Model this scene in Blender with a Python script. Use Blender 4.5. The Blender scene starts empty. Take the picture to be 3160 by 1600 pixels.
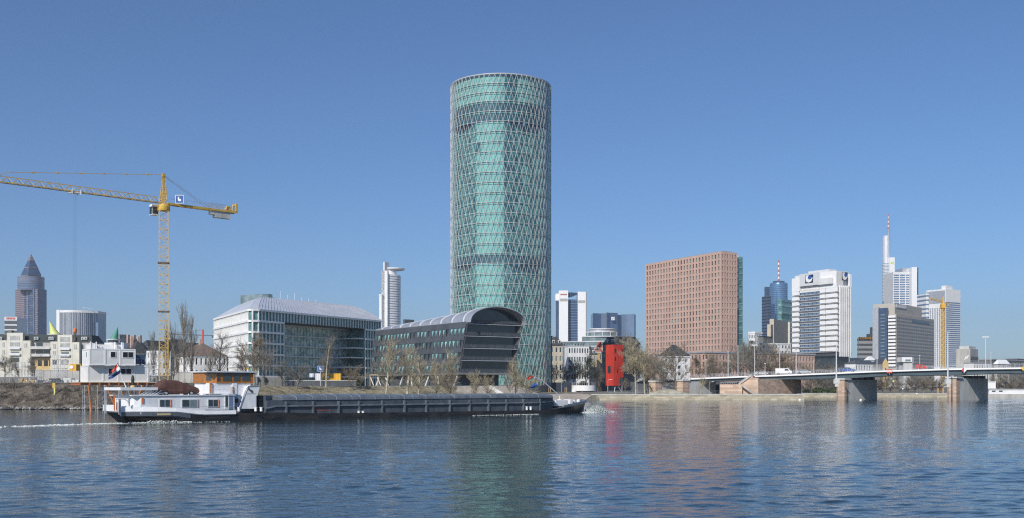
import bpy, math, random
from mathutils import Vector, Matrix
R = math.radians
random.seed(7)
sc = bpy.context.scene

# ---------------------------------------------------------------- camera, sky, sun, exposure
F, CX, HY, EYE = 3253.0, 1580.0, 1190.0, 4.2      # focal length in photo pixels, centre column, horizon row, eye height
cam = bpy.data.objects.new('camera', bpy.data.cameras.new('camera'))
sc.collection.objects.link(cam)
cam.location = (0, 0, EYE)
cam.rotation_euler = (R(90), 0, 0)
cam.data.sensor_width = 36
cam.data.lens = F / 3160 * 36
cam.data.shift_y = (HY - 800) / 3160
cam.data.clip_start = 0.5
cam.data.clip_end = 20000
sc.camera = cam
SUN_EL, SUN_AZ = 35.0, 207.0                       # azimuth clockwise from +Y
w = bpy.data.worlds.new('World'); sc.world = w; w.use_nodes = True
nt = w.node_tree
sky = nt.nodes.new('ShaderNodeTexSky'); sky.sky_type = 'NISHITA'; sky.sun_disc = False
sky.sun_elevation = R(SUN_EL); sky.sun_rotation = R(SUN_AZ)
sky.altitude = 0; sky.air_density = 0.9; sky.dust_density = 0.5; sky.ozone_density = 9.0
bg = nt.nodes['Background']; bg.inputs['Strength'].default_value = 0.106
nt.links.new(sky.outputs[0], bg.inputs[0])
sl = bpy.data.lights.new('sun', 'SUN'); sl.energy = 4.5; sl.angle = R(0.53); sl.color = (1.0, 0.955, 0.89)
sun = bpy.data.objects.new('sun', sl); sc.collection.objects.link(sun)
sd = Vector((math.sin(R(SUN_AZ)) * math.cos(R(SUN_EL)), math.cos(R(SUN_AZ)) * math.cos(R(SUN_EL)), math.sin(R(SUN_EL))))
sun.rotation_euler = sd.to_track_quat('Z', 'Y').to_euler()
sc.view_settings.view_transform = 'Standard'; sc.view_settings.look = 'None'
sc.view_settings.exposure = 0.0; sc.view_settings.gamma = 1.0
sc.cycles.use_denoising = False; sc.cycles.use_adaptive_sampling = False; sc.cycles.filter_width = 1.2
sc.cycles.max_bounces = 6; sc.cycles.transparent_max_bounces = 12; sc.cycles.volume_bounces = 0
sc.cycles.sample_clamp_indirect = 6.0

# ---------------------------------------------------------------- helpers
col = sc.collection
def px(x, d): return (x - CX) / F * d
def pz(y, d): return EYE + (HY - y) / F * d

def mat(name, c, rough=0.7, metal=0.0, var=0.12, scale=0.5, bump=0.0, spec=0.5, stretch=None, detail=4, c2=None):
    m = bpy.data.materials.new(name); m.use_nodes = True
    t = m.node_tree; p = t.nodes['Principled BSDF']
    p.inputs['Roughness'].default_value = rough; p.inputs['Metallic'].default_value = metal
    p.inputs['Specular IOR Level'].default_value = spec
    tc = t.nodes.new('ShaderNodeTexCoord'); n = t.nodes.new('ShaderNodeTexNoise')
    n.inputs['Scale'].default_value = scale; n.inputs['Detail'].default_value = detail; n.inputs['Roughness'].default_value = 0.62
    src = tc.outputs['Object']
    if stretch:
        mp = t.nodes.new('ShaderNodeMapping'); mp.inputs['Scale'].default_value = stretch
        t.links.new(src, mp.inputs[0]); src = mp.outputs[0]
    t.links.new(src, n.inputs['Vector'])
    r = t.nodes.new('ShaderNodeValToRGB')
    a = [max(0, x * (1 - var)) for x in c]; b = list(c2) if c2 else [min(1, x * (1 + var)) for x in c]
    r.color_ramp.elements[0].position = 0.36; r.color_ramp.elements[0].color = (*a, 1)
    r.color_ramp.elements[1].position = 0.64; r.color_ramp.elements[1].color = (*b, 1)
    t.links.new(n.outputs['Fac'], r.inputs[0]); t.links.new(r.outputs[0], p.inputs['Base Color'])
    if bump:
        bp = t.nodes.new('ShaderNodeBump'); bp.inputs['Strength'].default_value = bump; bp.inputs['Distance'].default_value = 0.3
        t.links.new(n.outputs['Fac'], bp.inputs['Height']); t.links.new(bp.outputs[0], p.inputs['Normal'])
    return m

def blockmat(name, c, mortar, bw, bh, rough=0.85, var=0.25, msize=0.03):
    """masonry or panel pattern laid out on the vertical faces in real metres"""
    m = mat(name, c, rough)
    t = m.node_tree; p = t.nodes['Principled BSDF']
    tc = t.nodes.new('ShaderNodeTexCoord'); s = t.nodes.new('ShaderNodeSeparateXYZ'); cb = t.nodes.new('ShaderNodeCombineXYZ')
    ad = t.nodes.new('ShaderNodeMath'); ad.operation = 'ADD'
    t.links.new(tc.outputs['Object'], s.inputs[0]); t.links.new(s.outputs[0], ad.inputs[0]); t.links.new(s.outputs[1], ad.inputs[1])
    t.links.new(ad.outputs[0], cb.inputs[0]); t.links.new(s.outputs[2], cb.inputs[1])
    b = t.nodes.new('ShaderNodeTexBrick'); b.inputs['Scale'].default_value = 1.0
    b.inputs['Brick Width'].default_value = bw; b.inputs['Row Height'].default_value = bh; b.inputs['Mortar Size'].default_value = msize
    b.inputs['Color1'].default_value = (*[x * (1 - var) for x in c], 1); b.inputs['Color2'].default_value = (*[min(1, x * (1 + var)) for x in c], 1)
    b.inputs['Mortar'].default_value = (*mortar, 1)
    nz = t.nodes.new('ShaderNodeTexNoise'); nz.inputs['Scale'].default_value = .22; nz.inputs['Detail'].default_value = 8; nz.inputs['Roughness'].default_value = .7
    mp = t.nodes.new('ShaderNodeMapping'); mp.inputs['Scale'].default_value = (1, 1, .3); t.links.new(tc.outputs['Object'], mp.inputs[0]); t.links.new(mp.outputs[0], nz.inputs['Vector'])
    mr = t.nodes.new('ShaderNodeMapRange'); mr.inputs[1].default_value = .3; mr.inputs[2].default_value = .7; mr.inputs[3].default_value = .82; mr.inputs[4].default_value = 1.12; t.links.new(nz.outputs['Fac'], mr.inputs[0])
    vm = t.nodes.new('ShaderNodeVectorMath'); vm.operation = 'SCALE'; t.links.new(b.outputs['Color'], vm.inputs[0]); t.links.new(mr.outputs[0], vm.inputs['Scale'])
    t.links.new(cb.outputs[0], b.inputs['Vector']); t.links.new(vm.outputs[0], p.inputs['Base Color'])
    return m

M = {}
def G(name, c, **k):
    if name not in M: M[name] = mat(name, c, **k)
    return M[name]
G('white', (.74, .74, .73), rough=.55, var=.07, scale=.25)
G('white_paint', (.80, .80, .79), rough=.35, var=.05, scale=.8)
G('offwhite', (.68, .68, .66), rough=.7, var=.08, scale=.3)
G('cream', (.62, .60, .51), rough=.8, var=.08, scale=.3)
G('beige', (.50, .44, .34), rough=.85, var=.12, scale=.3)
G('sandstone_plain', (.45, .38, .26), rough=.85, var=.12, scale=.3)
G('ochre', (.55, .40, .18), rough=.85, var=.12, scale=.4)
G('concrete', (.40, .39, .36), rough=.85, var=.18, scale=.35, stretch=(1, 1, .3))
G('concrete_light', (.52, .52, .50), rough=.8, var=.15, scale=.4, stretch=(1, 1, .3))
G('concrete_dark', (.16, .16, .15), rough=.85, var=.15, scale=.4)
G('grey', (.28, .29, .30), rough=.6, var=.1)
G('slate', (.045, .050, .055), rough=.75, var=.25, scale=1.2)
G('roof_green_grey', (.035, .045, .042), rough=.75, var=.25, scale=1.0)
G('roof_brown', (.15, .11, .09), rough=.85, var=.25, scale=1.0)
G('roof_red', (.38, .09, .05), rough=.8, var=.2, scale=1.0)
G('metal_roof', (.72, .73, .75), rough=.38, metal=.35, var=.08, scale=.2)
G('steel', (.50, .51, .53), rough=.4, metal=.5, var=.1)
G('steel_white', (.66, .67, .68), rough=.45, metal=.1, var=.06)
G('steel_dark', (.07, .08, .09), rough=.5, var=.2)
G('black', (.012, .013, .015), rough=.5, var=.3)
G('glass', (.03, .045, .055), rough=.06, var=.3, scale=.3, spec=.8)
G('glass_light', (.16, .21, .22), rough=.08, var=.3, scale=.3, spec=.8)
G('glass_curtain', (.36, .36, .33), rough=.25, var=.3, scale=.6, spec=.8)
G('glass_blue', (.05, .085, .15), rough=.25, var=.2, scale=.1, spec=.35)
G('glass_blue_mid', (.13, .20, .31), rough=.2, var=.15, scale=.05, spec=.5)
G('glass_teal', (.10, .22, .205), rough=.09, var=.45, scale=.35, spec=.8)
G('glass_teal_light', (.20, .34, .32), rough=.12, var=.3, scale=.4, spec=.8)
G('crane_yellow', (.62, .40, .07), rough=.45, var=.15, scale=1.0)
G('yellow', (.72, .40, .03), rough=.5, var=.1)
G('lime', (.62, .66, .22), rough=.6, var=.06)
G('copper_green', (.07, .27, .20), rough=.6, var=.15)
G('orange', (.70, .17, .03), rough=.6, var=.15)
G('red', (.50, .04, .022), rough=.6, var=.2, scale=.5, stretch=(1, 1, .35), detail=8)
G('sign_blue', (.02, .09, .33), rough=.4, var=.03)
G('navy_fence', (.02, .028, .045), rough=.5, var=.2)
G('wood', (.36, .14, .03), rough=.3, var=.25, scale=2.5, stretch=(1, 1, 6))
G('timber', (.42, .30, .15), rough=.8, var=.2, scale=2)
G('bark', (.20, .165, .125), rough=.9, var=.25, scale=1.5)
G('twig_grey', (.21, .19, .155), rough=.9, var=.2, scale=.4)
G('twig_brown', (.22, .18, .13), rough=.9, var=.2, scale=.4)
G('twig_ochre', (.36, .31, .20), rough=.9, var=.2, scale=.4)
G('bark_pale', (.42, .38, .28), rough=.9, var=.3, scale=1.5)
G('leaf', (.06, .085, .03), rough=.8, var=.4, scale=.5)
G('leaf_dark', (.03, .045, .025), rough=.8, var=.4, scale=.5)
M['brick'] = blockmat('brick', (.53, .355, .285), (.47, .34, .28), .5, .16, var=.10, msize=.012)
M['sandstone'] = blockmat('sandstone', (.52, .38, .28), (.40, .32, .26), 1.6, .55, var=.24)
M['quay_stone'] = blockmat('quay_stone', (.46, .41, .30), (.30, .27, .21), 1.8, .5, var=.22)
M['granite_red'] = blockmat('granite_red', (.30, .215, .21), (.10, .11, .15), 60, 3.6, var=.06, msize=1.1)

class MB:
    def __init__(s): s.v = []; s.f = []; s.m = []
    def quad(s, a, b, c, d, mi=0):
        n = len(s.v); s.v += [tuple(a), tuple(b), tuple(c), tuple(d)]; s.f.append((n, n+1, n+2, n+3)); s.m.append(mi)
    def tri(s, a, b, c, mi=0):
        n = len(s.v); s.v += [tuple(a), tuple(b), tuple(c)]; s.f.append((n, n+1, n+2)); s.m.append(mi)
    def hexa(s, p, mi=0):
        n = len(s.v); s.v += [tuple(q) for q in p]
        for q in ((0,3,2,1),(4,5,6,7),(0,1,5,4),(1,2,6,5),(2,3,7,6),(3,0,4,7)):
            s.f.append(tuple(n+i for i in q)); s.m.append(mi)
        return s
    def box(s, x0, x1, y0, y1, z0, z1, mi=0):
        return s.hexa([(x0,y0,z0),(x1,y0,z0),(x1,y1,z0),(x0,y1,z0),(x0,y0,z1),(x1,y0,z1),(x1,y1,z1),(x0,y1,z1)], mi)
    def bar(s, p, q, r, r2=None, n=4, mi=0, caps=True):
        p = Vector(p); q = Vector(q); d = (q - p)
        if d.length < 1e-6: return s
        d.normalize(); r2 = r if r2 is None else r2
        a = d.cross(Vector((0, 0, 1)) if abs(d.z) < .95 else Vector((1, 0, 0))).normalized(); b = d.cross(a)
        k = len(s.v); ph = math.pi / n
        for c, rr in ((p, r), (q, r2)):
            for i in range(n):
                t = ph + 2*math.pi*i/n; s.v.append(tuple(c + (a*math.cos(t) + b*math.sin(t))*rr))
        for i in range(n):
            j = (i+1) % n; s.f.append((k+i, k+j, k+n+j, k+n+i)); s.m.append(mi)
        if caps:
            s.f.append(tuple(k+i for i in range(n))[::-1]); s.m.append(mi)
            s.f.append(tuple(k+n+i for i in range(n))); s.m.append(mi)
        return s
    def path(s, pts, r, n=5, mi=0):
        for a, b in zip(pts, pts[1:]): s.bar(a, b, r, n=n, mi=mi)
        return s
    def prism(s, pts, z0, z1, mi=0, top=None):
        k = len(s.v); n = len(pts)
        for z in (z0, z1):
            for x, y in pts: s.v.append((x, y, z))
        for i in range(n):
            j = (i+1) % n; s.f.append((k+i, k+j, k+n+j, k+n+i)); s.m.append(mi)
        s.f.append(tuple(range(k+n-1, k-1, -1))); s.m.append(mi)
        s.f.append(tuple(range(k+n, k+2*n))); s.m.append(mi if top is None else top)
        return s
    def lathe(s, prof, n=32, c=(0, 0), mi=0, a0=0, a1=None, cap=True):
        full = a1 is None; a1 = 2*math.pi if full else a1
        k = len(s.v); m = n if full else n+1
        for r, z in prof:
            for i in range(m):
                t = a0 + (a1-a0)*i/n; s.v.append((c[0]+r*math.cos(t), c[1]+r*math.sin(t), z))
        for j in range(len(prof)-1):
            for i in range(n):
                i2 = (i+1) % m if full else i+1
                s.f.append((k+j*m+i, k+j*m+i2, k+(j+1)*m+i2, k+(j+1)*m+i)); s.m.append(mi)
        if cap and full:
            s.f.append(tuple(range(k+m-1, k-1, -1))); s.m.append(mi)
            e = k+(len(prof)-1)*m; s.f.append(tuple(range(e, e+m))); s.m.append(mi)
        return s
    def loft(s, rings, mi=0, closed=True, caps=True):
        k = len(s.v); n = len(rings[0])
        for rg in rings: s.v += [tuple(p) for p in rg]
        for j in range(len(rings)-1):
            for i in range(n if closed else n-1):
                i2 = (i+1) % n
                s.f.append((k+j*n+i, k+j*n+i2, k+(j+1)*n+i2, k+(j+1)*n+i)); s.m.append(mi)
        if caps and closed:
            s.f.append(tuple(range(k+n-1, k-1, -1))); s.m.append(mi)
            e = k+(len(rings)-1)*n; s.f.append(tuple(range(e, e+n))); s.m.append(mi)
        return s
    def mesh(s, name, mats, smooth=False):
        me = bpy.data.meshes.new(name); me.from_pydata(s.v, [], s.f)
        for m in mats: me.materials.append(M[m] if isinstance(m, str) else m)
        me.polygons.foreach_set('material_index', s.m)
        if smooth: me.polygons.foreach_set('use_smooth', [True]*len(s.f))
        me.update(); return me
    def build(s, name, mats, parent=None, smooth=False, loc=(0, 0, 0), rotz=0):
        if isinstance(mats, (str, bpy.types.Material)): mats = [mats]
        o = bpy.data.objects.new(name, s.mesh(name, mats, smooth)); col.objects.link(o)
        o.location = loc; o.rotation_euler = (0, 0, rotz)
        if parent: o.parent = parent
        return o

def thing(name, label, cat, loc=(0, 0, 0), rotz=0, group=None):
    o = bpy.data.objects.new(name, None); col.objects.link(o)
    o.empty_display_size = .5; o.location = loc; o.rotation_euler = (0, 0, rotz)
    o['label'] = label; o['category'] = cat
    if group: o['group'] = group
    return o
def tag(o, label=None, cat=None, group=None, kind=None):
    for k, v in (('label', label), ('category', cat), ('group', group), ('kind', kind)):
        if v: o[k] = v
    return o
def dup(root, loc, rotz=0, scale=None, label=None, group=None):
    r = root.copy(); col.objects.link(r); r.location = loc; r.rotation_euler = (0, 0, rotz)
    if scale: r.scale = scale
    if label: r['label'] = label
    if group: r['group'] = group
    for ch in list(root.children):
        c = ch.copy(); col.objects.link(c); c.parent = r
        for g in ch.children:
            d = g.copy(); col.objects.link(d); d.parent = c
    return r

class Face:
    """a facade running left to right as seen from outside; n points out"""
    def __init__(s, p0, p1):
        s.o = Vector(p0); v = Vector(p1) - s.o; s.L = v.length; s.d = v.normalized(); s.n = Vector((s.d.y, -s.d.x))
        s.rot = math.atan2(s.d.y, s.d.x)
    def P(s, u, w, v):
        q = s.o + s.d*u + s.n*w; return (q.x, q.y, v)
    def box(s, mb, u0, u1, v0, v1, w0, w1, mi=0):
        return mb.hexa([s.P(u0,w1,v0), s.P(u1,w1,v0), s.P(u1,w0,v0), s.P(u0,w0,v0), s.P(u0,w1,v1), s.P(u1,w1,v1), s.P(u1,w0,v1), s.P(u0,w0,v1)], mi)
    def punched(s, mb, U, V, z0, z1, depth=.3, mi=0, w=0):
        us = [0] + [x for u in U for x in u] + [s.L]; vs = [z0] + [x for v in V for x in v] + [z1]
        for i in range(len(us)-1):
            for j in range(len(vs)-1):
                a, b, c, d = us[i], us[i+1], vs[j], vs[j+1]
                if i % 2 == 1 and j % 2 == 1:
                    for (p, q) in (((a, c), (b, c)), ((b, c), (b, d)), ((b, d), (a, d)), ((a, d), (a, c))):
                        mb.quad(s.P(p[0], w, p[1]), s.P(q[0], w, q[1]), s.P(q[0], w-depth, q[1]), s.P(p[0], w-depth, p[1]), mi)
                else:
                    mb.quad(s.P(a, w, c), s.P(b, w, c), s.P(b, w, d), s.P(a, w, d), mi)

class Wins:
    """gathers small openings: the first hundred become window parts, the rest one part"""
    def __init__(s, par, m): s.par, s.m, s.n, s.rest = par, m, 0, MB()
    def add(s, draw):
        if s.n < 100: mb = MB(); draw(mb); mb.build('window', s.m, s.par)
        else: draw(s.rest)
        s.n += 1
    def done(s):
        if s.rest.v: o = s.rest.build('window', s.m, s.par); o['kind'] = 'stuff'
WM = {}
def window_mesh(w, h, kind, frame):
    k = (round(w, 2), round(h, 2), kind, frame)
    if k not in WM:
        mb = MB(); mb.box(0, w, 0, .05, 0, h, 0)
        if frame:
            f = max(.05, min(w, h)*.06)
            mb.box(0, f, -.05, -.002, 0, h, 1); mb.box(w-f, w, -.05, -.002, 0, h, 1)
            mb.box(f, w-f, -.05, -.002, 0, f, 1); mb.box(f, w-f, -.05, -.002, h-f, h, 1)
            if w > .9: mb.box(w/2-f/2, w/2+f/2, -.05, -.002, f, h-f, 1)
        WM[k] = mb.mesh('window', [kind] + ([frame] if frame else []))
    return WM[k]
def put_windows(parent, face, U, V, depth=.3, kinds=('glass',), frame=None, w=0, cap=100, name='window', pick=None):
    """every opening gets a window part of its own; past the cap the rest are one part"""
    n = 0; rest = MB()
    cells = [(u, v) for v in reversed(V) for u in U]
    for (u, v) in cells:
        k = pick(u, v) if pick else random.choice(kinds)
        if n < cap:
            o = bpy.data.objects.new(name, window_mesh(u[1]-u[0], v[1]-v[0], k, frame)); col.objects.link(o)
            o.location = face.P(u[0], w-depth, v[0]); o.rotation_euler = (0, 0, face.rot); o.parent = parent; n += 1
        else:
            mi = kinds.index(k) if k in kinds else 0
            rest.quad(face.P(u[0], w-depth+.0, v[0]), face.P(u[1], w-depth, v[0]), face.P(u[1], w-depth, v[1]), face.P(u[0], w-depth, v[1]), mi)
    if rest.v:
        o = rest.build(name, list(kinds), parent); o['kind'] = 'stuff'
    return n
def spans(L, n, frac=.5, m=0.0):
    p = (L - 2*m)/n; return [(m + p*(i+.5-frac/2), m + p*(i+.5+frac/2)) for i in range(n)]

class Site:
    """rectangular plan from photo columns: near corner c at depth d, angle th, left end l and right end r"""
    def __init__(s, c, d, th, l, r, base=3.0):
        t = R(th); s.C = Vector((px(c, d), d)); dl = Vector((-math.cos(t), math.sin(t))); dr = Vector((math.sin(t), math.cos(t)))
        def ln(v, x):
            q = (x-CX)/F; return (q*s.C.y - s.C.x)/(v.x - q*v.y)
        s.LL = ln(dl, l); s.LR = ln(dr, r); s.rot = math.atan2(dr.y, dr.x); s.d = d; s.base = base
        s.loc = (s.C.x, s.C.y, base)
        s.FL = Face((0, s.LL), (0, 0)); s.FR = Face((0, 0), (s.LR, 0)); s.FB = Face((s.LR, 0), (s.LR, s.LL)); s.FD = Face((s.LR, s.LL), (0, s.LL))
    def z(s, y): return pz(y, s.d) - s.base
def hip(mb, x0, x1, y0, y1, z, h, mi=0, over=.4, inset=None):
    x0 -= over; x1 += over; y0 -= over; y1 += over
    lx, ly = x1-x0, y1-y0; k = (min(lx, ly)/2) if inset is None else inset
    if lx > ly: a, b = (x0+k, (y0+y1)/2, z+h), (x1-k, (y0+y1)/2, z+h); mb.quad((x0,y0,z),(x1,y0,z),b,a,mi); mb.quad((x1,y1,z),(x0,y1,z),a,b,mi); mb.tri((x0,y1,z),(x0,y0,z),a,mi); mb.tri((x1,y0,z),(x1,y1,z),b,mi)
    else: a, b = ((x0+x1)/2, y0+k, z+h), ((x0+x1)/2, y1-k, z+h); mb.quad((x0,y1,z),(x0,y0,z),a,b,mi); mb.quad((x1,y0,z),(x1,y1,z),b,a,mi); mb.tri((x0,y0,z),(x1,y0,z),a,mi); mb.tri((x1,y1,z),(x0,y1,z),b,mi)
    mb.quad((x0,y0,z),(x0,y1,z),(x1,y1,z),(x1,y0,z),mi)
def mansard(mb, x0, x1, y0, y1, z, h, k, mi=0, over=.3):
    a = [(x0-over,y0-over,z),(x1+over,y0-over,z),(x1+over,y1+over,z),(x0-over,y1+over,z)]
    b = [(x0+k,y0+k,z+h),(x1-k,y0+k,z+h),(x1-k,y1-k,z+h),(x0+k,y1-k,z+h)]
    mb.loft([a, b], mi)
def house(name, label, cat, c, d, th, l, r, eave, wallm, roof=None, roofm='slate', rh=4, nl=4, nr=4, rows=4, base=2.0, wf=.45, hf=.55,
          kinds=('glass', 'glass', 'glass_light'), frame='white', chim=0, cornice=None, dorm=0, depth=None, group=None, maxll=None, kk=1.6):
    s = Site(c, d, th, l, r, base)
    if maxll: s.LL = min(s.LL, maxll); s.FL = Face((0, s.LL), (0, 0)); s.FB = Face((s.LR, 0), (s.LR, s.LL)); s.FD = Face((s.LR, s.LL), (0, s.LL))
    t = thing(name, label, cat, s.loc, s.rot, group); H = s.z(eave); fl = H/rows
    V = [(fl*(i+.5-hf/2)+.1, fl*(i+.5+hf/2)+.1) for i in range(rows)]
    mb = MB(); 
    for fc, n in ((s.FL, nl), (s.FR, nr)):
        if n and fc.L > 1: U = spans(fc.L, n, wf)
        else: U = []
        if U: fc.punched(mb, U, V, 0, H, .25)
        else: mb.quad(fc.P(0,0,0), fc.P(fc.L,0,0), fc.P(fc.L,0,H), fc.P(0,0,H))
    for fc in (s.FB, s.FD): mb.quad(fc.P(0,0,0), fc.P(fc.L,0,0), fc.P(fc.L,0,H), fc.P(0,0,H))
    mb.quad((0,0,H-.01),(s.LR,0,H-.01),(s.LR,s.LL,H-.01),(0,s.LL,H-.01))
    mb.build('wall', wallm, t)
    for fc, n in ((s.FL, nl), (s.FR, nr)):
        if n and fc.L > 1: put_windows(t, fc, spans(fc.L, n, wf), V, .25, kinds, frame, cap=50)
    if cornice:
        mb = MB(); mb.box(-.35, s.LR+.35, -.35, s.LL+.35, H, H+.5); mb.build('cornice', cornice, t)
    zt = H + (.5 if cornice else 0)
    if roof:
        mb = MB()
        if roof == 'hip': hip(mb, 0, s.LR, 0, s.LL, zt+.003, rh)
        elif roof == 'mansard': mansard(mb, 0, s.LR, 0, s.LL, zt+.003, rh, kk)
        else: mb.box(-.2, s.LR+.2, -.2, s.LL+.2, zt+.003, zt+rh)
        rf = mb.build('roof', roofm, t)
        for i in range(chim):
            m2 = MB(); q = (i+.5)/chim; m2.box(s.LR*q-.5, s.LR*q+.5, s.LL*.5-.4, s.LL*.5+.4, zt+rh*.4, zt+rh+1.6); m2.build('chimney', 'brick', rf)
        for fc in (s.FL, s.FR):
            for (a, b) in (spans(fc.L, dorm, .45) if dorm and fc.L > 4 else []):
                m2 = MB(); fc.box(m2, a, b, zt+.5, zt+min(rh*.8, 2.2), -kk-.1, -.15); dm = m2.build('dormer', 'white', rf)
                m3 = MB(); fc.box(m3, a+.2, b-.2, zt+.8, zt+min(rh*.8, 2.2)-.3, -.14, -.10); m3.build('pane', 'glass', dm)
    return s, t

def text(parent, s, size, loc, rot, m, name='lettering', depth=.02, spacing=1.0):
    cu = bpy.data.curves.new('t', 'FONT'); cu.body = s; cu.size = size; cu.extrude = depth; cu.space_character = spacing; cu.align_x = 'CENTER'
    ob = bpy.data.objects.new('t', cu); col.objects.link(ob)
    me = bpy.data.meshes.new_from_object(ob.evaluated_get(bpy.context.evaluated_depsgraph_get()))
    bpy.data.objects.remove(ob); bpy.data.curves.remove(cu)
    me.materials.clear(); me.materials.append(M[m])
    o = bpy.data.objects.new(name, me); col.objects.link(o); o.location = loc; o.rotation_euler = rot
    if parent: o.parent = parent
    return o
def flat_poly(pts, th, P):
    """thin plate from 2D outline pts placed by P(u, w, v)"""
    mb = MB(); k = len(pts)
    mb.v = [P(u, 0, v) for u, v in pts] + [P(u, th, v) for u, v in pts]
    mb.f = [tuple(range(k))[::-1], tuple(range(k, 2*k))] + [(i, (i+1) % k, k+(i+1) % k, k+i) for i in range(k)]
    mb.m = [0]*len(mb.f); return mb

# ---------------------------------------------------------------- ground, bank, quay, water
WL = [(-3000, 178), (-69, 182), (22, 297), (25.5, 300), (82.6, 300), (96, 372), (3000, 378)]
def yw(X):
    for (a, b), (c, d) in zip(WL, WL[1:]):
        if X <= c: return b + (d-b)*(X-a)/(c-a)
    return 378
def sm(a, b, x):
    t = min(1, max(0, (x-a)/(b-a))); return t*t*(3-2*t)
def ground_z(X, off):
    Y = yw(X) + off; c = CX + X/Y*F
    hi = 4.6 - .6*sm(560, 900, c)                       # plateau, left and middle
    plate = hi + (1.75 - hi)*sm(1600, 1668, c)
    if X > 84: plate = 1.6
    wdt = 8 + 14*sm(560, 1000, c)
    if off <= 0: return -1.2
    if X > 22.5:
        return min(1.45, plate) + (plate-min(1.45, plate))*sm(5, 40, off) if off > .4 else -1.2
    k = min(1, off/wdt); z = -.2 + (plate+.2)*(k**.8)
    return z
offs = [-3, 0, .4, .8, 1.6, 2.6, 4, 5.5, 7, 8.5, 10, 12, 14, 16, 18, 20, 22, 25, 30, 38, 50, 70, 100, 130, 170, 250, 400, 800, 2000, 5000, 9000]
xs = [-3000, -1500, -800, -400, -200, -140] + [-130 + 2.0*i for i in range(76)] + [22.6] + [24+2*i for i in range(30)] + [84.2+1.0*i for i in range(13)] + [100, 110, 125, 150, 200, 300, 500, 900, 1800, 3000]
gb = MB(); nx = len(xs); rnd = random.Random(3)
for o_ in offs:
    for X in xs:
        z = ground_z(X, o_)
        if 0.5 < o_ < 24 and X < 22: z += rnd.uniform(-.13, .13)
        gb.v.append((X, yw(X)+o_, z))
for j in range(len(offs)-1):
    for i in range(nx-1):
        X = (xs[i]+xs[i+1])/2; o_ = (offs[j]+offs[j+1])/2; c = CX + X/(yw(X)+o_)*F
        wdt = 8 + 14*sm(560, 1000, c)
        if X > 22.6: mi = 3 if o_ < 6 else 4
        elif o_ < wdt*1.02: mi = 0 if c < 800 else (1 if c < 1420 else 2)
        else: mi = 4
        gb.f.append((j*nx+i, j*nx+i+1, (j+1)*nx+i+1, (j+1)*nx+i)); gb.m.append(mi)
g_soil = mat('bank_soil', (.045, .037, .028), rough=.95, var=.5, scale=.7, bump=.8, detail=8, c2=(.19, .16, .125))
g_grass = mat('bank_grass', (.22, .19, .10), rough=.95, var=.3, scale=.6, bump=.5, detail=7, c2=(.38, .33, .22))
g_stone = mat('bank_paving', (.42, .36, .29), rough=.9, var=.2, scale=.8, bump=.3, detail=6, c2=(.52, .45, .37))
g_quay = mat('quay_top', (.36, .33, .24), rough=.9, var=.25, scale=.5, c2=(.45, .42, .33))
g_land = mat('land', (.13, .12, .09), rough=.95, var=.3, scale=.1, detail=6, c2=(.26, .24, .19))
tag(gb.build('ground', [g_soil, g_grass, g_stone, g_quay, g_land]), kind='structure')

wm = bpy.data.materials.new('river_water'); wm.use_nodes = True; t = wm.node_tree; p = t.nodes['Principled BSDF']
p.inputs['Base Color'].default_value = (.016, .036, .038, 1); p.inputs['Roughness'].default_value = .05
p.inputs['IOR'].default_value = 1.40; p.inputs['Specular IOR Level'].default_value = .8
tc = t.nodes.new('ShaderNodeTexCoord'); last = None
for sc_, st, dist, strg, det in (((1.0, 1.6, 1), 1.4, .04, .9, 5), ((4, 6, 1), 1.0, .008, 1.0, 2)):
    mp = t.nodes.new('ShaderNodeMapping'); mp.inputs['Scale'].default_value = sc_; mp.inputs['Rotation'].default_value = (0, 0, R(12 if det == 3 else -18))
    n = t.nodes.new('ShaderNodeTexNoise'); n.inputs['Scale'].default_value = st; n.inputs['Detail'].default_value = det; n.inputs['Distortion'].default_value = .6
    b = t.nodes.new('ShaderNodeBump'); b.inputs['Strength'].default_value = strg; b.inputs['Distance'].default_value = dist
    t.links.new(tc.outputs['Object'], mp.inputs[0]); t.links.new(mp.outputs[0], n.inputs['Vector']); t.links.new(n.outputs['Fac'], b.inputs['Height'])
    if last: t.links.new(last.outputs[0], b.inputs['Normal'])
    last = b
t.links.new(last.outputs[0], p.inputs['Normal'])
# the river surface: one sheet with real wavelets, finer where it is nearer
import numpy as np
rs = np.random.RandomState(8)
Ys = [14.0]
while Ys[-1] < 300: Ys.append(Ys[-1] + max(.09, min(1.2, Ys[-1]**2/(4.2*1054)*.42)))
Ys = np.array(Ys + [310, 330, 360, 420]); Q = np.concatenate([[-40, -8, -3, -1.6], np.arange(-1.3, -.56, .0032), np.arange(-.56, .5601, .00135), np.arange(.5632, 1.3, .0032), [1.6, 3, 8, 40]])
YY, QQ = np.meshgrid(Ys, Q, indexing='ij'); XX = YY*QQ
dy = np.gradient(Ys)[:, None]; ZZ = np.zeros_like(XX)
gust = .78 + .22*np.sin(XX*.045+YY*.10+1.3)*np.sin(YY*.062-XX*.021) + .14*np.sin(XX*.16+YY*.33)
for k in range(64):
    lam = .45*(7.5/.45)**rs.rand(); th = rs.normal(0, .62); kx, ky = math.sin(th)*2*math.pi/lam, math.cos(th)*2*math.pi/lam; ph = rs.rand()*6.28
    slope = .025 if .8 < lam < 2.1 else (.024 if lam < .8 else .0045); a = slope*lam/6.283
    fade = np.clip(lam*abs(math.cos(th))/(2.2*dy) - .5, 0, 1)*np.clip(lam/(2.4*.00135*YY)-.5, 0, 1)
    w_ = np.sin(kx*XX+ky*YY+ph + .6*np.sin(kx*.31*YY-ky*.27*XX*.4)); ZZ += a*fade*gust*(w_ + .45*w_*w_)
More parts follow.
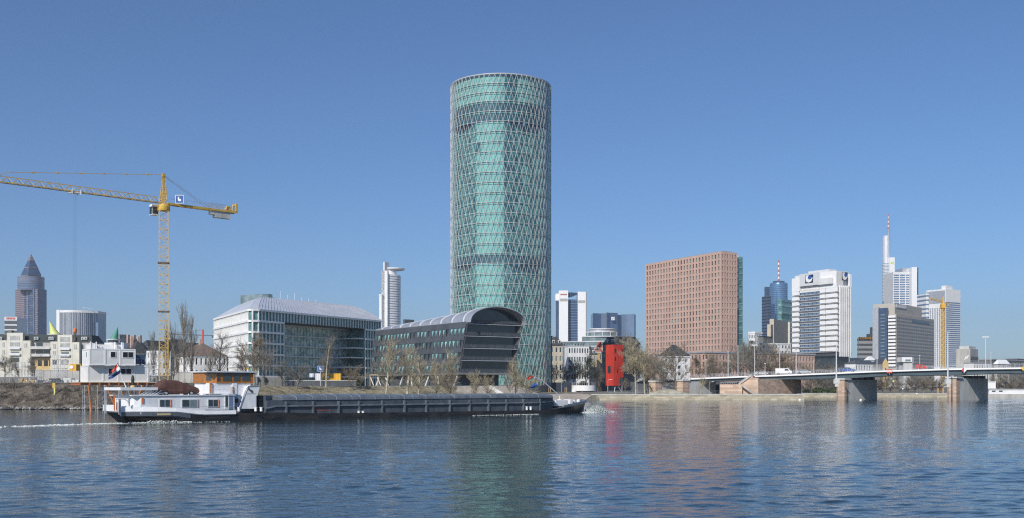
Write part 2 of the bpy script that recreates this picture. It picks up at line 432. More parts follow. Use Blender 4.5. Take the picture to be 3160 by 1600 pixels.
ZZ *= np.clip((1.28-np.abs(QQ))/.2, 0, 1)*np.clip((305-YY)/20, 0, 1)*np.clip((YY-14)/2, 0, 1)
nr, nc = XX.shape; me = bpy.data.meshes.new('water'); me.vertices.add(nr*nc); me.vertices.foreach_set('co', np.stack([XX, YY, ZZ], -1).ravel().astype(np.float32))
idx = np.arange(nr*nc).reshape(nr, nc); qd = np.stack([idx[:-1, :-1], idx[:-1, 1:], idx[1:, 1:], idx[1:, :-1]], -1).reshape(-1, 4); nq = len(qd)
me.loops.add(nq*4); me.loops.foreach_set('vertex_index', qd.ravel().astype(np.int32)); me.polygons.add(nq); me.polygons.foreach_set('loop_start', np.arange(0, nq*4, 4, dtype=np.int32)); me.polygons.foreach_set('use_smooth', [True]*nq)
me.update(calc_edges=True); me.materials.append(wm); wo_ = bpy.data.objects.new('water', me); col.objects.link(wo_); tag(wo_, kind='structure')
wb = MB(); wb.quad((-3000, -250, 0), (3000, -250, 0), (560, 14, 0), (-560, 14, 0)); tag(wb.build('water', wm), kind='structure')

def strip(name, pts, z0, z1, th, m, label, cat, group=None):
    mb = MB()
    for (a, b) in zip(pts, pts[1:]):
        fc = Face(a, b); fc.box(mb, 0, fc.L, z0, z1, 0, th)
    return tag(mb.build(name, m), label, cat, group)
qw = MB(); fc = Face((22.6, 299.9), (82.6, 299.9)); fc.box(qw, 0, fc.L, -1, 1.5, -.45, .0); fc2 = Face((82.6, 299.9), (96, 371.9)); fc2.box(qw, 0, fc2.L, -1, 1.5, 0, .5)
q = thing('quay_wall', 'low pale stone quay wall along the water before the bridge', 'quay wall'); qw.build('wall', 'quay_stone', q)
cb = MB(); fc.box(cb, 0, fc.L+.6, 1.503, 1.75, -.6, .12); fc2.box(cb, .7, fc2.L, 1.503, 1.75, -.12, .62); cb.build('coping', 'concrete_light', q)
# far bank wall behind the piers
fb = thing('embankment_wall', 'long low stone wall of the far bank seen between the bridge piers', 'wall', (96, 371.5, 0))
mb = MB(); mb.box(0, 500, -.5, .0, -1, 1.3); mb.build('wall', 'quay_stone', fb); mb = MB(); mb.box(0, 500, -.6, .1, 1.303, 1.5); mb.build('coping', 'concrete_light', fb)

# rocks at the left waterline (nobody could count them) and dry brush on the slope
def blob(mb, c, r, rnd, mi=0):
    k = len(mb.v); ax = [(1,0,0),(-1,0,0),(0,1,0),(0,-1,0),(0,0,1),(0,0,-1)]
    for a in ax: f = r*rnd.uniform(.6, 1.25); mb.v.append((c[0]+a[0]*f+rnd.uniform(-.2,.2)*r, c[1]+a[1]*f+rnd.uniform(-.2,.2)*r, c[2]+a[2]*f*.75))
    for q in ((0,2,4),(2,1,4),(1,3,4),(3,0,4),(2,0,5),(1,2,5),(3,1,5),(0,3,5)): mb.f.append(tuple(k+i for i in q)); mb.m.append(mi)
mb = MB()
for i in range(2600):
    X = rnd.uniform(-105, -30); o_ = abs(rnd.gauss(0, .8)); blob(mb, (X, yw(X)+o_+.15, .12+o_*.38), rnd.uniform(.15, .42), rnd, rnd.choice((0, 0, 1, 2)))
tag(mb.build('riprap', [mat('rock_dark', (.09, .085, .08), var=.4, scale=2), mat('rock_grey', (.24, .23, .21), var=.3, scale=2), mat('rock_pale', (.42, .40, .36), var=.2, scale=2)]), kind='stuff')
mb = MB()
for i in range(9000):
    X = rnd.uniform(-115, 20); o_ = rnd.uniform(1.0, 20)
    c = CX + X/(yw(X)+o_)*F; wdt = 8 + 14*sm(560, 1000, c)
    if o_ > wdt or (c > 1000 and rnd.random() < .7) or c > 1400: continue
    z = ground_z(X, o_)-.05; h = rnd.uniform(.25, .9)*(1.3 if c < 800 else .5)
    a = (X, yw(X)+o_, z); b = (X+rnd.uniform(-.4, .4), yw(X)+o_+rnd.uniform(-.4, .4), z+h)
    mb.bar(a, b, .03, .012, n=3, mi=rnd.choice((0, 2, 2) if c < 800 else (0, 1, 2)), caps=False)
    for k in range(2): mb.bar((a[0]*.5+b[0]*.5, a[1]*.5+b[1]*.5, z+h*.5), (b[0]+rnd.uniform(-.4,.4), b[1]+rnd.uniform(-.3,.3), z+h*rnd.uniform(.7, 1.1)), .02, .01, n=3, mi=rnd.choice((0, 2) if c < 800 else (0, 1)), caps=False)
tag(mb.build('brushwood', ['twig_brown', 'twig_ochre', G('brush_dark', (.10, .085, .065), var=.3)]), kind='stuff')

# ---------------------------------------------------------------- the round glass tower
TX, TY, TR = px(1545.5, 396), 396.0, 18.75
ZB, ZT = 4.3, pz(228, 377.3)
rowsz = [ZT]
for k in range(3): rowsz.append(rowsz[-1]-3.2)
st_ = (rowsz[-1]-ZB)/28
for k in range(28): rowsz.append(rowsz[-1]-st_)
tower = thing('office_tower', 'tall round glass tower with white diamond lattice behind the dark gabled building', 'tower', (TX, TY, 3.9))
lz = [z-3.9 for z in rowsz]
N = 60
def tp(a, r, z): return (r*math.sin(a), -r*math.cos(a), z)      # angle measured from the side facing the river
gm = bpy.data.materials.new('tower_glass'); gm.use_nodes = True; t = gm.node_tree; t.nodes.remove(t.nodes['Principled BSDF'])
tr = t.nodes.new('ShaderNodeBsdfTransparent'); tr.inputs[0].default_value = (.62, .82, .79, 1)
gl = t.nodes.new('ShaderNodeBsdfGlossy'); gl.inputs[0].default_value = (.85, .97, 1, 1); gl.inputs['Roughness'].default_value = .10
fr = t.nodes.new('ShaderNodeFresnel'); fr.inputs[0].default_value = 1.9
mx = t.nodes.new('ShaderNodeMixShader'); ge = t.nodes.new('ShaderNodeNewGeometry'); fm_ = t.nodes.new('ShaderNodeMath'); fm_.operation = 'SUBTRACT'; fm_.inputs[0].default_value = 1; t.links.new(ge.outputs['Backfacing'], fm_.inputs[1]); fx_ = t.nodes.new('ShaderNodeMath'); fx_.operation = 'MULTIPLY'; t.links.new(fm_.outputs[0], fx_.inputs[0]); t.links.new(fr.outputs[0], fx_.inputs[1]); t.links.new(fx_.outputs[0], mx.inputs[0]); t.links.new(tr.outputs[0], mx.inputs[1]); t.links.new(gl.outputs[0], mx.inputs[2])
t.links.new(mx.outputs[0], t.nodes['Material Output'].inputs[0])
shell = MB(); lat = MB()
def node(k, i): return tp((i + (k % 2)/2)*2*math.pi/N, TR+.035*math.sin(i % N*12.9+k*78.2), lz[k])
for k in range(len(lz)-1):
    for i in range(N):
        a = node(k, i); b = node(k, i+1)
        if k % 2 == 0: c, c2 = node(k+1, i), node(k+1, i-1)
        else: c, c2 = node(k+1, i+1), node(k+1, i)
        shell.tri(a, c, b); shell.tri(a, c2, c)
        for q in (c, c2):
            s_ = 1.006
            lat.bar((a[0]*s_, a[1]*s_, a[2]), (q[0]*s_, q[1]*s_, q[2]), .078, n=4, caps=False)
shell.build('glass_shell', gm, tower)
M['lattice_paint'] = mat('lattice_paint', (.46, .45, .445), rough=.45, var=.06)
lat.build('lattice', 'lattice_paint', tower)
for k, z in enumerate(lz):
    mb = MB(); r0, r1 = TR*.998, TR+.16
    mb.lathe([(r0, z-.07), (r1, z-.07), (r1, z+.07), (r0, z+.07), (r0, z-.07)], n=N*2, cap=False, a0=math.pi/2*0)
    mb.build('ring_beam', 'lattice_paint', tower)
# inner building: bowed corners standing close to the shell, flat walls recessed between them
arc = []
rnd = random.Random(11)
M['panel_mint'] = mat('panel_mint', (.44, .58, .545), rough=.5, var=.14, scale=.3)
M['panel_teal'] = mat('panel_teal', (.27, .38, .365), rough=.5, var=.3, scale=.25)
M['panel_deep'] = mat('panel_deep', (.09, .18, .19), rough=.3, var=.4, scale=.25)
M['louvre_navy'] = mat('louvre_navy', (.07, .12, .14), rough=.5, var=.3, scale=.2)
RI = TR - .9
def seg(a0, a1): return tp(R(a0), RI, 0)[:2], tp(R(a1), RI, 0)[:2]
corner = MB(); flat = MB(); tech = MB(); tech2 = MB(); slabs = []
for k in range(len(lz)-1):
    z1, z0 = lz[k]-.12, lz[k+1]+.12
    if k in (3, 4, 18):
        a = -180
        while a < 180:
            p0, p1 = seg(a, a+6); fc = Face(p0, p1)
            tq = tech2 if k == 18 else tech
            tq.quad(fc.P(0, 0, z0), fc.P(fc.L, 0, z0), fc.P(fc.L, 0, z1-.5), fc.P(0, 0, z1-.5), 0)
            tq.quad(fc.P(0, 0, z1-.5), fc.P(fc.L, 0, z1-.5), fc.P(fc.L, 0, z1), fc.P(0, 0, z1), 1)
            a += 6
        continue
    if k < 3:
        a = -180
        while a < 180:
            p0, p1 = seg(a, a+5); fc = Face(p0, p1)
            corner.quad(fc.P(0, 0, z0), fc.P(fc.L, 0, z0), fc.P(fc.L, 0, z1), fc.P(0, 0, z1), 1 if 5 <= a < 20 else 0); a += 5
        continue
    for q in range(4):
        for j in range(6):
            a = q*90 - 29 + j*5.5; p0, p1 = seg(a, a+5.5); fc = Face(p0, p1)
            corner.quad(fc.P(0, 0, z0), fc.P(fc.L, 0, z0), fc.P(fc.L, 0, z1), fc.P(0, 0, z1), 1 if (k in (6, 7, 8, 9) and q == 0 and j == 0 and rnd.random() < .6) or (k == 7 and q == 0 and j < 1) else 0)
        p0, p1 = seg(q*90+4, q*90+61); fc = Face(p0, p1); nn = 16
        for j in range(nn):
            u0, u1 = fc.L*j/nn, fc.L*(j+1)/nn
            flat.quad(fc.P(u0, 0, z0+.5), fc.P(u1, 0, z0+.5), fc.P(u1, 0, z1-.6), fc.P(u0, 0, z1-.6), rnd.choice((0, 0, 0, 0, 2, 2, 1)))
            flat.quad(fc.P(u0, 0, z0), fc.P(u1, 0, z0), fc.P(u1, 0, z0+.5), fc.P(u0, 0, z0+.5), 0)
            flat.quad(fc.P(u0, 0, z1-.6), fc.P(u1, 0, z1-.6), fc.P(u1, 0, z1), fc.P(u0, 0, z1), 0)
corner.build('bowed_wall', ['panel_mint', 'panel_deep'], tower)
flat.build('flat_wall', ['panel_teal', 'glass_teal', 'panel_deep'], tower)
tech.build('plant_floor_wall', ['louvre_navy', 'panel_teal'], tower); tech2.build('plant_floor_wall', ['louvre_navy', 'panel_teal'], tower)
for k in range(3, len(lz)-1, 1):
    if k == 99:
        mb = MB(); mb.prism([tp(R(a), TR-.25, 0)[:2] for a in range(0, 360, 6)][::-1], lz[k]-.09, lz[k]+.09); mb.build('floor_slab', 'concrete_light', tower)
mb = MB(); mb.lathe([(TR+.18, lz[0]+.08), (TR+.18, lz[0]+.25), (TR-.1, lz[0]+.25), (TR-.1, lz[0]+.08), (TR+.18, lz[0]+.08)], n=120, cap=False); mb.build('parapet', 'lattice_paint', tower)
mb = MB(); mb.prism([tp(R(a), TR-.2, 0)[:2] for a in range(0, 360, 6)][::-1], lz[0]-.3, lz[0]-.1); mb.build('roof', 'concrete', tower)
ax = (1580-1545.5)/F*390
mb = MB(); mb.bar((ax, -6, lz[0]), (ax, -6, lz[0]+3.6), .09, n=5); mb.bar((ax-.7, -6, lz[0]+2.6), (ax+.2, -6, lz[0]+2.6), .07, n=4); mb.build('antenna', 'steel_white', tower)
mb = MB(); mb.lathe([(TR+.7, -2.6), (TR+.7, .35)], n=72); mb.build('plinth', 'steel_dark', tower)

# ---------------------------------------------------------------- dark building with the barrel roof
s = Site(1439, 300, 57.3, 1159, 1610, 3.9)
gb_ = thing('barrel_roofed_office', 'dark grey office with a silver barrel roof and glazed gable beside the round tower', 'office building', s.loc, s.rot)
zw = s.z(993); zb_ = s.z(1152); fh = (zw-zb_)/4.2; LR, LL = s.LR, s.LL
def lean(z): return (z - zw)*.17          # walls lean towards the right as they rise
M['cladding_grey'] = mat('cladding_grey', (.105, .115, .125), rough=.45, metal=.3, var=.15, scale=.2)
FLr = Face((0, LL), (0, 0))
wl = MB(); nwin = 26; pu = FLr.L/nwin
def LP(u, w, z): q = FLr.P(u, w, z); return (q[0]+lean(z), q[1], q[2])
def RP(u, w, z): q = s.FR.P(u, w, z); return (q[0]+lean(z), q[1], q[2])
rows = [zb_ + fh*i for i in range(5)]
wl.hexa([LP(0,-.3,zb_), LP(LL,-.3,zb_), LP(LL,-.6,zb_), LP(0,-.6,zb_), LP(0,-.3,zw), LP(LL,-.3,zw), LP(LL,-.6,zw), LP(0,-.6,zw)])
tops = MB()
for k in range(4):
    z0 = zb_ + fh*k + .25; z1 = z0 + fh*.62; z2 = zb_ + fh*(k+1) + (0 if k < 3 else .2*fh)
    wl.quad(LP(0, 0, z1), LP(LL, 0, z1), LP(LL, 0, z2+.25), LP(0, 0, z2+.25))
    if k == 0: wl.quad(LP(0, 0, zb_), LP(LL, 0, zb_), LP(LL, 0, z0), LP(0, 0, z0))
    for j in range(nwin):                              # pointed windows between sloping cladding panels
        u = pu*j; a = .10*pu; b = .42*pu
        wl.quad(LP(u-.0, 0, z0), LP(u+pu, 0, z0), LP(u+pu-.47*pu, 0, z0+.02), LP(u+.47*pu, 0, z0+.02))
        wl.quad(LP(u, 0, z0), LP(u+.47*pu, 0, z0), LP(u+.13*pu, 0, z1), LP(u, 0, z1))
        wl.quad(LP(u+pu-.47*pu, 0, z0), LP(u+pu, 0, z0), LP(u+pu, 0, z1), LP(u+pu-.13*pu, 0, z1))
wl.build('cladding', 'cladding_grey', gb_)
cnt = 0; M['glass_pane_sky'] = mat('glass_pane_sky', (.22, .42, .42), rough=.12, var=.4, scale=.5, spec=.8)
for k in (3, 2, 1, 0):
    z0 = zb_ + fh*k + .25; z1 = z0 + fh*.62; z0 += .05
    for j in range(nwin):
        if cnt >= 100: break
        u = pu*j; mb = MB(); mb.quad(LP(u+.46*pu, -.15, z0), LP(u+.54*pu, -.15, z0), LP(u+.88*pu, -.15, z1), LP(u+.12*pu, -.15, z1))
        mb.build('window', random.choice(('glass_pane_sky', 'glass_pane_sky', 'glass_teal', 'glass')), gb_); cnt += 1
rest = MB()
for j in range(22, nwin):
    z0 = zb_ + .3; z1 = z0 + fh*.57; u = pu*j; rest.quad(LP(u+.46*pu, -.15, z0), LP(u+.54*pu, -.15, z0), LP(u+.88*pu, -.15, z1), LP(u+.12*pu, -.15, z1))
tag(rest.build('window', 'glass_teal', gb_), kind='stuff')
# arch of the roof over the gable, lopsided like the photo: apex right of the middle of the left half
def arch(n=28, r=1.0):
    pts = []
    for i in range(n+1):
        q = math.pi*i/n; x = LR*(.5-.5*math.cos(q)); zz = zw - .3 + (s.z(950)-zw+.8)*math.sin(q)**.9 - .25*math.sin(q/2)
        pts.append((x, zz))
    return pts
ar = arch(); top = MB(); ov = 2.6
M['roof_zinc'] = mat('roof_zinc', (.50, .52, .55), rough=.3, metal=.5, var=.12, scale=.25)
def tz(z, y): q = min(1, max(0, y/LL)); return zw + (z-zw)*(1-.78*q**.8)
rgs = []
for i in range(13):
    y = -ov + (LL+ov)*i/12; rgs.append([(x, y, tz(z, y)+.28) for x, z in ar] + [(x, y, tz(z, y)) for x, z in reversed(ar)])
top.loft(rgs); rfo = top.build('roof', 'roof_zinc', gb_, smooth=False)
for i in range(9):
    y = LL*(i+.2)/9; mb = MB()
    ak = [(x, tz(z, y+.35)+.02) for x, z in ar]
    for (a, b) in zip(ak[:20], ak[1:21]): mb.hexa([(a[0], y, a[1]+.29), (b[0], y, b[1]+.29), (b[0], y+.7, b[1]+.29), (a[0], y+.7, a[1]+.29), (a[0], y, a[1]+.45), (b[0], y, b[1]+.45), (b[0], y+.7, b[1]+.45), (a[0], y+.7, a[1]+.45)])
    mb.build('roof_rib', 'steel_white', rfo)
mb = MB(); nA = len(ar)
mb.v = [(x, 1.6, z) for x, z in ar] + [(x, 1.6, zw-.9) for x, z in ar]; mb.f = [(i, i+1, nA+i+1, nA+i) for i in range(nA-1)]; mb.m = [0]*(nA-1)
mb.build('gable_glass', 'glass', gb_)
mb = MB(); mb.quad(RP(.4, -1.7, zb_), RP(LR-.1, -1.7, zb_), RP(LR-.1, -1.7, zw-.8), RP(.4, -1.7, zw-.8)); mb.build('end_glazing', 'glass', gb_)
for k in range(5):
    z = zb_ + fh*k - (.1 if k == 0 else 0)
    if z > zw+.5: break
    mb = MB(); mb.hexa([RP(.1, 0, z), RP(LR, 0, z), RP(LR, -1.75, z), RP(.1, -1.75, z), RP(.1, 0, z+.2), RP(LR, 0, z+.2), RP(LR, -1.75, z+.2), RP(.1, -1.75, z+.2)])
    bl = mb.build('balcony', 'steel', gb_)
    mb = MB()
    for i in range(13): mb.bar(RP(.2+(LR-.4)*i/12, -.06, z+.33), RP(.2+(LR-.4)*i/12, -.06, z+1.35), .03)
    mb.bar(RP(.2, -.06, z+1.37), RP(LR-.1, -.06, z+1.37), .04)
    mb.quad(RP(.2, -.1, z+.4), RP(LR-.1, -.1, z+.4), RP(LR-.1, -.1, z+1.3), RP(.2, -.1, z+1.3)); mb.build('railing', 'steel_dark', bl)
rw = MB(); rw.hexa([(LR+lean(zb_), 0, zb_), (LR+lean(zb_), LL, zb_), (LR+lean(zb_)-.4, LL, zb_), (LR+lean(zb_)-.4, 1.8, zb_), (LR, 0, zw), (LR, LL, zw), (LR-.4, LL, zw), (LR-.4, 1.8, zw)]); rw.build('side_wall', 'cladding_grey', gb_)
mb = MB(); mb.hexa([(lean(zb_)+.6, LL-.5, zb_), (LR+lean(zb_)-.5, LL-.5, zb_), (LR+lean(zb_)-.5, LL-.1, zb_), (lean(zb_)+.6, LL-.1, zb_), (.6, LL-.5, zw), (LR-.5, LL-.5, zw), (LR-.5, LL-.1, zw), (.6, LL-.1, zw)]); mb.build('rear_wall', 'cladding_grey', gb_)
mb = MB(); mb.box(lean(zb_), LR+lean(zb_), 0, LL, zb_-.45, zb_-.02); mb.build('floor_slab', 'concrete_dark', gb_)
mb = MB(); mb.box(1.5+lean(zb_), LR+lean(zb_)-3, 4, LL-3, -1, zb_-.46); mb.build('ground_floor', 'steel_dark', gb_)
for i in range(7):
    mb = MB(); u = LL*(i+.4)/7; mb.bar(LP(LL-u, -.8, -.2), LP(LL-u-1.6 if i % 2 else LL-u+1.6, -.8, zb_-.4), .22, n=6); mb.build('prop', 'white', gb_)

# ---------------------------------------------------------------- white glass office with the big void
C0 = Vector((px(775, 320), 320)); bz = 3.9
wo = thing('glazed_office', 'white banded glass office with a silver hipped roof and a tall shaded recess', 'office building', (C0.x, C0.y, bz))
def rel(x, d): return Vector((px(x, d), d)) - C0
Lp, Rp = rel(662, 369), rel(1174, 381)
dL = Lp.normalized(); dR = Rp.normalized()
c1 = dL*3.2; c3 = dR*3.2; c2 = (dL+dR)*1.05*1.0
foot = [Lp, c1, c2, c3, Rp, Vector((15, 100)), Vector((-12, 95))]
z_e = pz(952, 320)-bz; nf = 7; fh = z_e/nf
faces = [Face(foot[i], foot[i+1]) for i in range(4)]
FRo = faces[3]
def upx(fc, x):                                        # facade position under a photo column
    q = (x-CX)/F; o = fc.o + C0; return (q*o.y - o.x)/(fc.d.x - q*fc.d.y)
ua, ub = upx(FRo, 875), upx(FRo, 1126); rec = 10.0
M['shade_teal'] = mat('shade_teal', (.24, .44, .43), rough=.12, var=.4, scale=.5, spec=.8, c2=(.80, .88, .80))
for k in range(nf):
    z0 = fh*k; z1 = z0+fh; mb = MB(); gz = MB(); fn = MB()
    for i, fc in enumerate(faces):
        parts = [(0, fc.L)]
        if i == 3 and k < nf-1: parts = [(0, ua), (ub, fc.L)]
        for (a, b) in parts:
            mb = MB(); gz = MB(); fc.box(mb, a, b, z1-.62, z1-.02, -.1, .45); mb.build('floor_band', 'white_paint', wo)
            gz.quad(fc.P(a, -.15, z0), fc.P(b, -.15, z0), fc.P(b, -.15, z1-.6), fc.P(a, -.15, z1-.6), 1 if i < 1 else 0); gz.build('glazing', ['glass_teal', 'concrete_light'], wo)
            n = max(1, int((b-a)/(1.5 if i == 3 else 1.7))); fn = MB()
            for j in range(n+1):
                u = a + (b-a)*j/n; fc.box(fn, u-.09, u+.09, z0, z1-.63, -.1, .30)
            fn.build('mullion', 'white_paint', wo)
dn = Face(FRo.P(ua, -rec, 0)[:2], FRo.P(ub, -rec+2, 0)[:2])
for k in range(nf-1):
    z0, z1 = fh*k, fh*(k+1); gz = MB(); gz.quad(dn.P(0, 0, z0), dn.P(dn.L, 0, z0), dn.P(dn.L, 0, z1-.5), dn.P(0, 0, z1-.5)); gz.build('recess_glazing', 'shade_teal', wo)
    mb = MB(); dn.box(mb, 0, dn.L, z1-.5, z1, -.2, .7); mb.build('recess_band', 'white', wo)
    mb = MB(); n = int(dn.L/1.5)
    for j in range(n+1): u = dn.L*j/n; dn.box(mb, u-.06, u+.06, z0, z1-.51, -.1, .12)
    mb.build('recess_mullion', 'steel', wo)
    if k < 6 and k > 0:                                     # stepped terraces at the right of the recess
        q = ub - 2.0 - (6-k)*1.9; mb = MB(); FRo.box(mb, q, ub+.2, z1-fh-.35, z1-fh+.05, -rec+3, -.3); mb.build('terrace', 'white_paint', wo)
for a, b in ((FRo.P(ua,-.2,0), FRo.P(ua,-rec,0)), (FRo.P(ub,-.2,0), FRo.P(ub,-rec+2,0))):
    mb = MB(); mb.quad(a, b, (b[0], b[1], z_e-fh), (a[0], a[1], z_e-fh)); mb.build('recess_side', 'glass_teal', wo)
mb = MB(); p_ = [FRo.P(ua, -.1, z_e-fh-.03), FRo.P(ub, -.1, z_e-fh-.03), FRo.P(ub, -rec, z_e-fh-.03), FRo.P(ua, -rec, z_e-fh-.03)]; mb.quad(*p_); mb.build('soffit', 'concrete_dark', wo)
mb = MB(); bk = [foot[4], foot[5], foot[6], foot[0]]
for a, b in zip(bk, bk[1:]): mb.quad((*a, 0), (*b, 0), (*b, z_e), (*a, z_e))
mb.build('rear_wall', 'white', wo)
ra = (*rel(812, 366), pz(916, 366)-bz); rb = (*rel(1079, 392), pz(944, 392)-bz)
mb = MB(); E = [(*(p*1.015), z_e+.02) for p in foot]
def strip3(P0, P1, A, B, n=10, bulge=.8):
    for j in range(n):
        for i in range(n):
            def S(s_, t_):
                a = Vector(P0).lerp(Vector(P1), s_); b = Vector(A).lerp(Vector(B), s_); q = a.lerp(b, t_); q.z += bulge*math.sin(math.pi*t_); return q
            mb.quad(S(i/n, j/n), S((i+1)/n, j/n), S((i+1)/n, (j+1)/n), S(i/n, (j+1)/n))
strip3(E[0], E[1], ra, ra); strip3(E[1], E[3], ra, ra, 4); strip3(E[3], E[4], ra, rb, 16); strip3(E[4], E[5], rb, rb, 6); strip3(E[5], E[6], rb, ra, 6); strip3(E[6], E[0], ra, ra, 6)
rfo = mb.build('roof', 'metal_roof', wo)
for k in range(46):                                        # standing seams
    s_ = k/45; a = Vector(E[3]).lerp(Vector(E[4]), s_); b = Vector(ra).lerp(Vector(rb), s_); m2 = MB(); pts = []
    for j in range(6): q = a.lerp(b, j/5); q.z += .8*math.sin(math.pi*j/5)+.08; pts.append(q)
    m2.path(pts, .05, n=4); m2.build('roof_seam', 'steel', rfo)
mb = MB(); q0 = rel(758, 372); q1 = rel(826, 366); dd = (q1-q0); nn = Vector((dd.y, -dd.x)).normalized()*2.4
mb.prism([tuple(q0+nn), tuple(q1+nn), tuple(q1+nn*.4+dd*.12), tuple(q1-nn*.4+dd*.12), tuple(q1-nn), tuple(q0-nn)], z_e+1, pz(909, 366)-bz); mb.build('roof_lantern', 'glass_light', wo)
for i in range(6):
    mb = MB(); a = rel(865+i*22, 380); z = pz(917+i*3.5, 380)-bz; mb.bar((*a, z-1), (*a, z+(2.2 if i in (0, 2) else 1.1)), .06); mb.build('aerial', 'steel_white', wo)

# ---------------------------------------------------------------- the barge
BL = Vector((-43.9, 114.0)); be = Vector((.766, .643)); brot = math.atan2(.643, .766)
def U(x, w=.6): r = (x-CX)/F; return (r*(BL.y+.766*w) - BL.x + .643*w)/(be.x - r*be.y)
def Z(x, y, w=.6): return EYE + (HY-y)/F*(BL.y + be.y*U(x, w) + .766*w)
barge = thing('cargo_barge', 'long dark grey cargo barge with white deckhouse steaming on the river', 'barge', (BL.x, BL.y, 0), brot)
BW = 8.2; LB = U(1806, 4.1); US = 2.3
M['hull_black'] = mat('hull_black', (.012, .016, .022), rough=.4, var=.4, scale=1.3, stretch=(.4, .4, 1.5), detail=8, c2=(.045, .037, .032))
M['hull_grey'] = mat('hull_grey', (.060, .080, .102), rough=.5, var=.15, scale=1.1, stretch=(1, 1, .35), detail=8, c2=(.095, .11, .125))
M['hull_band'] = mat('hull_band', (.10, .115, .14), rough=.45, var=.1)
M['deckhouse_white'] = mat('deckhouse_white', (.76, .77, .78), rough=.35, var=.09, scale=1.6, stretch=(1, 1, .4), detail=7)
M['hatch_steel'] = mat('hatch_steel', (.20, .225, .245), rough=.36, metal=.45, var=.22, scale=1.2, detail=7)
M['cloth_brown'] = mat('cloth_brown', (.105, .048, .038), rough=.85, var=.2, scale=1.2, bump=.3)
def sheer(u):
    pts = [(0, 1.15), (6, 1.05), (16, .95), (22, .9), (27, .7), (64, .55), (68, .95), (72, 1.4), (LB, 1.75)]
    for (a, b), (c, d) in zip(pts, pts[1:]):
        if u <= c: return b + (d-b)*(u-a)/(c-a)
    return pts[-1][1]
def half(u, z):                        # half beam of the hull at height factor z (0 water, 1 gunwale)
    b = BW/2; u0 = u; u = u - US if u < 12 else u; u = max(u, 0)
    if u < 7: b *= .62 + .38*math.sin(math.pi/2*(u/7))**.8; b -= (1-z)*1.2*(1-u/7)
    if u > LB-13: q = (u-(LB-13))/13; b *= max(.02, math.cos(q*math.pi/2)**(.55+.35*(1-z)))
    return max(.08, b)
us = [US, US+.6, US+1.5, US+3, US+5, US+7, 10.5, 14, 18, 22, 26, 32, 40, 48, 56, 60] + [LB-13+13*i/12 for i in range(0, 13)]
rings = []
for u in us:
    zt = sheer(u); r = []
    und = .9*max(0, 1-(u-US)/2.2)                              # raked stern
    for z in (-.6, 0, .5, 1.0):
        zz = z if z <= 0 else zt*z
        uu = u + (und*(1-z) if z < 1 else 0) - (.5*(1-max(0, z))*max(0, (u-(LB-6))/6))
        r.append((uu, BW/2-half(u, max(0, z)), zz))
    for z in (1.0, .5, 0, -.6):
        zz = z if z <= 0 else zt*z
        uu = u + (und*(1-z) if z < 1 else 0) - (.5*(1-max(0, z))*max(0, (u-(LB-6))/6))
        r.append((uu, BW/2+half(u, max(0, z)), zz))
    rings.append(r)
mb = MB(); mb.loft(rings); mb.build('hull', 'hull_black', barge, smooth=False)
# white bulwark round the stern with a grey band below it
def bul(u): 
    pts = [(-.3, Z(330, 1252)), (5, Z(420, 1257)), (9, Z(490, 1261)), (U(560), Z(560, 1264)), (U(622), Z(622, 1268))]
    for (a, b), (c, d) in zip(pts, pts[1:]):
        if u <= c: return b + (d-b)*(u-a)/(c-a)
    return pts[-1][1]
mb = MB(); ring = []; ue = U(620)
ul = [US-.25, US+.1, US+.8, US+2, US+3.5, US+5.5, 10.5, 13, 15, ue]
for sgn in (-1, 1):
    rg = []
    for u in ul:
        h = half(u, 1)+.05; y = BW/2 + sgn*h; zt = bul(u); zl = zt-.52-.25*(1-min(1, u/8))
        rg.append([(u, y, zl-.0), (u, y+sgn*.10, zl+.1), (u, y, zt), (u+.0, y-sgn*.1, zt), (u, y-sgn*.1, zl)])
    mb.loft(rg)
h = half(US, 1)+.05; mb.box(US-.33, US-.15, BW/2-h, BW/2+h, bul(0)-.7, bul(0)); mb.build('bulwark', 'white_paint', barge)
mb = MB(); rg = []
for u in [US-.22, US+.8, US+2, US+4, 8, 9.5, U(467)]:
    h = half(u, 1)+.03; zt = bul(u)-.52-.25*(1-min(1, u/8)); rg.append([(u, BW/2-h, zt), (u, BW/2-h-.05, zt), (u, BW/2-h-.02, zt-.42), (u, BW/2-h+.05, zt-.42)])
mb.loft(rg); mb.build('rubbing_band', 'hull_band', barge)
mb = MB(); mb.box(U(479), U(518), .02-.2, -.05, Z(500, 1281), Z(500, 1276)); mb.build('name_board', mat('board_gold', (.55, .45, .2), rough=.5), barge)
def bx(name, x0, x1, y0, y1, w0, w1, m, par=barge, xr=None):
    """box from photo columns x0..x1 and rows y0 (top)..y1 (bottom) on the near face w0"""
    xm = xr or (x0+x1)/2; mb = MB(); mb.box(U(x0, w0), U(x1, w0), w0, w1, Z(xm, y1, w0), Z(xm, y0, w0)); return mb.build(name, m, par)
mb = MB(); zd = .95; mb.prism([(US+.8, 2.0), (9, .5), (U(735), .45), (U(735), BW-.45), (9, BW-.5), (US+.8, BW-2.0)], 1.0, 1.06); mb.build('deck', 'grey', barge)
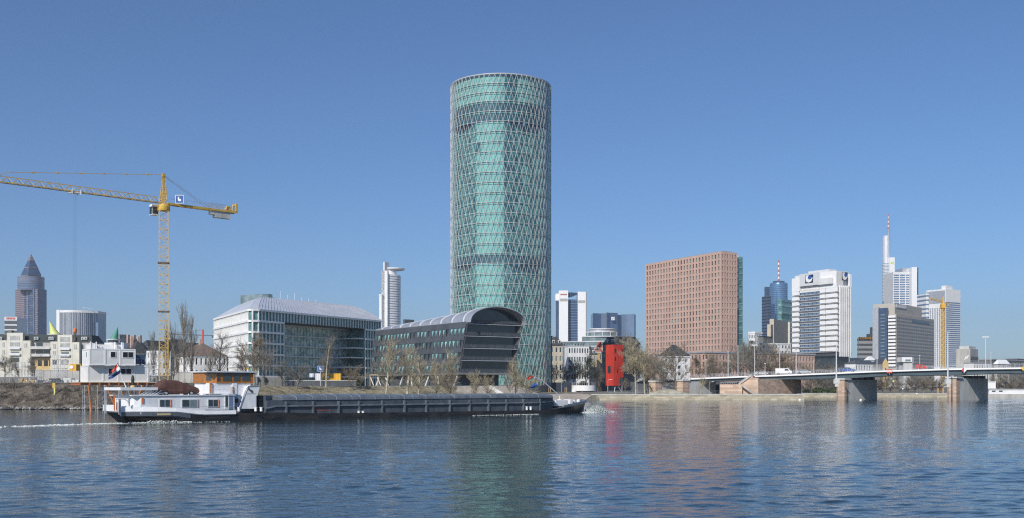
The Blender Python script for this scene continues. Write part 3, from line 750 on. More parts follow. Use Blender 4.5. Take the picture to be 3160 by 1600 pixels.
# deckhouse
wd = .75; dz0, dz1 = 1.0, Z(560, 1222, wd)
mb = MB(); a, b = U(409), U(725)
mb.prism([(a, wd+1.0), (a+.35, wd+.35), (a+1.0, wd), (b, wd), (b, BW-wd), (a+1.0, BW-wd), (a, BW-wd-1)], dz0, dz1); dh = mb.build('deckhouse', 'deckhouse_white', barge)
mb = MB(); mb.box(a-.1, b+.1, wd-.12, BW-wd+.12, dz1+.002, dz1+.1); mb.build('roof', 'white_paint', dh)
mb = MB(); mb.box(U(628), U(722), wd+.02, BW-wd, dz1+.102, Z(670, 1215, wd)); mb.build('raised_roof', 'deckhouse_white', dh)
for (x0, x1) in ((492, 527), (561, 611), (642, 675)):
    xm = (x0+x1)/2; z0, z1 = Z(xm, 1257.5, wd), Z(xm, 1232.5, wd); mb = MB(); mb.box(U(x0), U(x1), wd-.06, wd-.002, z0, z1)
    wn = mb.build('window', 'steel_white', dh); mb = MB(); u0, u1 = U(x0)+.1, U(x1)-.1; um = (u0+u1)/2
    mb.box(u0, um-.05, wd-.09, wd-.062, z0+.08, z1-.08, 0); mb.box(um+.05, u1, wd-.09, wd-.062, z0+.08, z1-.08, 1 if x0 == 561 else 0); mb.build('pane', ['glass', 'glass_light'], wn)
    mb = MB(); mb.box(U(x1), U(x1)+.06, wd-.08, wd-.003, z0, z1); mb.build('shutter', 'orange', wn)
dr_ = bx('door', 693, 707, 1218, 1262, wd-.05, wd-.003, 'white_paint', dh); bx('pane', 696, 703, 1221, 1257, wd-.08, wd-.052, 'glass', dr_)
bx('porch_glass', 707, 719, 1217, 1266, wd-.04, wd-.003, 'glass_blue_mid', dh)
mb = MB()
for i, x in enumerate((637, 641, 650, 655, 661, 667, 673, 679)): mb.box(U(x), U(x)+.22, wd-.03, wd+.0, Z(x, 1220.5, wd), Z(x, 1216.5, wd))
mb.build('lettering', 'steel_dark', dh)
mb = MB(); mb.bar((U(620), wd-.25, Z(640, 1254, wd)), (U(722), wd-.25, Z(722, 1256, wd)), .03); mb.build('handrail', 'steel', dh)
for x0, x1 in ((407, 414), (437, 444)):
    bx('shutter', x0, x1, 1229, 1246, wd-.06+(.9 if x0 < 420 else 0), wd-.004+(.95 if x0 < 420 else 0), 'orange', dh)
# wheelhouse
wa, wb_ = 1.6, 5.8
bx('wheelhouse_base', 645, 773, 1183, 1222, wa+.1, wb_, 'deckhouse_white')
mb = MB(); u0, u1 = U(641, wa), U(782, wa); z0, z1 = Z(700, 1183, wa), Z(700, 1150, wa)
ch = 1.1; mb.prism([(u0, wa+ch), (u0+ch, wa), (u1, wa), (u1, wb_), (u0, wb_)], z0, z1); wh = mb.build('wheelhouse', 'wood', barge)
mb = MB(); mb.box(u0-.25, u1+.3, wa-.3, wb_+.3, z1+.002, z1+.14); mb.build('roof', 'steel_white', wh)
mb = MB(); mb.box(u0-.1, u1+.1, wa-.14, wa-.002, z1-.16, z1); mb.build('eaves', 'steel_dark', wh)
for (x0, x1) in ((656, 678), (688, 713), (721, 740), (747, 771)):
    xm = (x0+x1)/2; mb = MB(); mb.box(max(U(x0, wa), u0+ch+.05), U(x1, wa), wa-.05, wa-.003, Z(xm, 1176, wa), Z(xm, 1155, wa)); mb.build('window', 'glass', wh)
fc = Face((u0, wa+ch), (u0+ch, wa)); mb = MB(); fc.box(mb, .3, .9, z0+.3, z1-.25, .004, .04); mb.build('window', 'glass', wh)
bx('post', 649, 655, 1183, 1214, wa-.02, wa+.098, 'wood'); bx('post', 716, 721, 1194, 1215, wa-.1, wa-.0, 'wood')
bx('door', 717, 731, 1180, 1216, wa+.0, wa+.098, 'deckhouse_white')
mb = MB()
for (x0, x1) in ((656, 705), (722, 744)):
    for y in (1190, 1203): mb.bar((U(x0), wd+.2, Z(x0, y, wd)), (U(x1), wd+.2, Z(x1, y, wd)), .025)
    for x in (x0, x1): mb.bar((U(x), wd+.2, Z(x, 1190, wd)), (U(x), wd+.2, Z(x, 1216, wd)), .025)
mb.build('railing', 'steel_white', barge)
bx('recess_box', 722, 743, 1219, 1258, wd+.5, BW-1.5, mat('recess_blue', (.13, .19, .30), rough=.5)); bx('porthole', 726, 736, 1232, 1244, wd+.44, wd+.498, 'black')  # grey-blue box set back between deckhouse and funnel block
# funnel block with the slanted front and the bird emblem
def fp(x, y): return (U(x), Z(x, y, wd))
pl = [fp(742, 1262), fp(770, 1192), fp(806, 1191), fp(797, 1222), fp(794, 1222), fp(794, 1262)]
mb = MB(); k = len(pl); mb.v = [(u, wd+.1, z) for u, z in pl] + [(u, 5.6, z) for u, z in pl]
mb.f = [tuple(range(k))[::-1], tuple(range(k, 2*k))] + [(i, (i+1) % k, k+(i+1) % k, k+i) for i in range(k)]; mb.m = [0]*len(mb.f)
fun = mb.build('funnel_block', 'deckhouse_white', barge)
mb = MB(); mb.path([(u, wd+.06, z) for u, z in (fp(742, 1262), fp(755, 1222), fp(763, 1200), fp(770, 1192), fp(806, 1191))], .05, n=4); mb.build('edge_pipe', 'steel', fun)
bird = [(769, 1200), (773, 1199), (775, 1203), (780, 1204), (784, 1208), (784, 1213), (779, 1213), (774, 1208), (769, 1204)]
flat_poly([fp(*q) for q in bird], 1, lambda u, w, z: (u, wd+.07 + w*.028, z)).build('bird_emblem', 'steel_dark', fun)
mb = MB(); mb.box(U(764), U(792), wd+.07, wd+.098, Z(778, 1216, wd), Z(778, 1215, wd)); mb.build('emblem_line', 'grey', fun)
bx('store_box', 796, 814, 1222, 1259, wd+.3, BW-1.4, 'black'); bx('post', 814, 820, 1222, 1260, wd+.25, wd+.7, 'hatch_steel')
# stern canopy, rails, flag
mb = MB(); mb.box(U(372, .9), U(487, .9), .9, 6.0, Z(410, 1205, .9), Z(410, 1196, .9)); can = mb.build('canopy', 'deckhouse_white', barge)
for x, w_ in ((375, 1.1), (375, 5.6)):
    mb = MB(); mb.box(U(x)-.1, U(x)+.12, w_, w_+.2, 1.0, Z(x, 1205, .9)-.01); mb.build('canopy_post', 'steel', can)
for ks in range(5):
    mb = MB(); x = 436+ks*11; mb.bar((U(x), 1.0, Z(x, 1220, 1)), (U(x)+.9, 1.2, Z(x, 1206, 1)), .06); mb.bar((U(x), 1.0, Z(x, 1219, 1)), (U(x)+1.4, 1.4, Z(x, 1213, 1)), .05); mb.build('deck_gear', 'steel_white', barge)
mb = MB(); mb.path([(U(360), .9, 1.5), (U(361), .9, Z(361, 1232)), (U(372), .9, Z(372, 1231)), (U(388), .9, Z(388, 1232)), (U(396), .9, Z(396, 1238)), (U(401), .9, Z(401, 1253))], .07, n=6); mb.build('stern_rail', 'white_paint', barge)
mb = MB(); mb.bar((U(367), 2.0, 1.4), (U(367), 2.0, Z(367, 1221, 2)), .08); mb.bar((U(364), .9, 1.4), (U(364), .9, Z(364, 1242)), .07); mb.build('fire_post', 'orange', barge)
mb = MB(); mb.bar((U(394), 1.1, Z(394, 1196, 1)), (U(364), 1.1, Z(364, 1117, 1)), .07, .04, n=6); fpole = mb.build('flagpole', 'white_paint', barge)
# the hanging tricolour
M['flag_red'] = mat('flag_red', (.50, .05, .03), var=.08); M['flag_white'] = mat('flag_white', (.72, .72, .72), var=.04); M['flag_blue'] = mat('flag_blue', (.03, .07, .22), var=.1)
def cloth(name, q, mats, par, n=10, amp=.12, w=1.1, thick=.0):
    """q: four corners (x, y) of the hanging cloth: hoist top, hoist bottom, fly bottom, fly top; stripes run hoist to fly"""
    A, B, C_, D = [Vector((U(x, w), Z(x, y, w))) for x, y in q]; mb = MB(); nm = len(mats)*4
    def S(s_, t_):
        p = (A.lerp(D, s_)).lerp(B.lerp(C_, s_), t_); return (p.x, w + amp*math.sin(5*s_+7*t_)+amp*.6*math.sin(11*s_-3*t_), p.y - .10*math.sin(math.pi*s_))
    for i in range(n):
        for j in range(nm): mb.quad(S(i/n, j/nm), S((i+1)/n, j/nm), S((i+1)/n, (j+1)/nm), S(i/n, (j+1)/nm), j//4)
    return mb.build(name, mats, par)
cloth('flag', [(365, 1119), (371, 1152), (334, 1172), (337, 1150)], ['flag_red', 'flag_white', 'flag_blue'], fpole)
# hold: coaming, stiffeners, rounded hatch covers
h0, h1 = U(822), U(1712); ci = .55
def depth_top(x, y): return Z(x, y, ci)
cz = Z(1100, 1234, ci)
mb = MB(); mb.prism([(h0, ci), (U(1660), ci), (h1+.6, ci+1.1), (h1+.6, BW-ci-1.1), (U(1660), BW-ci), (h0, BW-ci)], .3, cz); mb.build('hold_side', 'hull_grey', barge)
mb = MB(); mb.bar((U(846), ci-.12, cz-.72), (U(1660), ci-.12, cz-.72), .12, n=6); mb.bar((U(1660), ci-.12, cz-.72), (h1+.4, ci+.95, cz-.55), .12, n=6)
mb.path([(U(815), ci-.1, Z(815, 1262, ci)), (U(828), ci-.1, Z(828, 1260, ci)), (U(850), ci-.1, cz-.72)], .1, n=6); mb.build('side_rail', 'hatch_steel', barge)
for x in (881, 964, 1043, 1106, 1177, 1246, 1313, 1386, 1447, 1505, 1560, 1613, 1664):
    mb = MB(); mb.box(U(x)-.11, U(x)+.11, ci-.22, ci-.003, .5, cz-.15); mb.build('stiffener', 'hatch_steel', barge)
for x in (733, 785, 802, 1103, 1116, 1621, 1633):
    mb = MB(); yb = 1270 if x < 900 else (1281 if x < 1200 else 1266); zb2 = Z(x, yb, .2); mb.lathe([(.16, zb2), (.16, zb2+.42), (.2, zb2+.43), (.2, zb2+.5)], n=10, c=(U(x), .25)); mb.build('bollard', 'white_paint', barge)
x0 = 868; xsd = [868, 912, 962, 1005, 1035, 1083, 1108, 1155, 1200, 1245, 1272, 1312, 1352, 1400, 1450, 1512, 1565, 1608, 1660, 1706]
for i, (a, b) in enumerate(zip(xsd, xsd[1:])):
    hi = .16 if i in (2, 3, 4, 5, 6) else (.08 if i % 2 else 0); prof = []
    for j in range(13):
        q = math.pi*j/12; cy = BW/2; ry = BW/2-ci+.08+hi*.3; rz = Z(1150, 1220, ci+1.0)-cz+hi
        c_, s_ = math.cos(q), math.sin(q); prof.append((cy - ry*(abs(c_)**.55)*(1 if c_ > 0 else -1), cz + .02 + rz*s_**.6))
    rg = [[(u, y, z) for y, z in prof] for u in (U(a)+.02, U(b)-.02)]
    mb = MB(); mb.loft(rg); hc = mb.build('hatch_cover', 'hatch_steel', barge)
    mb = MB(); y, z = prof[2]; 
    for (p, q) in zip(prof[:5], prof[1:6]): mb.bar((U(a)+.08, p[0]-.02, p[1]+.01), (U(a)+.08, q[0]-.02, q[1]+.01), .028, n=4)
    mb.build('cover_rib', 'steel', hc)
mb = MB()
for j, (n, y) in enumerate(((7, 1259.5), (8, 1266.5))):
    for i in range(n): x = 970 + i*6.2 + (0 if i < n-1 else 3); mb.box(U(x), U(x+4.4), ci-.03, ci-.003, Z(x, y+2, ci), Z(x, y-1, ci))
mb.build('red_lettering', mat('letter_red', (.32, .07, .04)), barge)
# bow gear
for x, y, r, hgt in ((1727, 1236, .5, .9), (1752, 1233, .9, .7), (1770, 1236, .35, .5), (1785, 1235, .3, .45)):
    mb = MB(); z = sheer(U(x, 3.6)) ; mb.lathe([(r, z), (r, z+hgt*.8), (r*.6, z+hgt)], n=10, c=(U(x, 3.6), BW/2-.5)); mb.build('winch', 'white_paint', barge)
mb = MB(); mb.box(U(1716, 1.6), U(1753, 1.6), 1.6, 5, sheer(69), sheer(69)+.9); mb.build('bow_locker', 'deckhouse_white', barge)
mb = MB(); mb.bar((U(1742), .9, 0.4), (U(1742), .9, 1.1), .08); mb.bar((U(1735), .7, .15), (U(1743), .8, .6), .12, n=5); mb.build('anchor', mat('anchor_green', (.18, .36, .30)), barge)
mb = MB(); rg = []
for u in [LB-8+8*i/8 for i in range(9)]:
    h = half(min(u, LB-.02), 1)+.04; z = sheer(u); rg.append([(u, BW/2-h, z-.12), (u, BW/2-h-.04, z), (u, BW/2-h, z+.28), (u, BW/2-h+.1, z+.28)])
mb.loft(rg); rg = [[(p[0], BW-p[1], p[2]) for p in r] for r in rg]; mb.loft(rg); mb.build('bow_bulwark', 'hatch_steel', barge)
mb = MB(); mb.path([(U(1727, 2), 2, Z(1727, 1222, 2)), (U(1675, 2), 2, Z(1675, 1176, 2)), (U(1650, 2), 2, Z(1650, 1165, 2))], .08, n=5); mb.bar((U(1727, 2), 2, sheer(68)), (U(1727, 2), 2, Z(1727, 1222, 2)), .1, n=5); mast = mb.build('bow_mast', 'steel_white', barge)
cloth('flag', [(1648, 1163), (1640, 1168), (1624, 1172), (1636, 1158)], ['red'], mast, w=2.0); cloth('flag', [(1653, 1181), (1657, 1192), (1640, 1199), (1634, 1196)], ['sign_blue'], mast, w=2.0)
# covered car on the deckhouse roof
cx0, cx1 = U(487, 1.5), U(617, 1.5); cz0 = dz1+.103; L_ = cx1-cx0
car = thing('covered_car', 'car under a brown fabric cover parked on the barge deckhouse roof', 'car', (BL.x+be.x*cx0-be.y*1.5, BL.y+be.y*cx0+be.x*1.5, cz0), brot)
hh = Z(545, 1173, 1.5)-cz0
prof = [(0, .32, .62), (.03, .2, .68), (.09, .16, .86), (.18, .14, .98), (.35, .13, 1.0), (.50, .13, .97), (.60, .13, .86), (.70, .13, .73), (.80, .15, .64), (.92, .17, .55), (.985, .22, .46), (1, .3, .40)]
rg = []; rnd = random.Random(5)
for q, lo, hi in prof:
    r = []
    for a in range(16):
        t_ = 2*math.pi*a/16; cc, ss = math.cos(t_), math.sin(t_); wv = .92*(1-.12*(1 if q in (0, 1) else 0)); y = .95 + wv*abs(cc)**.35*(1 if cc > 0 else -1)*(1-.20*max(0, ss)); z = hh*((hi+lo*.4)/2 + (hi-lo*.4)/2*abs(ss)**.6*(1 if ss > 0 else -1)); r.append((q*L_+rnd.uniform(-.03, .03), y+rnd.uniform(-.03, .03), z))
    rg.append(r)
mb = MB(); mb.loft(rg); mb.build('fabric_cover', 'cloth_brown', car, smooth=False)
for q in (.2, .8):
    for y in (.05, 1.65):
        mb = MB(); mb.bar((q*L_, y, .22), (q*L_, y+.2, .22), .3, n=14); wl_ = mb.build('wheel', 'black', car); mb = MB(); mb.bar((q*L_, y-.02, .2), (q*L_, y, .2), .15, n=10); mb.build('rim', 'steel', wl_)
ps = thing('folded_parasol', 'dark green folded parasol standing aft on the barge canopy', 'parasol', (BL.x+be.x*U(434)-be.y*3, BL.y+be.y*U(434)+be.x*3, Z(410, 1196, .9)), brot)
mb = MB(); mb.lathe([(.05, .15), (.16, .5), (.2, .9), (.13, 1.25), (.02, 1.4)], n=10); mb.build('canopy', 'leaf_dark', ps); mb = MB(); mb.lathe([(.3, 0), (.22, .18), (.06, .25)], n=10); mb.build('base', 'ochre', ps)

# wake and bow wave
fm = mat('foam_white', (.60, .63, .60), rough=.8, var=.15, scale=2); rnd = random.Random(9)
fd = mat('foam_thin', (.30, .34, .33), rough=.6, var=.2, scale=2)
mb = MB()
def wl2(u, w): q = BL + be*u + Vector((-be.y, be.x))*w; return q.x, q.y
for i in range(2600):
    d = rnd.random()**1.15*44
    if math.sin(d*.9)+.6*math.sin(d*2.3+1) < rnd.uniform(-1.6, .6): continue
    u = US-d; w = 1.6 - .05*d + .5*math.sin(d*.35) + rnd.gauss(0, .4+.045*d) ; x, y = wl2(u, w-d*.16)
    mb_r = rnd.uniform(.03, .11)*(1-.5*d/44); k0 = len(mb.v); blob(mb, (x, y, .015), mb_r, rnd, rnd.choice((0, 0, 1)))
    for k in range(k0, len(mb.v)): vx, vy, vz = mb.v[k]; mb.v[k] = (x+(vx-x)*2.4, y+(vy-y)*1.0, vz*.8)
for i in range(420):
    u = rnd.uniform(3.2, 9.5); x, y = wl2(u, BW/2-half(max(.1, u), 0)-rnd.uniform(0, .35)); blob(mb, (x, y, rnd.uniform(0, .22 if 5 < u < 8 else .06)), rnd.uniform(.05, .13), rnd, 0)
for i in range(260):
    u = rnd.uniform(-1, 14); x, y = wl2(u, rnd.uniform(-1.2, .6) - .0); blob(mb, (x, y, 0), rnd.uniform(.04, .1), rnd, 1)
for i in range(7000):
    q = rnd.random()**.8; u = LB - 3.0 + q*6.6; w = BW/2 - 1.3 + (1-q)*-1.9 + rnd.gauss(0, .7); hz = (1.25*math.exp(-((q-.5)/.26)**2)*rnd.random()**1.6*(.75+.25*math.sin(u*5))) ; x, y = wl2(u, w); blob(mb, (x, y, hz), rnd.uniform(.03, .10)*(1.3-hz*.5), rnd, rnd.choice((0, 0, 0, 1)))
for i in range(300):
    u = rnd.uniform(50, 62); x, y = wl2(u, -rnd.uniform(.1, 1.2)*(1.1 - abs(u-57)/9)); blob(mb, (x, y, 0), rnd.uniform(.04, .11), rnd, rnd.choice((0, 1)))
tag(mb.build('foam', [fm, fd]), kind='stuff')

# ---------------------------------------------------------------- tower crane
CR = Vector((px(505, 220), 220)); jd = Vector((-.707, -.707))
crane = thing('tower_crane', 'tall yellow tower crane with long lattice jib reaching over the building site', 'crane', (CR.x, CR.y, 4.4), math.atan2(-.707, -.707))
zj = 42.2-4.4; hw = .86
# local x runs along the jib
def chords(mb, p, q, ws, nb, r, rb):
    """square lattice box between p and q; ws: half widths"""
    pass
mb = MB(); nb = 19; zt_ = zj-1.6
for sx in (-1, 1):
    for sy in (-1, 1): mb.bar((sx*hw, sy*hw, -2), (sx*hw, sy*hw, zt_), .13)
for k in range(nb*1):
    z0 = zt_*k/nb; z1 = zt_*(k+1)/nb; zm = (z0+z1)/2
    for (a, b) in (((-1,-1),(1,-1)), ((1,-1),(1,1)), ((1,1),(-1,1)), ((-1,1),(-1,-1))):
        mb.bar((a[0]*hw, a[1]*hw, z0), (b[0]*hw, b[1]*hw, zm), .05, caps=False); mb.bar((b[0]*hw, b[1]*hw, zm), (a[0]*hw, a[1]*hw, z1), .05, caps=False)
        mb.bar((a[0]*hw, a[1]*hw, z0), (b[0]*hw, b[1]*hw, z0), .055, caps=False)
    mb.bar((-.25, .3, z0), (-.25, .3, z1), .03); mb.bar((.25, .3, z0), (.25, .3, z1), .03)
    for i in range(5): mb.bar((-.25, .3, z0+(z1-z0)*i/5), (.25, .3, z0+(z1-z0)*i/5), .02, caps=False)
mb.build('mast', 'crane_yellow', crane, rotz=R(63.3))
for z in (zt_*.42, zt_*.70):
    mb = MB(); 
    for a, b in (((-1,-1),(1,-1)), ((1,-1),(1,1)), ((1,1),(-1,1)), ((-1,1),(-1,-1))): mb.bar((a[0]*1.05, a[1]*1.05, z), (b[0]*1.05, b[1]*1.05, z), .16)
    mb.build('mast_collar', 'roof_brown', crane, rotz=R(63.3))
mb = MB(); mb.lathe([(1.25, zt_), (1.3, zt_+.3), (1.3, zt_+.9), (1.0, zt_+1.4)], n=16); mb.build('slewing_ring', 'crane_yellow', crane)
za = pz(537, 220)-4.4; mb = MB()
for sx in (-1, 1):
    for sy in (-1, 1): mb.bar((sx*.62, sy*.62, zj-.5), (sx*.15+.0, sy*.15, za-.5), .13, .1)
for k in range(4):
    z = zj+(za-zj)*(k+.5)/4.5; q = .62-.47*(k+.5)/4.5
    for a, b in (((-1,-1),(1,-1)), ((1,-1),(1,1)), ((1,1),(-1,1)), ((-1,1),(-1,-1))): mb.bar((a[0]*q, a[1]*q, z), (b[0]*q, b[1]*q, z), .07)
mb.box(-.3, .3, -.3, .3, za-.6, za); mb.build('mast_head', 'crane_yellow', crane)
mb = MB(); JL = 46; wj = .6; hj = 1.15; n = 23
for sy in (-1, 1): mb.bar((.6, sy*wj, zj), (JL, sy*wj, zj), .10)
mb.bar((1.6, 0, zj+hj), (JL, 0, zj+hj), .09)
for k in range(n):
    x0, x1 = .8+(JL-.8)*k/n, .8+(JL-.8)*(k+1)/n; xm = (x0+x1)/2
    for sy in (-1, 1): mb.bar((x0, sy*wj, zj), (xm, 0, zj+hj), .045, caps=False); mb.bar((xm, 0, zj+hj), (x1, sy*wj, zj), .045, caps=False)
    mb.bar((x0, -wj, zj), (x0, wj, zj), .05, caps=False); mb.bar((x0, -wj, zj), (x1, wj, zj), .04, caps=False)
mb.build('jib', 'crane_yellow', crane)
mb = MB(); mb.bar((0, 0, za-.2), (31, 0, zj+hj+.9), .045); mb.bar((0, .15, za-.2), (31, .15, zj+hj+.9), .045); mb.bar((31, .1, zj+hj+.9), (33, .1, zj+hj), .06); mb.build('jib_tie', 'crane_yellow', crane)
for k in range(6): m2 = MB(); x = 3.5+k*4.6; z = za-.2+(zj+hj+.9-za+.2)*x/31; m2.box(x-.25, x+.25, -.05, .2, z-.12, z+.12); m2.build('tie_link', 'crane_yellow', crane)
mb = MB(); CL = 16.9
for sy in (-1, 1): mb.box(-CL, -.5, sy*.65-.09, sy*.65+.09, zj-.25, zj+.15)
for k in range(12): mb.bar((-CL*(k+.5)/12, -.65, zj), (-CL*(k+.5)/12, .65, zj), .05)
mb.box(-CL, -1, -.45, .45, zj+.0, zj+.04); mb.build('counter_jib', 'crane_yellow', crane)
mb = MB()
for sy in (-1, 1):
    mb.bar((0, sy*.25, za-.3), (-10.2, sy*.6, zj+.3), .05); mb.bar((-1, sy*.65, zj+1.15), (-CL, sy*.65, zj+1.15), .02)
    for k in range(9): mb.bar((-1-k*1.9, sy*.65, zj), (-1-k*1.9, sy*.65, zj+1.15), .02)
mb.build('counter_jib_tie', 'steel', crane)
for k in range(5): mb = MB(); x = -10.6-k*.95; mb.box(x-.9, x, -.55, .55, zj-(1.1 if k == 0 else 1.65), zj-.27); mb.build('counterweight', 'concrete_light', crane)
mb = MB()
for sy in (-.7, .7):
    for k in range(9): mb.bar((-14+k*.47, sy, zj+.1), (-14+k*.47, sy, zj+1.3), .035)
    for h in (.7, 1.3): mb.bar((-14, sy, zj+h), (-10.2, sy, zj+h), .04)
mb.build('ballast_guard', 'steel', crane)
mb = MB(); mb.bar((-14.9, -.5, zj+.7), (-14.9, .5, zj+.7), .5, n=12); mb.box(-15.6, -14.2, -.6, .6, zj+.1, zj+.35); mb.build('hoist_winch', 'crane_yellow', crane)
mb = MB()
for sy in (-.65, .65): mb.box(-CL, -CL+.4, sy-.15, sy+.15, zj+.15, zj+1.9)
mb.box(-CL, -CL+.3, -.65, .65, zj+1.5, zj+1.8); mb.build('end_frame', 'crane_yellow', crane)
mb = MB(); mb.box(.7, 2.1, -2.1, -.9, zj-2.5, zj-.3); cab_ = mb.build('cab', 'white_paint', crane); mb = MB(); mb.box(2.103, 2.14, -2.0, -1.0, zj-2.3, zj-.75); mb.box(.85, 2.0, -.897, -.86, zj-2.2, zj-.8); mb.build('cab_window', 'glass', cab_)
mb = MB(); xt = 18.5; mb.box(xt-.85, xt+.85, -.75, .75, zj-.32, zj-.14)
for sx in (-1, 1):
    for sy in (-1, 1): mb.box(xt+sx*.85-.07, xt+sx*.85+.07, sy*.82-.06, sy*.82+.06, zj-.55, zj+.45)
mb.build('trolley', 'white_paint', crane)
mb = MB(); zh = pz(1014, 206.9)-4.4
for sx in (-.2, .2): mb.bar((xt+sx, 0, zj-.3), (xt+sx, 0, zh), .025, n=3)
mb.build('hoist_rope', 'steel_dark', crane)
mb = MB(); mb.lathe([(.15, zh-.9), (.34, zh-.75), (.34, zh-.15), (.15, zh)], n=10, c=(xt, 0)); mb.build('hook_block', 'orange', crane)
mb = MB(); mb.box(xt-.13, xt+.13, -.13, .13, zh-2.6, zh-.92); mb.build('hook_rod', 'roof_brown', crane)
def b_sign(par, S, P, nm='sign_board'):
    """white framed blue board with a rounded white emblem; P(u, w, v) places it, size S"""
    o1 = flat_poly([(0, 0), (S, 0), (S, S), (0, S)], .06, P).build(nm, 'white_paint', par)
    q = .06*S; flat_poly([(q, q), (S-q, q), (S-q, S-q), (q, S-q)], .09, P).build('blue_panel', 'sign_blue', o1)
    e = [(.32, .78), (.32, .40), (.38, .30), (.48, .25), (.58, .25), (.67, .27), (.71, .34), (.71, .44), (.66, .51), (.57, .54), (.49, .54), (.47, .60), (.47, .72), (.42, .78)]
    flat_poly([(a*S, b*S) for a, b in e], .12, P).build('emblem', 'white_paint', o1)
    return o1
x0 = -3.1; cr_, sr_ = math.cos(R(45)), math.sin(R(45))
# board faces the river: world +x is local (-.707, .707)... local axes are rotated by -135 degrees
def signP(u, w, v): X, Y = (u-.9), -w; lx = X*(-.707)+Y*(-.707); ly = X*(.707)+Y*(-.707); return (x0+lx, .9*0+ly+.95, zj+.25+v)
b_sign(crane, 1.75, signP)

# ---------------------------------------------------------------- stacked site cabins on their scaffold platform
s = Site(271, 172, 57, 243, 459, 4.75); wc = s.LR/4; lc = min(6.0, s.LL)
ex = Vector((math.cos(s.rot), math.sin(s.rot))); ey = Vector((-ex.y, ex.x))
def cabin(i, row, off_x, off_y, z, h, win, side, label):
    o = s.C + ex*off_x + ey*off_y; t = thing('site_cabin', label, 'site cabin', (o.x, o.y, z), s.rot, 'white site cabins stacked by the river')
    wdt = wc-.04; mb = MB(); mb.box(.07, wdt-.07, .05, lc, .1, h-.1); mb.build('wall_panel', 'offwhite', t)
    mb = MB()
    for x in (0, wdt-.14):
        for y in (0, lc-.1): mb.box(x, x+.14, y, y+.14, 0, h)
    for z_ in (0, h-.18):
        mb.box(.14, wdt-.14, .002, .14, z_, z_+.18); mb.box(.002, .14, .14, lc-.1, z_, z_+.18); mb.box(wdt-.14, wdt-.002, .14, lc-.1, z_, z_+.18)
    mb.box(.14, wdt-.14, .14, lc-.1, h-.09, h-.03); mb.build('frame', 'white_paint', t)
    W_ = {1: [(.85, 1.55)], 2: [(.35, 1.1), (1.2, 1.95)], 3: [(1.15, 1.95)]}.get(win, [])
    if W_:
        mb = MB(); mb.box(W_[0][0]-.12, W_[-1][1]+.12, -.02, .048, h*.5-.1, h*.5+.95); fr_ = mb.build('window', 'white_paint', t)
        for a, b in W_: mb = MB(); mb.box(a, b, -.05, -.022, h*.5, h*.5+.85); mb.build('pane', 'black', fr_)
    if side: mb = MB(); mb.box(.02, .068, 2.2, 3.0, h*.5, h*.5+.9); fr_ = mb.build('window', 'white_paint', t); mb = MB(); mb.box(-.01, .018, 2.3, 2.9, h*.5+.08, h*.5+.82); mb.build('pane', 'glass_light', fr_)
hc = 2.72
nm = ['left end', 'second from left', 'third from left', 'right end']
for i in range(4): cabin(i, 0, wc*i, 0, s.base, hc, (0, 1, 2, 0)[i], 0, f'white site cabin at the {nm[i]} of the lower row above the scaffold')
for i in range(3): cabin(i, 1, wc*i+.1, -.95, s.base+hc+.02, hc, (0, 1, 2)[i], i == 0, f'white site cabin, {("left", "middle", "right")[i]} one of the upper row, ' + ('blank front', 'single small window', 'paired windows')[i])
rb_ = thing('rooftop_cabin', 'low white cabin set back on top of the stacked site cabins', 'site cabin', (*(s.C+ex*.8+ey*3), s.base+2*hc+.05), s.rot)
mb = MB(); mb.box(0, wc*2.3, 0, 3, 0, .8); mb.box(0, wc*.35, -.6, 0, 0, .95); mb.build('wall', 'offwhite', rb_)
for x in (0, .9, 3.9, 5.0): mb = MB(); mb.box(x, x+.16, -.72, -.62 if x < 1 else -.3, 0, 1.2); mb.build('post', 'white_paint', rb_)
tp_ = thing('open_landing', 'open landing with dark glazing at right of the upper site cabins', 'landing', (*(s.C+ex*(wc*3+.1)+ey*.8), s.base+hc+.02), s.rot)
mb = MB(); mb.box(0, wc*.95, 1.5, 1.55, .3, 1.9); mb.build('screen', 'glass_blue', tp_); mb = MB(); mb.box(0, wc*.95, -.8, 3, 0, .12); mb.build('deck', 'steel_white', tp_)
mb = MB()
for i in range(5): mb.bar((wc*.95*i/4, -.7, .12), (wc*.95*i/4, -.7, 1.2), .025)
mb.bar((0, -.7, 1.2), (wc*.95, -.7, 1.2), .025); mb.build('railing', 'steel', tp_)
pf = thing('scaffold_platform', 'steel scaffold platform with orange beams carrying the site cabins over the bank', 'platform', (*s.C, 0), s.rot)
mb = MB(); mb.box(-1.6, s.LR+1.2, -.9, lc+.3, s.base-.16, s.base-.03); mb.build('deck', 'timber', pf)
mb = MB()
for i in range(9): x = -1.4+(s.LR+2.4)*i/8; mb.box(x-.08, x+.08, -1.1, lc+.2, s.base-.45, s.base-.165)
mb.build('beam', mat('beam_orange', (.50, .13, .05), rough=.6), pf)
mb = MB()
def gz_(lx, ly): q = s.C + ex*lx + ey*ly; return ground_z(q.x, q.y - yw(q.x)) if q.y > yw(q.x) else -.5
for i in range(6):
    for dx in (0, 1.1):
        x = -.6 + (s.LR)*i/5+dx
        if i in (2, ) : continue
        for y in (-.7, .8):
            mb.bar((x, y, gz_(x, y)-.6), (x, y, s.base-.46), .05, n=5)
        for k in range(4): z = .6+k*.95; mb.bar((x, -.7, z), (x, .8, z), .03)
    x = -.6 + s.LR*i/5
    for k in range(4): z = .5+k*.95; mb.bar((x, -.7, z), (x+1.1, -.7, z), .03); mb.bar((x, -.7, z), (x+1.1, -.7, z+.95), .025)
mb.build('scaffold_tower', 'steel', pf)
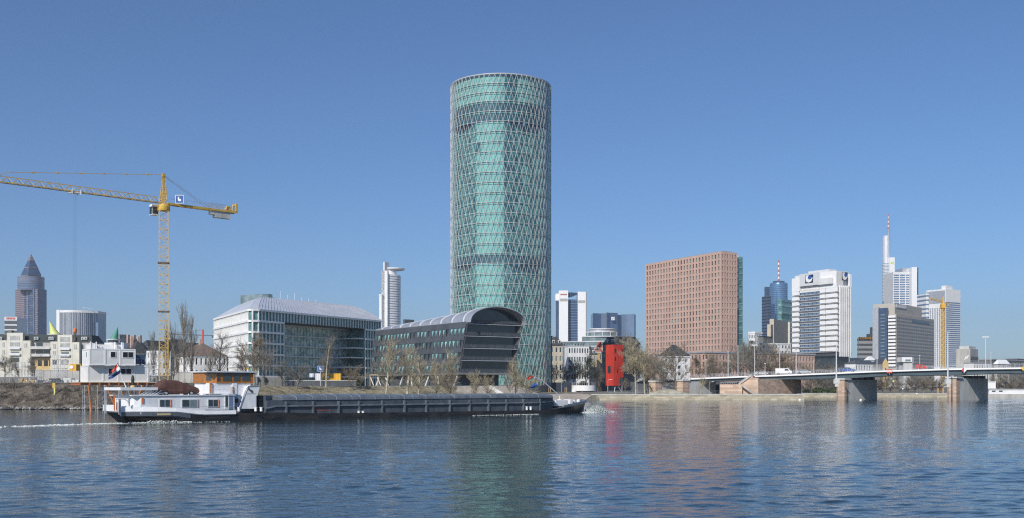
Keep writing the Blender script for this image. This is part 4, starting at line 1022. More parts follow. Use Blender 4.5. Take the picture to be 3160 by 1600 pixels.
for (xa, xb) in ((-.1, .4), (2.6, 4.6), (5.0, 5.6), (8.4, 7.0)):
    mb = MB(); mb.bar((xa, -.9, s.base-.5), (xb, -.9, gz_(xb, -.9)-.1), .11, n=6); mb.build('raking_shore', mat('shore_orange', (.55, .20, .06)), pf)

# ---------------------------------------------------------------- left background: terraced apartments, cones, houses
D = 450.0; yb0 = 3.0
ap = thing('apartment_building', 'cream apartment building with dark mansard roof and stepped glazed bays at far left', 'apartment building', (px(0, D), D, yb0))
def hx(x, d=D): return (x-0)/F*d
def hz(y, d=D): return pz(y, d)-yb0
xL, xR = hx(-90), hx(282); He = hz(1056)
mb = MB(); f0 = Face((xL, 0), (xR, 0))
mb.box(xL, xR, 1.2, 14, -1, He); mb.build('wall', 'concrete', ap)
mb = MB(); mb.loft([[(xL, .9, He+.003), (xR, .9, He+.003), (xR, 14, He+.003), (xL, 14, He+.003)], [(xL+1, 3.2, hz(1030)), (xR-1.2, 3.2, hz(1034)), (xR-1.2, 11, hz(1034)), (xL+1, 11, hz(1030))]]); rf = mb.build('roof', 'roof_green_grey', ap)
for x in (102, 147, 107, 154, 248, 258, -6): m2 = MB(); m2.box(hx(x), hx(x+7.5), .9, 2.4, hz(1049), hz(1040)); dm = m2.build('dormer', 'white', rf); m3 = MB(); m3.box(hx(x+1.2), hx(x+6.3), .84, .897, hz(1048), hz(1041.5)); m3.build('pane', 'glass_light', dm)
m2 = MB(); m2.box(hx(12), hx(22), 4, 6, hz(1031), hz(1018)); m2.build('chimney', 'concrete_dark', rf)
flh = 20.2/F*D
def bay(x0, x1, ytop, wins, dep=-.8, z0=-1):
    mb = MB(); mb.box(hx(x0), hx(x1), dep, 1.198, z0, hz(ytop)); b_ = mb.build('bay', 'cream', ap)
    for (a, b, yt, ybm, k) in wins:
        m2 = MB(); n = k; W_ = (b-a)/n
        m2.box(hx(a), hx(b), dep-.03, dep-.002, hz(ybm), hz(yt), 0)
        for i in range(n): m2.box(hx(a+W_*i+.6), hx(a+W_*(i+1)-.6), dep-.08, dep-.032, hz(ybm)+.15, hz(yt)-.15, 1)
        m2.build('window', ['white', 'glass_curtain'], b_)
    return b_
pg = lambda a, b: [(a, b, 1035, 1052, 5), (a, b, 1056, 1071, 5)]
bay(24, 73, 1028, pg(33, 65)); bay(180, 225, 1034, [(188, 218, 1039, 1057, 5), (188, 218, 1059, 1074, 5)])
bay(-40, 23.5, 1051, [(10, 18, 1056, 1073, 2), (10, 18, 1079, 1096, 2), (10, 18, 1101, 1118, 2)]); bay(73.5, 96.5, 1052, [(77, 87, 1059, 1076, 2)])
bay(158, 179.5, 1055, [(166, 176, 1060, 1078, 2), (166, 176, 1082, 1098, 2)]); bay(225.5, 247, 1057, [(229, 240, 1062, 1080, 2)])
for (a, b, y) in ((33, 66, 1078), (33, 66, 1097), (98, 157, 1077), (98, 157, 1100), (188, 219, 1080), (188, 219, 1100), (0, 20, 1120)):
    m2 = MB(); m2.box(hx(a), hx(b), -1.6, -.84 if a not in (98,) else 1.19, hz(y)-.12, hz(y)); bc = m2.build('balcony', 'white', ap)
    m3 = MB(); m3.box(hx(a), hx(b), -1.6, -1.54, hz(y)+.003, hz(y)+1.0); m3.build('parapet', 'concrete_light' if a == 98 else 'steel_white', bc)
for (a, b, y) in ((108, 128, 1080), (132, 152, 1080), (108, 128, 1058), (36, 62, 1086), (36, 62, 1104), (192, 215, 1088), (115, 127, 1114), (135, 148, 1114), (165, 178, 1112), (40, 60, 1122), (190, 214, 1112)):
    m2 = MB(); dd = 1.16 if 98 < a < 157 else -.86; m2.box(hx(a), hx(b), dd-.02, dd+.03, hz(y+14), hz(y), 0); m2.build('window', 'glass_curtain' if a % 3 else 'glass', ap)
m2 = MB(); m2.box(hx(105), hx(158), .6, 1.19, hz(1142), hz(1106)); m2.build('ground_floor', 'ochre', ap)
for x in (115, 134, 150): m3 = MB(); m3.box(hx(x), hx(x+12), .5, .59, hz(1130), hz(1113)); m3.build('doorway', 'black', ap)

lc_ = thing('leaning_cone', 'pale yellow leaning cone rising behind the apartment roof', 'cone', (px(170, 480), 480, 3))
def cone(par, name, m, x0, x1, xa, yb_, ya, d, n=24, lat=0):
    mb = MB(); c = ((x0+x1)/2-(x0+x1)/2)/F*d; r = (x1-x0)/2/F*d; ox = px((x0+x1)/2, d)-par.location.x; k = 0; apx = (px(xa, d)-par.location.x, 0, pz(ya, d)-par.location.z); z = pz(yb_, d)-par.location.z
    pts = [(ox+r*math.cos(2*math.pi*i/n), r*math.sin(2*math.pi*i/n), z) for i in range(n)]
    for i in range(n): mb.tri(pts[i], pts[(i+1) % n], apx)
    return mb.build(name, m, par, smooth=False)
cone(lc_, 'cone', 'lime', 155, 185, 152.5, 1032, 992, 480)
mb = MB(); mb.lathe([(3.3, 0), (3.3, pz(1032, 480)-3)], n=20); mb.build('drum', 'cream', lc_)
gc = thing('cone_topped_rotunda', 'white rotunda with leaning green copper cone behind the site cabins', 'rotunda', (px(350, 400), 400, 3))
cone(gc, 'cone', 'copper_green', 338, 365, 364, 1048, 1008, 400)
mb = MB(); mb.lathe([(1.9, 0), (1.9, pz(1048, 400)-3.1)], n=24); mb.build('drum', 'white', gc); mb = MB(); mb.lathe([(2.6, pz(1050, 400)-3), (2.6, pz(1047.5, 400)-3)], n=24); mb.build('eaves', 'steel_white', gc)
mb = MB(); mb.lathe([(1.94, pz(1058, 400)-3), (1.94, pz(1052, 400)-3)], n=24, cap=False); mb.build('window_band', 'glass', gc)
mb = MB(); mb.box(-3.8, 3.6, 1, 8, 0, pz(1058, 400)-3); mb.build('lower_block', 'white', gc)

house('town_house', 'cream house with dark slate roof and chimneys right of the stacked cabins', 'house', 412, 380, 50, 380, 455, 1089, 'cream', 'hip', 'slate', rh=4.5, nl=2, nr=3, rows=5, chim=2)
house('town_house', 'white four storey house directly behind the crane mast', 'house', 487, 350, 45, 452, 527, 1081, 'white', 'flat', 'steel_dark', rh=.3, nl=3, nr=3, rows=4)
house('hip_roofed_house', 'white house with big brown hipped roof right of the crane', 'house', 600, 340, 50, 527, 700, 1098, 'white', 'hip', 'roof_brown', rh=4.2, nl=7, nr=7, rows=3, chim=1, maxll=16)
house('long_slate_roofed_block', 'long dark slate roofed block behind the crane and poplars', 'building', 455, 520, 20, 430, 650, 1068, 'concrete', 'hip', 'slate', rh=3, nl=0, nr=12, rows=5, maxll=14)
house('flat_roofed_block', 'dark flat roofed office block with white top band behind the poplars', 'building', 526, 620, 15, 520, 572, 1048, 'steel_dark', 'flat', 'white', rh=.8, nl=0, nr=6, rows=8, maxll=14, frame=None)
house('slate_roofed_house', 'dark slate roofed house right of the green cone', 'house', 400, 430, 30, 372, 456, 1075, 'concrete_dark', 'hip', 'slate', rh=4, nl=0, nr=4, rows=5, chim=3, maxll=12)
house('grey_office_block', 'pale grey box building behind the green cone', 'building', 369, 900, 30, 360, 400, 1034, 'grey', 'flat', 'grey', rh=.4, nl=0, nr=3, rows=10, frame=None, maxll=20)
fcg = thing('distant_red_crane', 'small distant red crane between poplars and white glass office', 'crane', (px(626, 800), 800, 3), R(180))
mb = MB(); mb.bar((0, 0, 0), (0, 0, pz(1018, 800)-3), .7); mb.build('mast', 'red', fcg); mb = MB(); z = pz(1037, 800)-3; mb.bar((-10, 0, z), (26, 0, z+1.4), .4); mb.bar((0, 0, pz(1018, 800)-3), (24, 0, z+1.5), .15); mb.box(-10, -7, -.6, .6, z-1.5, z); mb.build('jib', 'steel_dark', fcg)

# skyline, far left
# pointed tower
s = Site(118, 1950, 37, 49, 144, 0); t = thing('pointed_skyscraper', 'tall dark skyscraper with pyramid tip at far left', 'skyscraper', s.loc, s.rot)
H1 = s.z(893); LRm = s.LR; LLm = s.LL; cxm, cym = LRm/2, LLm/2
mb = MB(); mb.box(0, LRm, 0, LLm, 0, H1); mb.build('shaft', 'glass_blue', t)
for (a, b) in ((.0, .42), (.90, 1.0)):
    mb = MB(); s.FL.box(mb, LLm*a, LLm*b, 0, H1*(1.0 if a > 0 else 1.02), .1, 1.2); mb.build('granite_pier', 'granite_red', t)
mb = MB(); s.FL.box(mb, LLm*.50, LLm*.58, 0, H1*.98, .1, 1.0); s.FL.box(mb, LLm*.80, LLm*.83, 0, H1*1.0, .1, 1.0); mb.build('light_pier', 'glass_blue_mid', t)
for i in range(40): mb = MB(); z = H1*(i+.5)/40; s.FL.box(mb, LLm*.42, LLm*.5, z, z+1.3, .1, .8); s.FL.box(mb, LLm*.58, LLm*.8, z, z+1.0, .05, .5); mb.build('floor_band', 'granite_red', t)
r2 = min(LRm, LLm)*.5; r2 = (137-60)/2/F*1960; H2 = s.z(851)
mb = MB(); mb.lathe([(r2, H1), (r2, H2)], n=40, c=(cxm, cym)); mb.build('drum', 'glass_blue_mid', t)
for i in range(8): mb = MB(); z = H1+(H2-H1)*(i+.5)/8; mb.lathe([(r2+.25, z), (r2+.25, z+1.1)], n=40, c=(cxm, cym), cap=False); mb.build('drum_band', 'granite_red', t)
hb = 12.6; zp = s.z(845); za2 = s.z(778)
mb = MB(); mb.box(cxm-hb, cxm+hb, cym-hb, cym+hb, H2, zp); mb.build('neck', 'granite_red', t)
mb = MB(); o = hb*1.04
def pyr(z0, z1, k0, k1, m, nm_):
    mb = MB(); mb.loft([[(cxm-o*k0, cym-o*k0, z0), (cxm+o*k0, cym-o*k0, z0), (cxm+o*k0, cym+o*k0, z0), (cxm-o*k0, cym+o*k0, z0)], [(cxm-o*k1, cym-o*k1, z1), (cxm+o*k1, cym-o*k1, z1), (cxm+o*k1, cym+o*k1, z1), (cxm-o*k1, cym+o*k1, z1)]]); mb.build(nm_, m, t)
hp = za2-zp; pyr(zp, zp+hp*.33, 1, .67, 'glass_blue', 'pyramid_tier'); pyr(zp+hp*.33+1.5, zp+hp*.66, .66, .34, 'glass_blue', 'pyramid_tier'); pyr(zp+hp*.66+1.5, za2, .33, .005, 'granite_red', 'pyramid_tip')
pyr(zp+hp*.33, zp+hp*.33+1.5, .7, .69, 'granite_red', 'pyramid_ledge'); pyr(zp+hp*.66, zp+hp*.66+1.5, .37, .36, 'granite_red', 'pyramid_ledge')

def slab(name, label, cat, c, d, th, l, r, ytop, m, bands=0, bm='glass_blue', bh=.5, base=0, maxll=60, bl=True, br=True, out=.3, ll=None, vb=0, par=None, vm='white', vw=.4, y0=None, top=None, toph=4):
    s = Site(c, d, th, l, r, base)
    if s.LL > maxll or s.LL < 0: s.LL = maxll; s.FL = Face((0, s.LL), (0, 0))
    if ll: s.LL = ll; s.FL = Face((0, s.LL), (0, 0))
    if par is None: t = thing(name, label, cat, s.loc, s.rot)
    else: t = par
    H = s.z(ytop); Z0 = 0 if y0 is None else s.z(y0)
    mb = MB(); mb.box(0, s.LR, 0, s.LL, Z0, H); mb.build('wall', m, t)
    for i in range(bands):
        z = Z0+(H-Z0)*(i+.5)/bands; h = (H-Z0)/bands*bh; mb = MB()
        if bl: s.FL.box(mb, .2, s.FL.L-.2, z-h/2, z+h/2, .02, out)
        if br: s.FR.box(mb, .2, s.FR.L-.2, z-h/2, z+h/2, .02, out)
        mb.build('window_band', bm, t)
    if vb:
        mb = MB(); n = vb
        for fc, k in ((s.FL, max(2, int(n*s.LL/(s.LL+s.LR)))), (s.FR, max(2, int(n*s.LR/(s.LL+s.LR))))):
            for i in range(k+1): u = fc.L*i/k; fc.box(mb, u-vw/2, u+vw/2, Z0, H, .01, out+.25)
        mb.build('mullion', vm, t)
    if top: mb = MB(); mb.box(-.3, s.LR+.3, -.3, s.LL+.3, H+.002, H+toph); mb.build('parapet', top, t)
    return s, t
s, t = slab('white_framed_office', 'low white framed office tower with red rooftop lettering left of the pointed skyscraper', 'office tower', 14, 1700, 80, 11, 52, 988, 'white', 14, 'steel_dark', .7, top='white', toph=5)
mb = MB()
for i in range(6): s.FR.box(mb, 3+i*2.3, 4.6+i*2.3, s.z(986), s.z(980), .35, .6)
mb.build('red_lettering', 'red', t)
# curved white office
t = thing('curved_office', 'white office with bowed striped glass front under the crane hook', 'office building', (px(232, 1300), 1300, 0))
X0, X1 = (175-232)/F*1300, (289-232)/F*1300; H = pz(958, 1300); pts = []; n = 22
for i in range(n+1): q = i/n; pts.append((X0+4+(X1-X0-4)*q, -9*math.sin(math.pi*q)+14*q))
mb = MB(); mb.prism(pts+[(X1, 40), (X0+4, 40)], 0, H-3, 0); mb.build('glass_front', mat('front_glass', (.30, .33, .37), rough=.3, var=.1, scale=.1), t)
mb = MB(); mb.prism([(x*1.01, y-.5) for x, y in pts]+[(X1+.4, 40), (X0+4, 40)], H-3+.01, H, 0); mb.build('parapet', 'white', t)
mb = MB(); mb.box(X0, X0+3.8, -1, 40, 0, H+.4); mb.build('end_wall', 'white_paint', t)
for i in range(n): mb = MB(); x, y = pts[i]; x2, y2 = pts[i+1]; fc = Face((x, y), (x2, y2)); fc.box(mb, 0, .35+(i % 3 == 0)*.5, 0, H-3.1, 0, .6); mb.build('fin', 'steel' if i < n*.75 else 'glass_blue', t)
mb = MB(); mb.box(X1+.1, X1+3.2, 6, 30, 0, pz(995, 1300)); mb.build('side_stair', 'glass_blue_mid', t)
mb = MB(); mb.bar((X0+1, 5, H), (X0+1, 5, H+5), .15); mb.bar((X1-14, 5, H), (X1-14, 5, H+4), .15); mb.bar((X1-16, 5, H+4.2), (X1-2, 5, H+1.5), .25); mb.build('roof_davit', 'steel', t)
# white high rise with round crown
s = Site(1192, 1500, 25, 1177, 1236, 0); t = thing('ring_crowned_skyscraper', 'slender white skyscraper with a round overhanging crown ring', 'skyscraper', s.loc, s.rot)
s.LL = min(s.LL, 30); H = s.z(846); rr = s.LR/2; H2 = s.z(836)
mb = MB(); mb.box(0, 3, -2, s.LL, 0, H2); mb.box(0, s.LR*.3, s.LL*.35, s.LL, 0, H2); mb.build('stair_shaft', 'white', t)
mb = MB(); pts = [(3+(s.LR-3)*i/12, -7*math.sin(math.pi*i/12)) for i in range(13)]; mb.prism(pts+[(s.LR, s.LL), (3, s.LL)], 0, H, 0); mb.build('bowed_front', 'glass_blue_mid', t)
for i in range(46): mb = MB(); z = H*(i+.3)/46; mb.prism([(x, y-.5) for x, y in pts]+[(s.LR+.4, s.LL), (3.01, s.LL)], z, z+2.6); mb.build('floor_band', 'white_paint', t)
mb = MB(); mb.box(-6, -.1, 4, s.LL, 0, s.z(914)); mb.build('side_wing', 'white', t)
mb = MB(); mb.box(-6.8, .0-.12, 3.2, s.LL, s.z(914)+.01, s.z(914)+2); mb.build('wing_cap', 'white_paint', t)
mb = MB(); mb.box(2, 14, 4, s.LL-2, H2+.01, s.z(808)); mb.build('plant_tower', 'white', t)
mb = MB(); cxr = s.LR*.62; mb.lathe([(14.8, s.z(829)), (15.6, s.z(826)), (15.6, s.z(824)), (13, s.z(824)), (12.5, s.z(829)), (14.8, s.z(829))], n=48, c=(cxr, 2), cap=False); mb.lathe([(15.2, s.z(827.5)), (15.2, s.z(826.8))], n=48, c=(cxr, 2)); mb.build('crown_ring', 'white_paint', t)
mb = MB(); mb.lathe([(8.5, H), (8.5, s.z(829))], n=24, c=(s.LR*.5, 5)); mb.build('crown_base', 'white', t)
slab('dark_plant_box', 'small dark rooftop box between the white skyscraper and the round tower', 'building', 1250, 1200, 45, 1244, 1278, 986, 'steel_dark', 3, 'grey', maxll=20)

# ---------------------------------------------------------------- right background
# twin pylon bank tower
s, t = slab('twin_pylon_tower', 'white skyscraper of two pylons with blue glass between, right of the round tower', 'skyscraper', 1753, 1400, 88, 1725, 1789, 925, 'glass_blue', 34, 'glass_blue_mid', .3, maxll=30)
u0 = px(1725, 1395)-s.loc[0]
def wbox(nm, x0, x1, y0, y1, d0, d1, m, base, par, zb=None):
    mb = MB(); d = d0; mb.hexa([(px(x0, d0)-base[0], d0-base[1], (zb if zb is not None else 0)), (px(x1, d0)-base[0], d0-base[1], (zb if zb is not None else 0)), (px(x1, d0)-base[0], d1-base[1], (zb if zb is not None else 0)), (px(x0, d0)-base[0], d1-base[1], (zb if zb is not None else 0)),
        (px(x0, d0)-base[0], d0-base[1], pz(y0, d0)-base[2]), (px(x1, d0)-base[0], d0-base[1], pz(y0, d0)-base[2]), (px(x1, d0)-base[0], d1-base[1], pz(y0, d0)-base[2]), (px(x0, d0)-base[0], d1-base[1], pz(y0, d0)-base[2])]); o = mb.build(nm, m, par); return o
t.rotation_euler = (0, 0, 0)
for ch in list(t.children): ch.location = (0, 0, 0); ch.rotation_euler = (0, 0, s.rot)
wbox('pylon', 1725, 1753, 897, 0, 1392, 1425, 'white_paint', s.loc, t); wbox('pylon', 1783, 1808, 901, 0, 1398, 1430, 'white_paint', s.loc, t)
wbox('painted_shade_return', 1808.2, 1811, 901, 0, 1399, 1430, 'grey', s.loc, t); wbox('side_pylon', 1714, 1724.8, 907, 0, 1400, 1425, 'white', s.loc, t)  # grey return strip: shade on the pylon's side put into its colour
o = wbox('side_glazing', 1714.5, 1724, 928, 0, 1398, 1399.9, 'glass_blue', s.loc, t)
for a, b, c, d in ((1727, 1751, 922, 930), (1785, 1806, 926, 934)):
    mb = MB(); z0, z1 = pz(d, 1392), pz(c, 1392); dd = 1391.6 if a < 1760 else 1397.6; mb.box(px(a, 1392)-s.loc[0], px(b, 1392)-s.loc[0], dd-s.loc[1], dd+.3-s.loc[1], z0, z1); mb.build('louvre_band', 'concrete', t)
mb = MB(); dd = 1391.5
for i in range(7): mb.box(px(1729+i*3, 1392)-s.loc[0], px(1731+i*3, 1392)-s.loc[0], dd-s.loc[1], dd+.4-s.loc[1], pz(911, 1392), pz(908-(i % 2), 1392))
mb.build('red_lettering', 'red', t)
mb = MB(); q = lambda x, y, d: (px(x, d)-s.loc[0], d-s.loc[1], pz(y, d)); mb.hexa([q(1753.5, 919, 1400), q(1762, 918, 1396), q(1782, 910, 1404), q(1782, 909, 1425), q(1753.5, 903, 1400), q(1762, 903, 1396), q(1782, 904.5, 1404), q(1782, 904.5, 1425)]); mb.build('crown_wedge', 'glass_blue', t)
# paired mirror towers; the pale facet has sky reflection put into its colour
def twin(name, label, cols, tops, d, mats_, logo=None):
    t = thing(name, label, 'skyscraper', (px(cols[0], d), d, 0))
    dep = [0, 8, -3, 6, 9]
    for i in range(len(cols)-1):
        d0 = d + dep[i % 5]; d1 = d + dep[(i+1) % 5]; mb = MB()
        a, b = (px(cols[i], d0)-t.location.x, d0-d), (px(cols[i+1], d1)-t.location.x, d1-d); z = pz(tops[i], d)
        mb.prism([a, b, (b[0], 40), (a[0], 40)], 0, z); mb.build('mirror_facade', mats_[i], t)
    return t
M['mast_red'] = mat('mast_red', (.42, .15, .12), rough=.6)
M['mirror_sky_pale'] = mat('mirror_sky_pale', (.45, .52, .62), rough=.12, metal=.7, var=.06, scale=.03)
M['mirror_deep'] = mat('mirror_deep', (.10, .16, .26), rough=.2, metal=.5, var=.1, scale=.03)
M['mirror_mid'] = mat('mirror_mid', (.22, .30, .42), rough=.2, metal=.5, var=.08, scale=.03)
t = twin('mirror_tower', 'left one of the paired blue mirror towers, with a white square emblem', [1830, 1855, 1872, 1882, 1906], [967, 966, 965, 965], 1500, ['mirror_deep', 'mirror_sky_pale', 'mirror_mid', 'mirror_deep'])
ld = 1503; eo = MB(); ex0 = px(1886, ld)-t.location.x; S_ = 10/F*ld
eo = flat_poly([(0, 0), (S_, 0), (S_, S_), (0, S_)], 1, lambda u, w, v: (ex0+u, 2-w*.6, pz(989, ld)+v)).build('emblem', 'white_paint', t)
flat_poly([(.28*S_, .2*S_), (.48*S_, .2*S_), (.72*S_, .8*S_), (.52*S_, .8*S_)], 1, lambda u, w, v: (ex0+u, 1.35-w*.2, pz(989, ld)+v)).build('emblem_slash', 'sign_blue', t)
twin('mirror_tower', 'right one of the paired blue mirror towers, plain and broad', [1906.5, 1918, 1957, 1962], [972, 970, 971], 1510, ['mirror_deep', 'mirror_mid', 'mirror_deep'])
# round glass topped building
t = thing('rotunda_office', 'curved glass office with a round roof storey and wide ledge left of the red tower', 'office building', (px(1858, 610), 610, 3))
def ell(rx, ry, n=36, cx=0, cy=0): return [(cx+rx*math.cos(2*math.pi*i/n), cy+ry*math.sin(2*math.pi*i/n)) for i in range(n)]
f_ = lambda x: x/F*610; zf = lambda y: pz(y, 610)-3
for nm_, rx, y1, y0, m, cx in (('lower_storeys', 62, 1190, 1058, 'glass_light', -3), ('storey', 58, 1058, 1043, 'glass_light', -4), ('upper_storey', 48, 1040, 1029, 'glass_light', -2), ('roof_storey', 40, 1027, 1019, 'steel', 0)):
    mb = MB(); mb.prism(ell(f_(rx), f_(rx)*.8, cx=f_(cx)), zf(y1), zf(y0)); mb.build(nm_, m, t)
for rx, y, cx in ((64, 1042, 2), (60, 1057, -3), (64, 1072, -3), (50, 1028, 0), (42, 1018, 0)): mb = MB(); mb.prism(ell(f_(rx), f_(rx)*.8, cx=f_(cx)), zf(y)+.002, zf(y)+.5); mb.build('ledge', 'steel_white', t)
mb = MB(); 
for i in range(0, 36, 3): a = 2*math.pi*i/36; mb.bar((f_(-2)+f_(50)*math.cos(a), f_(50)*.8*math.sin(a), zf(1041)), (f_(-2)+f_(50)*math.cos(a), f_(50)*.8*math.sin(a), zf(1028)), .2)
mb.build('columns', 'steel_white', t)
house('corner_house', 'beige stone house with dark mansard roof directly right of the round tower', 'house', 1699, 510, 80, 1690, 1736, 1067, 'beige', 'mansard', 'slate', rh=3.9, nl=0, nr=3, rows=5, dorm=2, cornice='steel_dark', maxll=14, kk=2.2)
house('modern_office', 'pale modern block with bright glazed upper floors behind the terrace', 'office building', 1754, 525, 78, 1742, 1818, 1070, 'white', 'flat', 'steel_white', rh=.4, nl=0, nr=8, rows=5, wf=.6, maxll=12)
house('set_back_office', 'grey glass office stepped behind the pale modern block', 'office building', 1722, 580, 85, 1712, 1806, 1056, 'glass_light', 'flat', 'steel_white', rh=.4, nl=0, nr=10, rows=6, wf=.5, maxll=14)
house('mansard_house', 'beige house with grey slate mansard and dormers behind the round terrace', 'house', 1793, 545, 70, 1782, 1842, 1094, 'beige', 'mansard', 'slate', rh=4.5, nl=0, nr=4, rows=4, dorm=3, maxll=14, kk=3)
house('red_roofed_house', 'ochre house with red tiled mansard roof left of the red tower', 'house', 1836, 556, 70, 1828, 1872, 1089, 'ochre', 'mansard', 'roof_red', rh=5.2, nl=0, nr=3, rows=4, dorm=2, maxll=14, kk=3.2, cornice='offwhite')
house('narrow_glass_house', 'narrow dark glazed block squeezed beside the red tower', 'building', 1861, 425, 60, 1857, 1876, 1088, 'navy_fence', 'flat', 'steel_dark', rh=.4, nl=0, nr=2, rows=6, frame=None, maxll=10)
house('grey_roofed_house', 'dark roofed house behind the red tower and bare trees', 'house', 1900, 470, 60, 1860, 1975, 1062, 'concrete_dark', 'mansard', 'slate', rh=3.5, nl=2, nr=5, rows=5, dorm=2, maxll=14)
house('sliver_block', 'narrow red edged block immediately right of the round tower base', 'building', 1700.5, 430, 80, 1697, 1704, 1040, 'red', 'flat', 'steel_dark', rh=.4, nl=0, nr=1, rows=8, frame=None, maxll=10)
# red tower on legs
s = Site(1894, 400, 55, 1869.5, 1924, 1.75); t = thing('red_tower', 'bright red windowless tower on slanting legs by the quay', 'tower', s.loc, s.rot)
zl, zt = s.z(1191), s.z(1064); ug = s.LR*.62
mb = MB(); mb.box(0, ug, 0, s.LL, zl, zt); mb.box(ug, s.LR, 0, s.LL, s.z(1166), zt); mb.build('cladding', 'red', t)
mb = MB(); mb.box(ug+.05, s.LR-.1, .2, s.LL-.2, zl+.3, s.z(1166)-.01); mb.build('lower_glazing', 'steel_dark', t)
for (u, y0, y1, w_, fc) in ((.5, 1077, 1088, .8, s.FR), (s.LR-1.0, 1077, 1089, .5, s.FR), (.6, 1103, 1114, .45, s.FR), (s.LR*.34, 1140, 1152, .4, s.FR)):
    mb = MB(); fc.box(mb, u, u+w_, s.z(y1), s.z(y0), .01, .06); mb.build('window', 'black', t)
mb = MB(); s.FL.box(mb, s.LL*.25, s.LL*.62, s.z(1152), s.z(1130), .01, .06); mb.build('window', 'glass', t)
for a, b in (((1.2, .5), (.4, .2)), ((ug-.5, .5), (ug+1.0, .2)), ((.5, s.LL-.5), (.5, s.LL-.6)), ((s.LR-.4, .4), (s.LR-.4, .4))):
    mb = MB(); mb.bar((*a, zl if a[0] < ug else zl+.3), (*b, -.1), .14, n=6); mb.build('leg', 'steel', t)
# round terrace and fence
t = thing('round_terrace', 'round white viewing terrace with railing on the quay', 'terrace', (px(1801, 392), 392, 1.7))
r = 37/F*392; za, zb3 = pz(1207, 388)-1.7, pz(1190, 388)-1.7
mb = MB(); mb.lathe([(r-.4, za-.1), (r, za+.0), (r, zb3), (r-.2, zb3)], n=48); mb.box(-r, -r+1.8, -r*.6, 2, 0, za+.5); mb.build('parapet', 'white_paint', t)
mb = MB(); mb.lathe([(r-1, -.2), (r-1, za-.11)], n=24); mb.build('foot', 'concrete_dark', t)
mb = MB()
for i in range(40): a = 2*math.pi*i/40; mb.bar(((r-.1)*math.cos(a), (r-.1)*math.sin(a), zb3), ((r-.1)*math.cos(a), (r-.1)*math.sin(a), zb3+1.1), .03)
mb.lathe([(r-.06, zb3+1.1), (r-.14, zb3+1.15)], n=40, cap=False); mb.build('railing', 'steel', t)
t = thing('quay_fence', 'tall dark blue fence panels behind the timber posts on the quay', 'fence', (px(1630, 395), 395, 1.5))
W_ = px(1766, 395)-px(1630, 395)
for i in range(8): mb = MB(); mb.box(W_*i/8+.06, W_*(i+1)/8-.06, 0, .1, 0, 2.9+(.9 if i > 2 else 0)); mb.build('fence_panel', 'navy_fence', t)
for i in range(9): mb = MB(); mb.box(W_*i/8-.05, W_*i/8+.05, -.05, .15, 0, 4.1 if i > 2 else 3.1); mb.build('fence_post', 'steel_dark', t)
for k, x in enumerate((1635, 1696, 1746)):
    if k == 0: continue
    t = thing('mooring_frame', f'pale timber post frame on the quay {"beside the round tower plinth" if k == 1 else "left of the round white terrace"}', 'post', (px(x, 350), 350, 1.4), group='timber frames on the quay')
    for dx in (-.35, .2): mb = MB(); mb.box(dx, dx+.18, 0, .18, 0, 1.9); mb.build('post', 'timber', t)
    mb = MB(); mb.box(-.4, .42, -.02, .2, 1.903, 2.0); mb.build('cap', 'concrete_light', t)
for k, (x, yt, d, lab) in enumerate(((1733, 1175, 370, 'thin street lamp in front of the dark fence'), (1876, 1173, 360, 'thin street lamp in front of the red tower'), (1796, 1206, 318, 'short white post on the quay edge below the terrace'), (1968, 1173, 345, 'thin lamp post under the left end of the bridge'), (2189, 1180, 318, 'lamp post on the promenade left of the sandstone abutment'), (2100, 1183, 330, 'lamp post between bare tree and the brick pier'))):
    t = thing('street_lamp', lab, 'lamp post', (px(x, d), d, 1.45), group='lamps along the quay'); h = pz(yt, d)-1.45
    mb = MB(); mb.bar((0, 0, 0), (0, 0, h), .09, .06, n=6); mb.build('pole', 'steel', t)
    if k != 2: mb = MB(); mb.bar((0, 0, h), (.9, -.2, h+.1), .05); mb.box(.7, 1.4, -.35, -.05, h+.05, h+.2); mb.build('lamp_head', 'steel_white', t)
# dark soil heap on the quay
t = thing('soil_heap', 'low heap of pale soil on the quay in front of the bare trees', 'soil heap', (px(2062, 312), 312, 1.4)); rnd = random.Random(4)
mb = MB(); rg = []
for j in range(9):
    q = j/8; r_ = 6.2*(1-q)**.7; rg.append([(r_*math.cos(a)*(1+rnd.uniform(-.08, .08))*1.15, r_*.6*math.sin(a)*(1+rnd.uniform(-.08, .08)), 1.75*q**1.1) for a in [2*math.pi*i/26 for i in range(26)]])
mb.loft(rg); mb.build('heap', g_quay, t)

# brick tower and its podium
s = Site(2225, 535, 61, 1991, 2275, 3); t = thing('brick_tower', 'tall salmon brick office tower with a grid of narrow windows', 'office tower', s.loc, s.rot)
H = s.z(777); z0 = s.z(1090); ph = (s.z(783.5)-s.z(1097))/17 
zc = [s.z(790.5) - i*18.83/F*535 for i in range(17)]; wh_ = 12.8/F*535
V = sorted([(z-wh_/2, z+wh_/2) for z in zc]); 
UL = spans(s.FL.L, 25, .48, .6); UR = spans(s.FR.L, 6, .42, .3)
mb = MB(); s.FL.punched(mb, UL, V, 0, H, .45); s.FR.punched(mb, UR, V, 0, H, .45)
for fc in (s.FB, s.FD): mb.quad(fc.P(0,0,0), fc.P(fc.L,0,0), fc.P(fc.L,0,H), fc.P(0,0,H))
mb.quad((0,0,H-.8),(s.LR,0,H-.8),(s.LR,s.LL,H-.8),(0,s.LL,H-.8)); mb.build('wall', 'brick', t)
dark = {V[-1], V[-2], V[7], V[5], V[6]}
pk = lambda u, v: (random.choice(('glass', 'glass_teal')) if v in dark else random.choice(('blind_grey', 'blind_grey', 'blind_grey', 'glass_light')))
M['blind_grey'] = mat('blind_grey', (.13, .15, .16), rough=.2, var=.3, scale=.5, spec=.8)
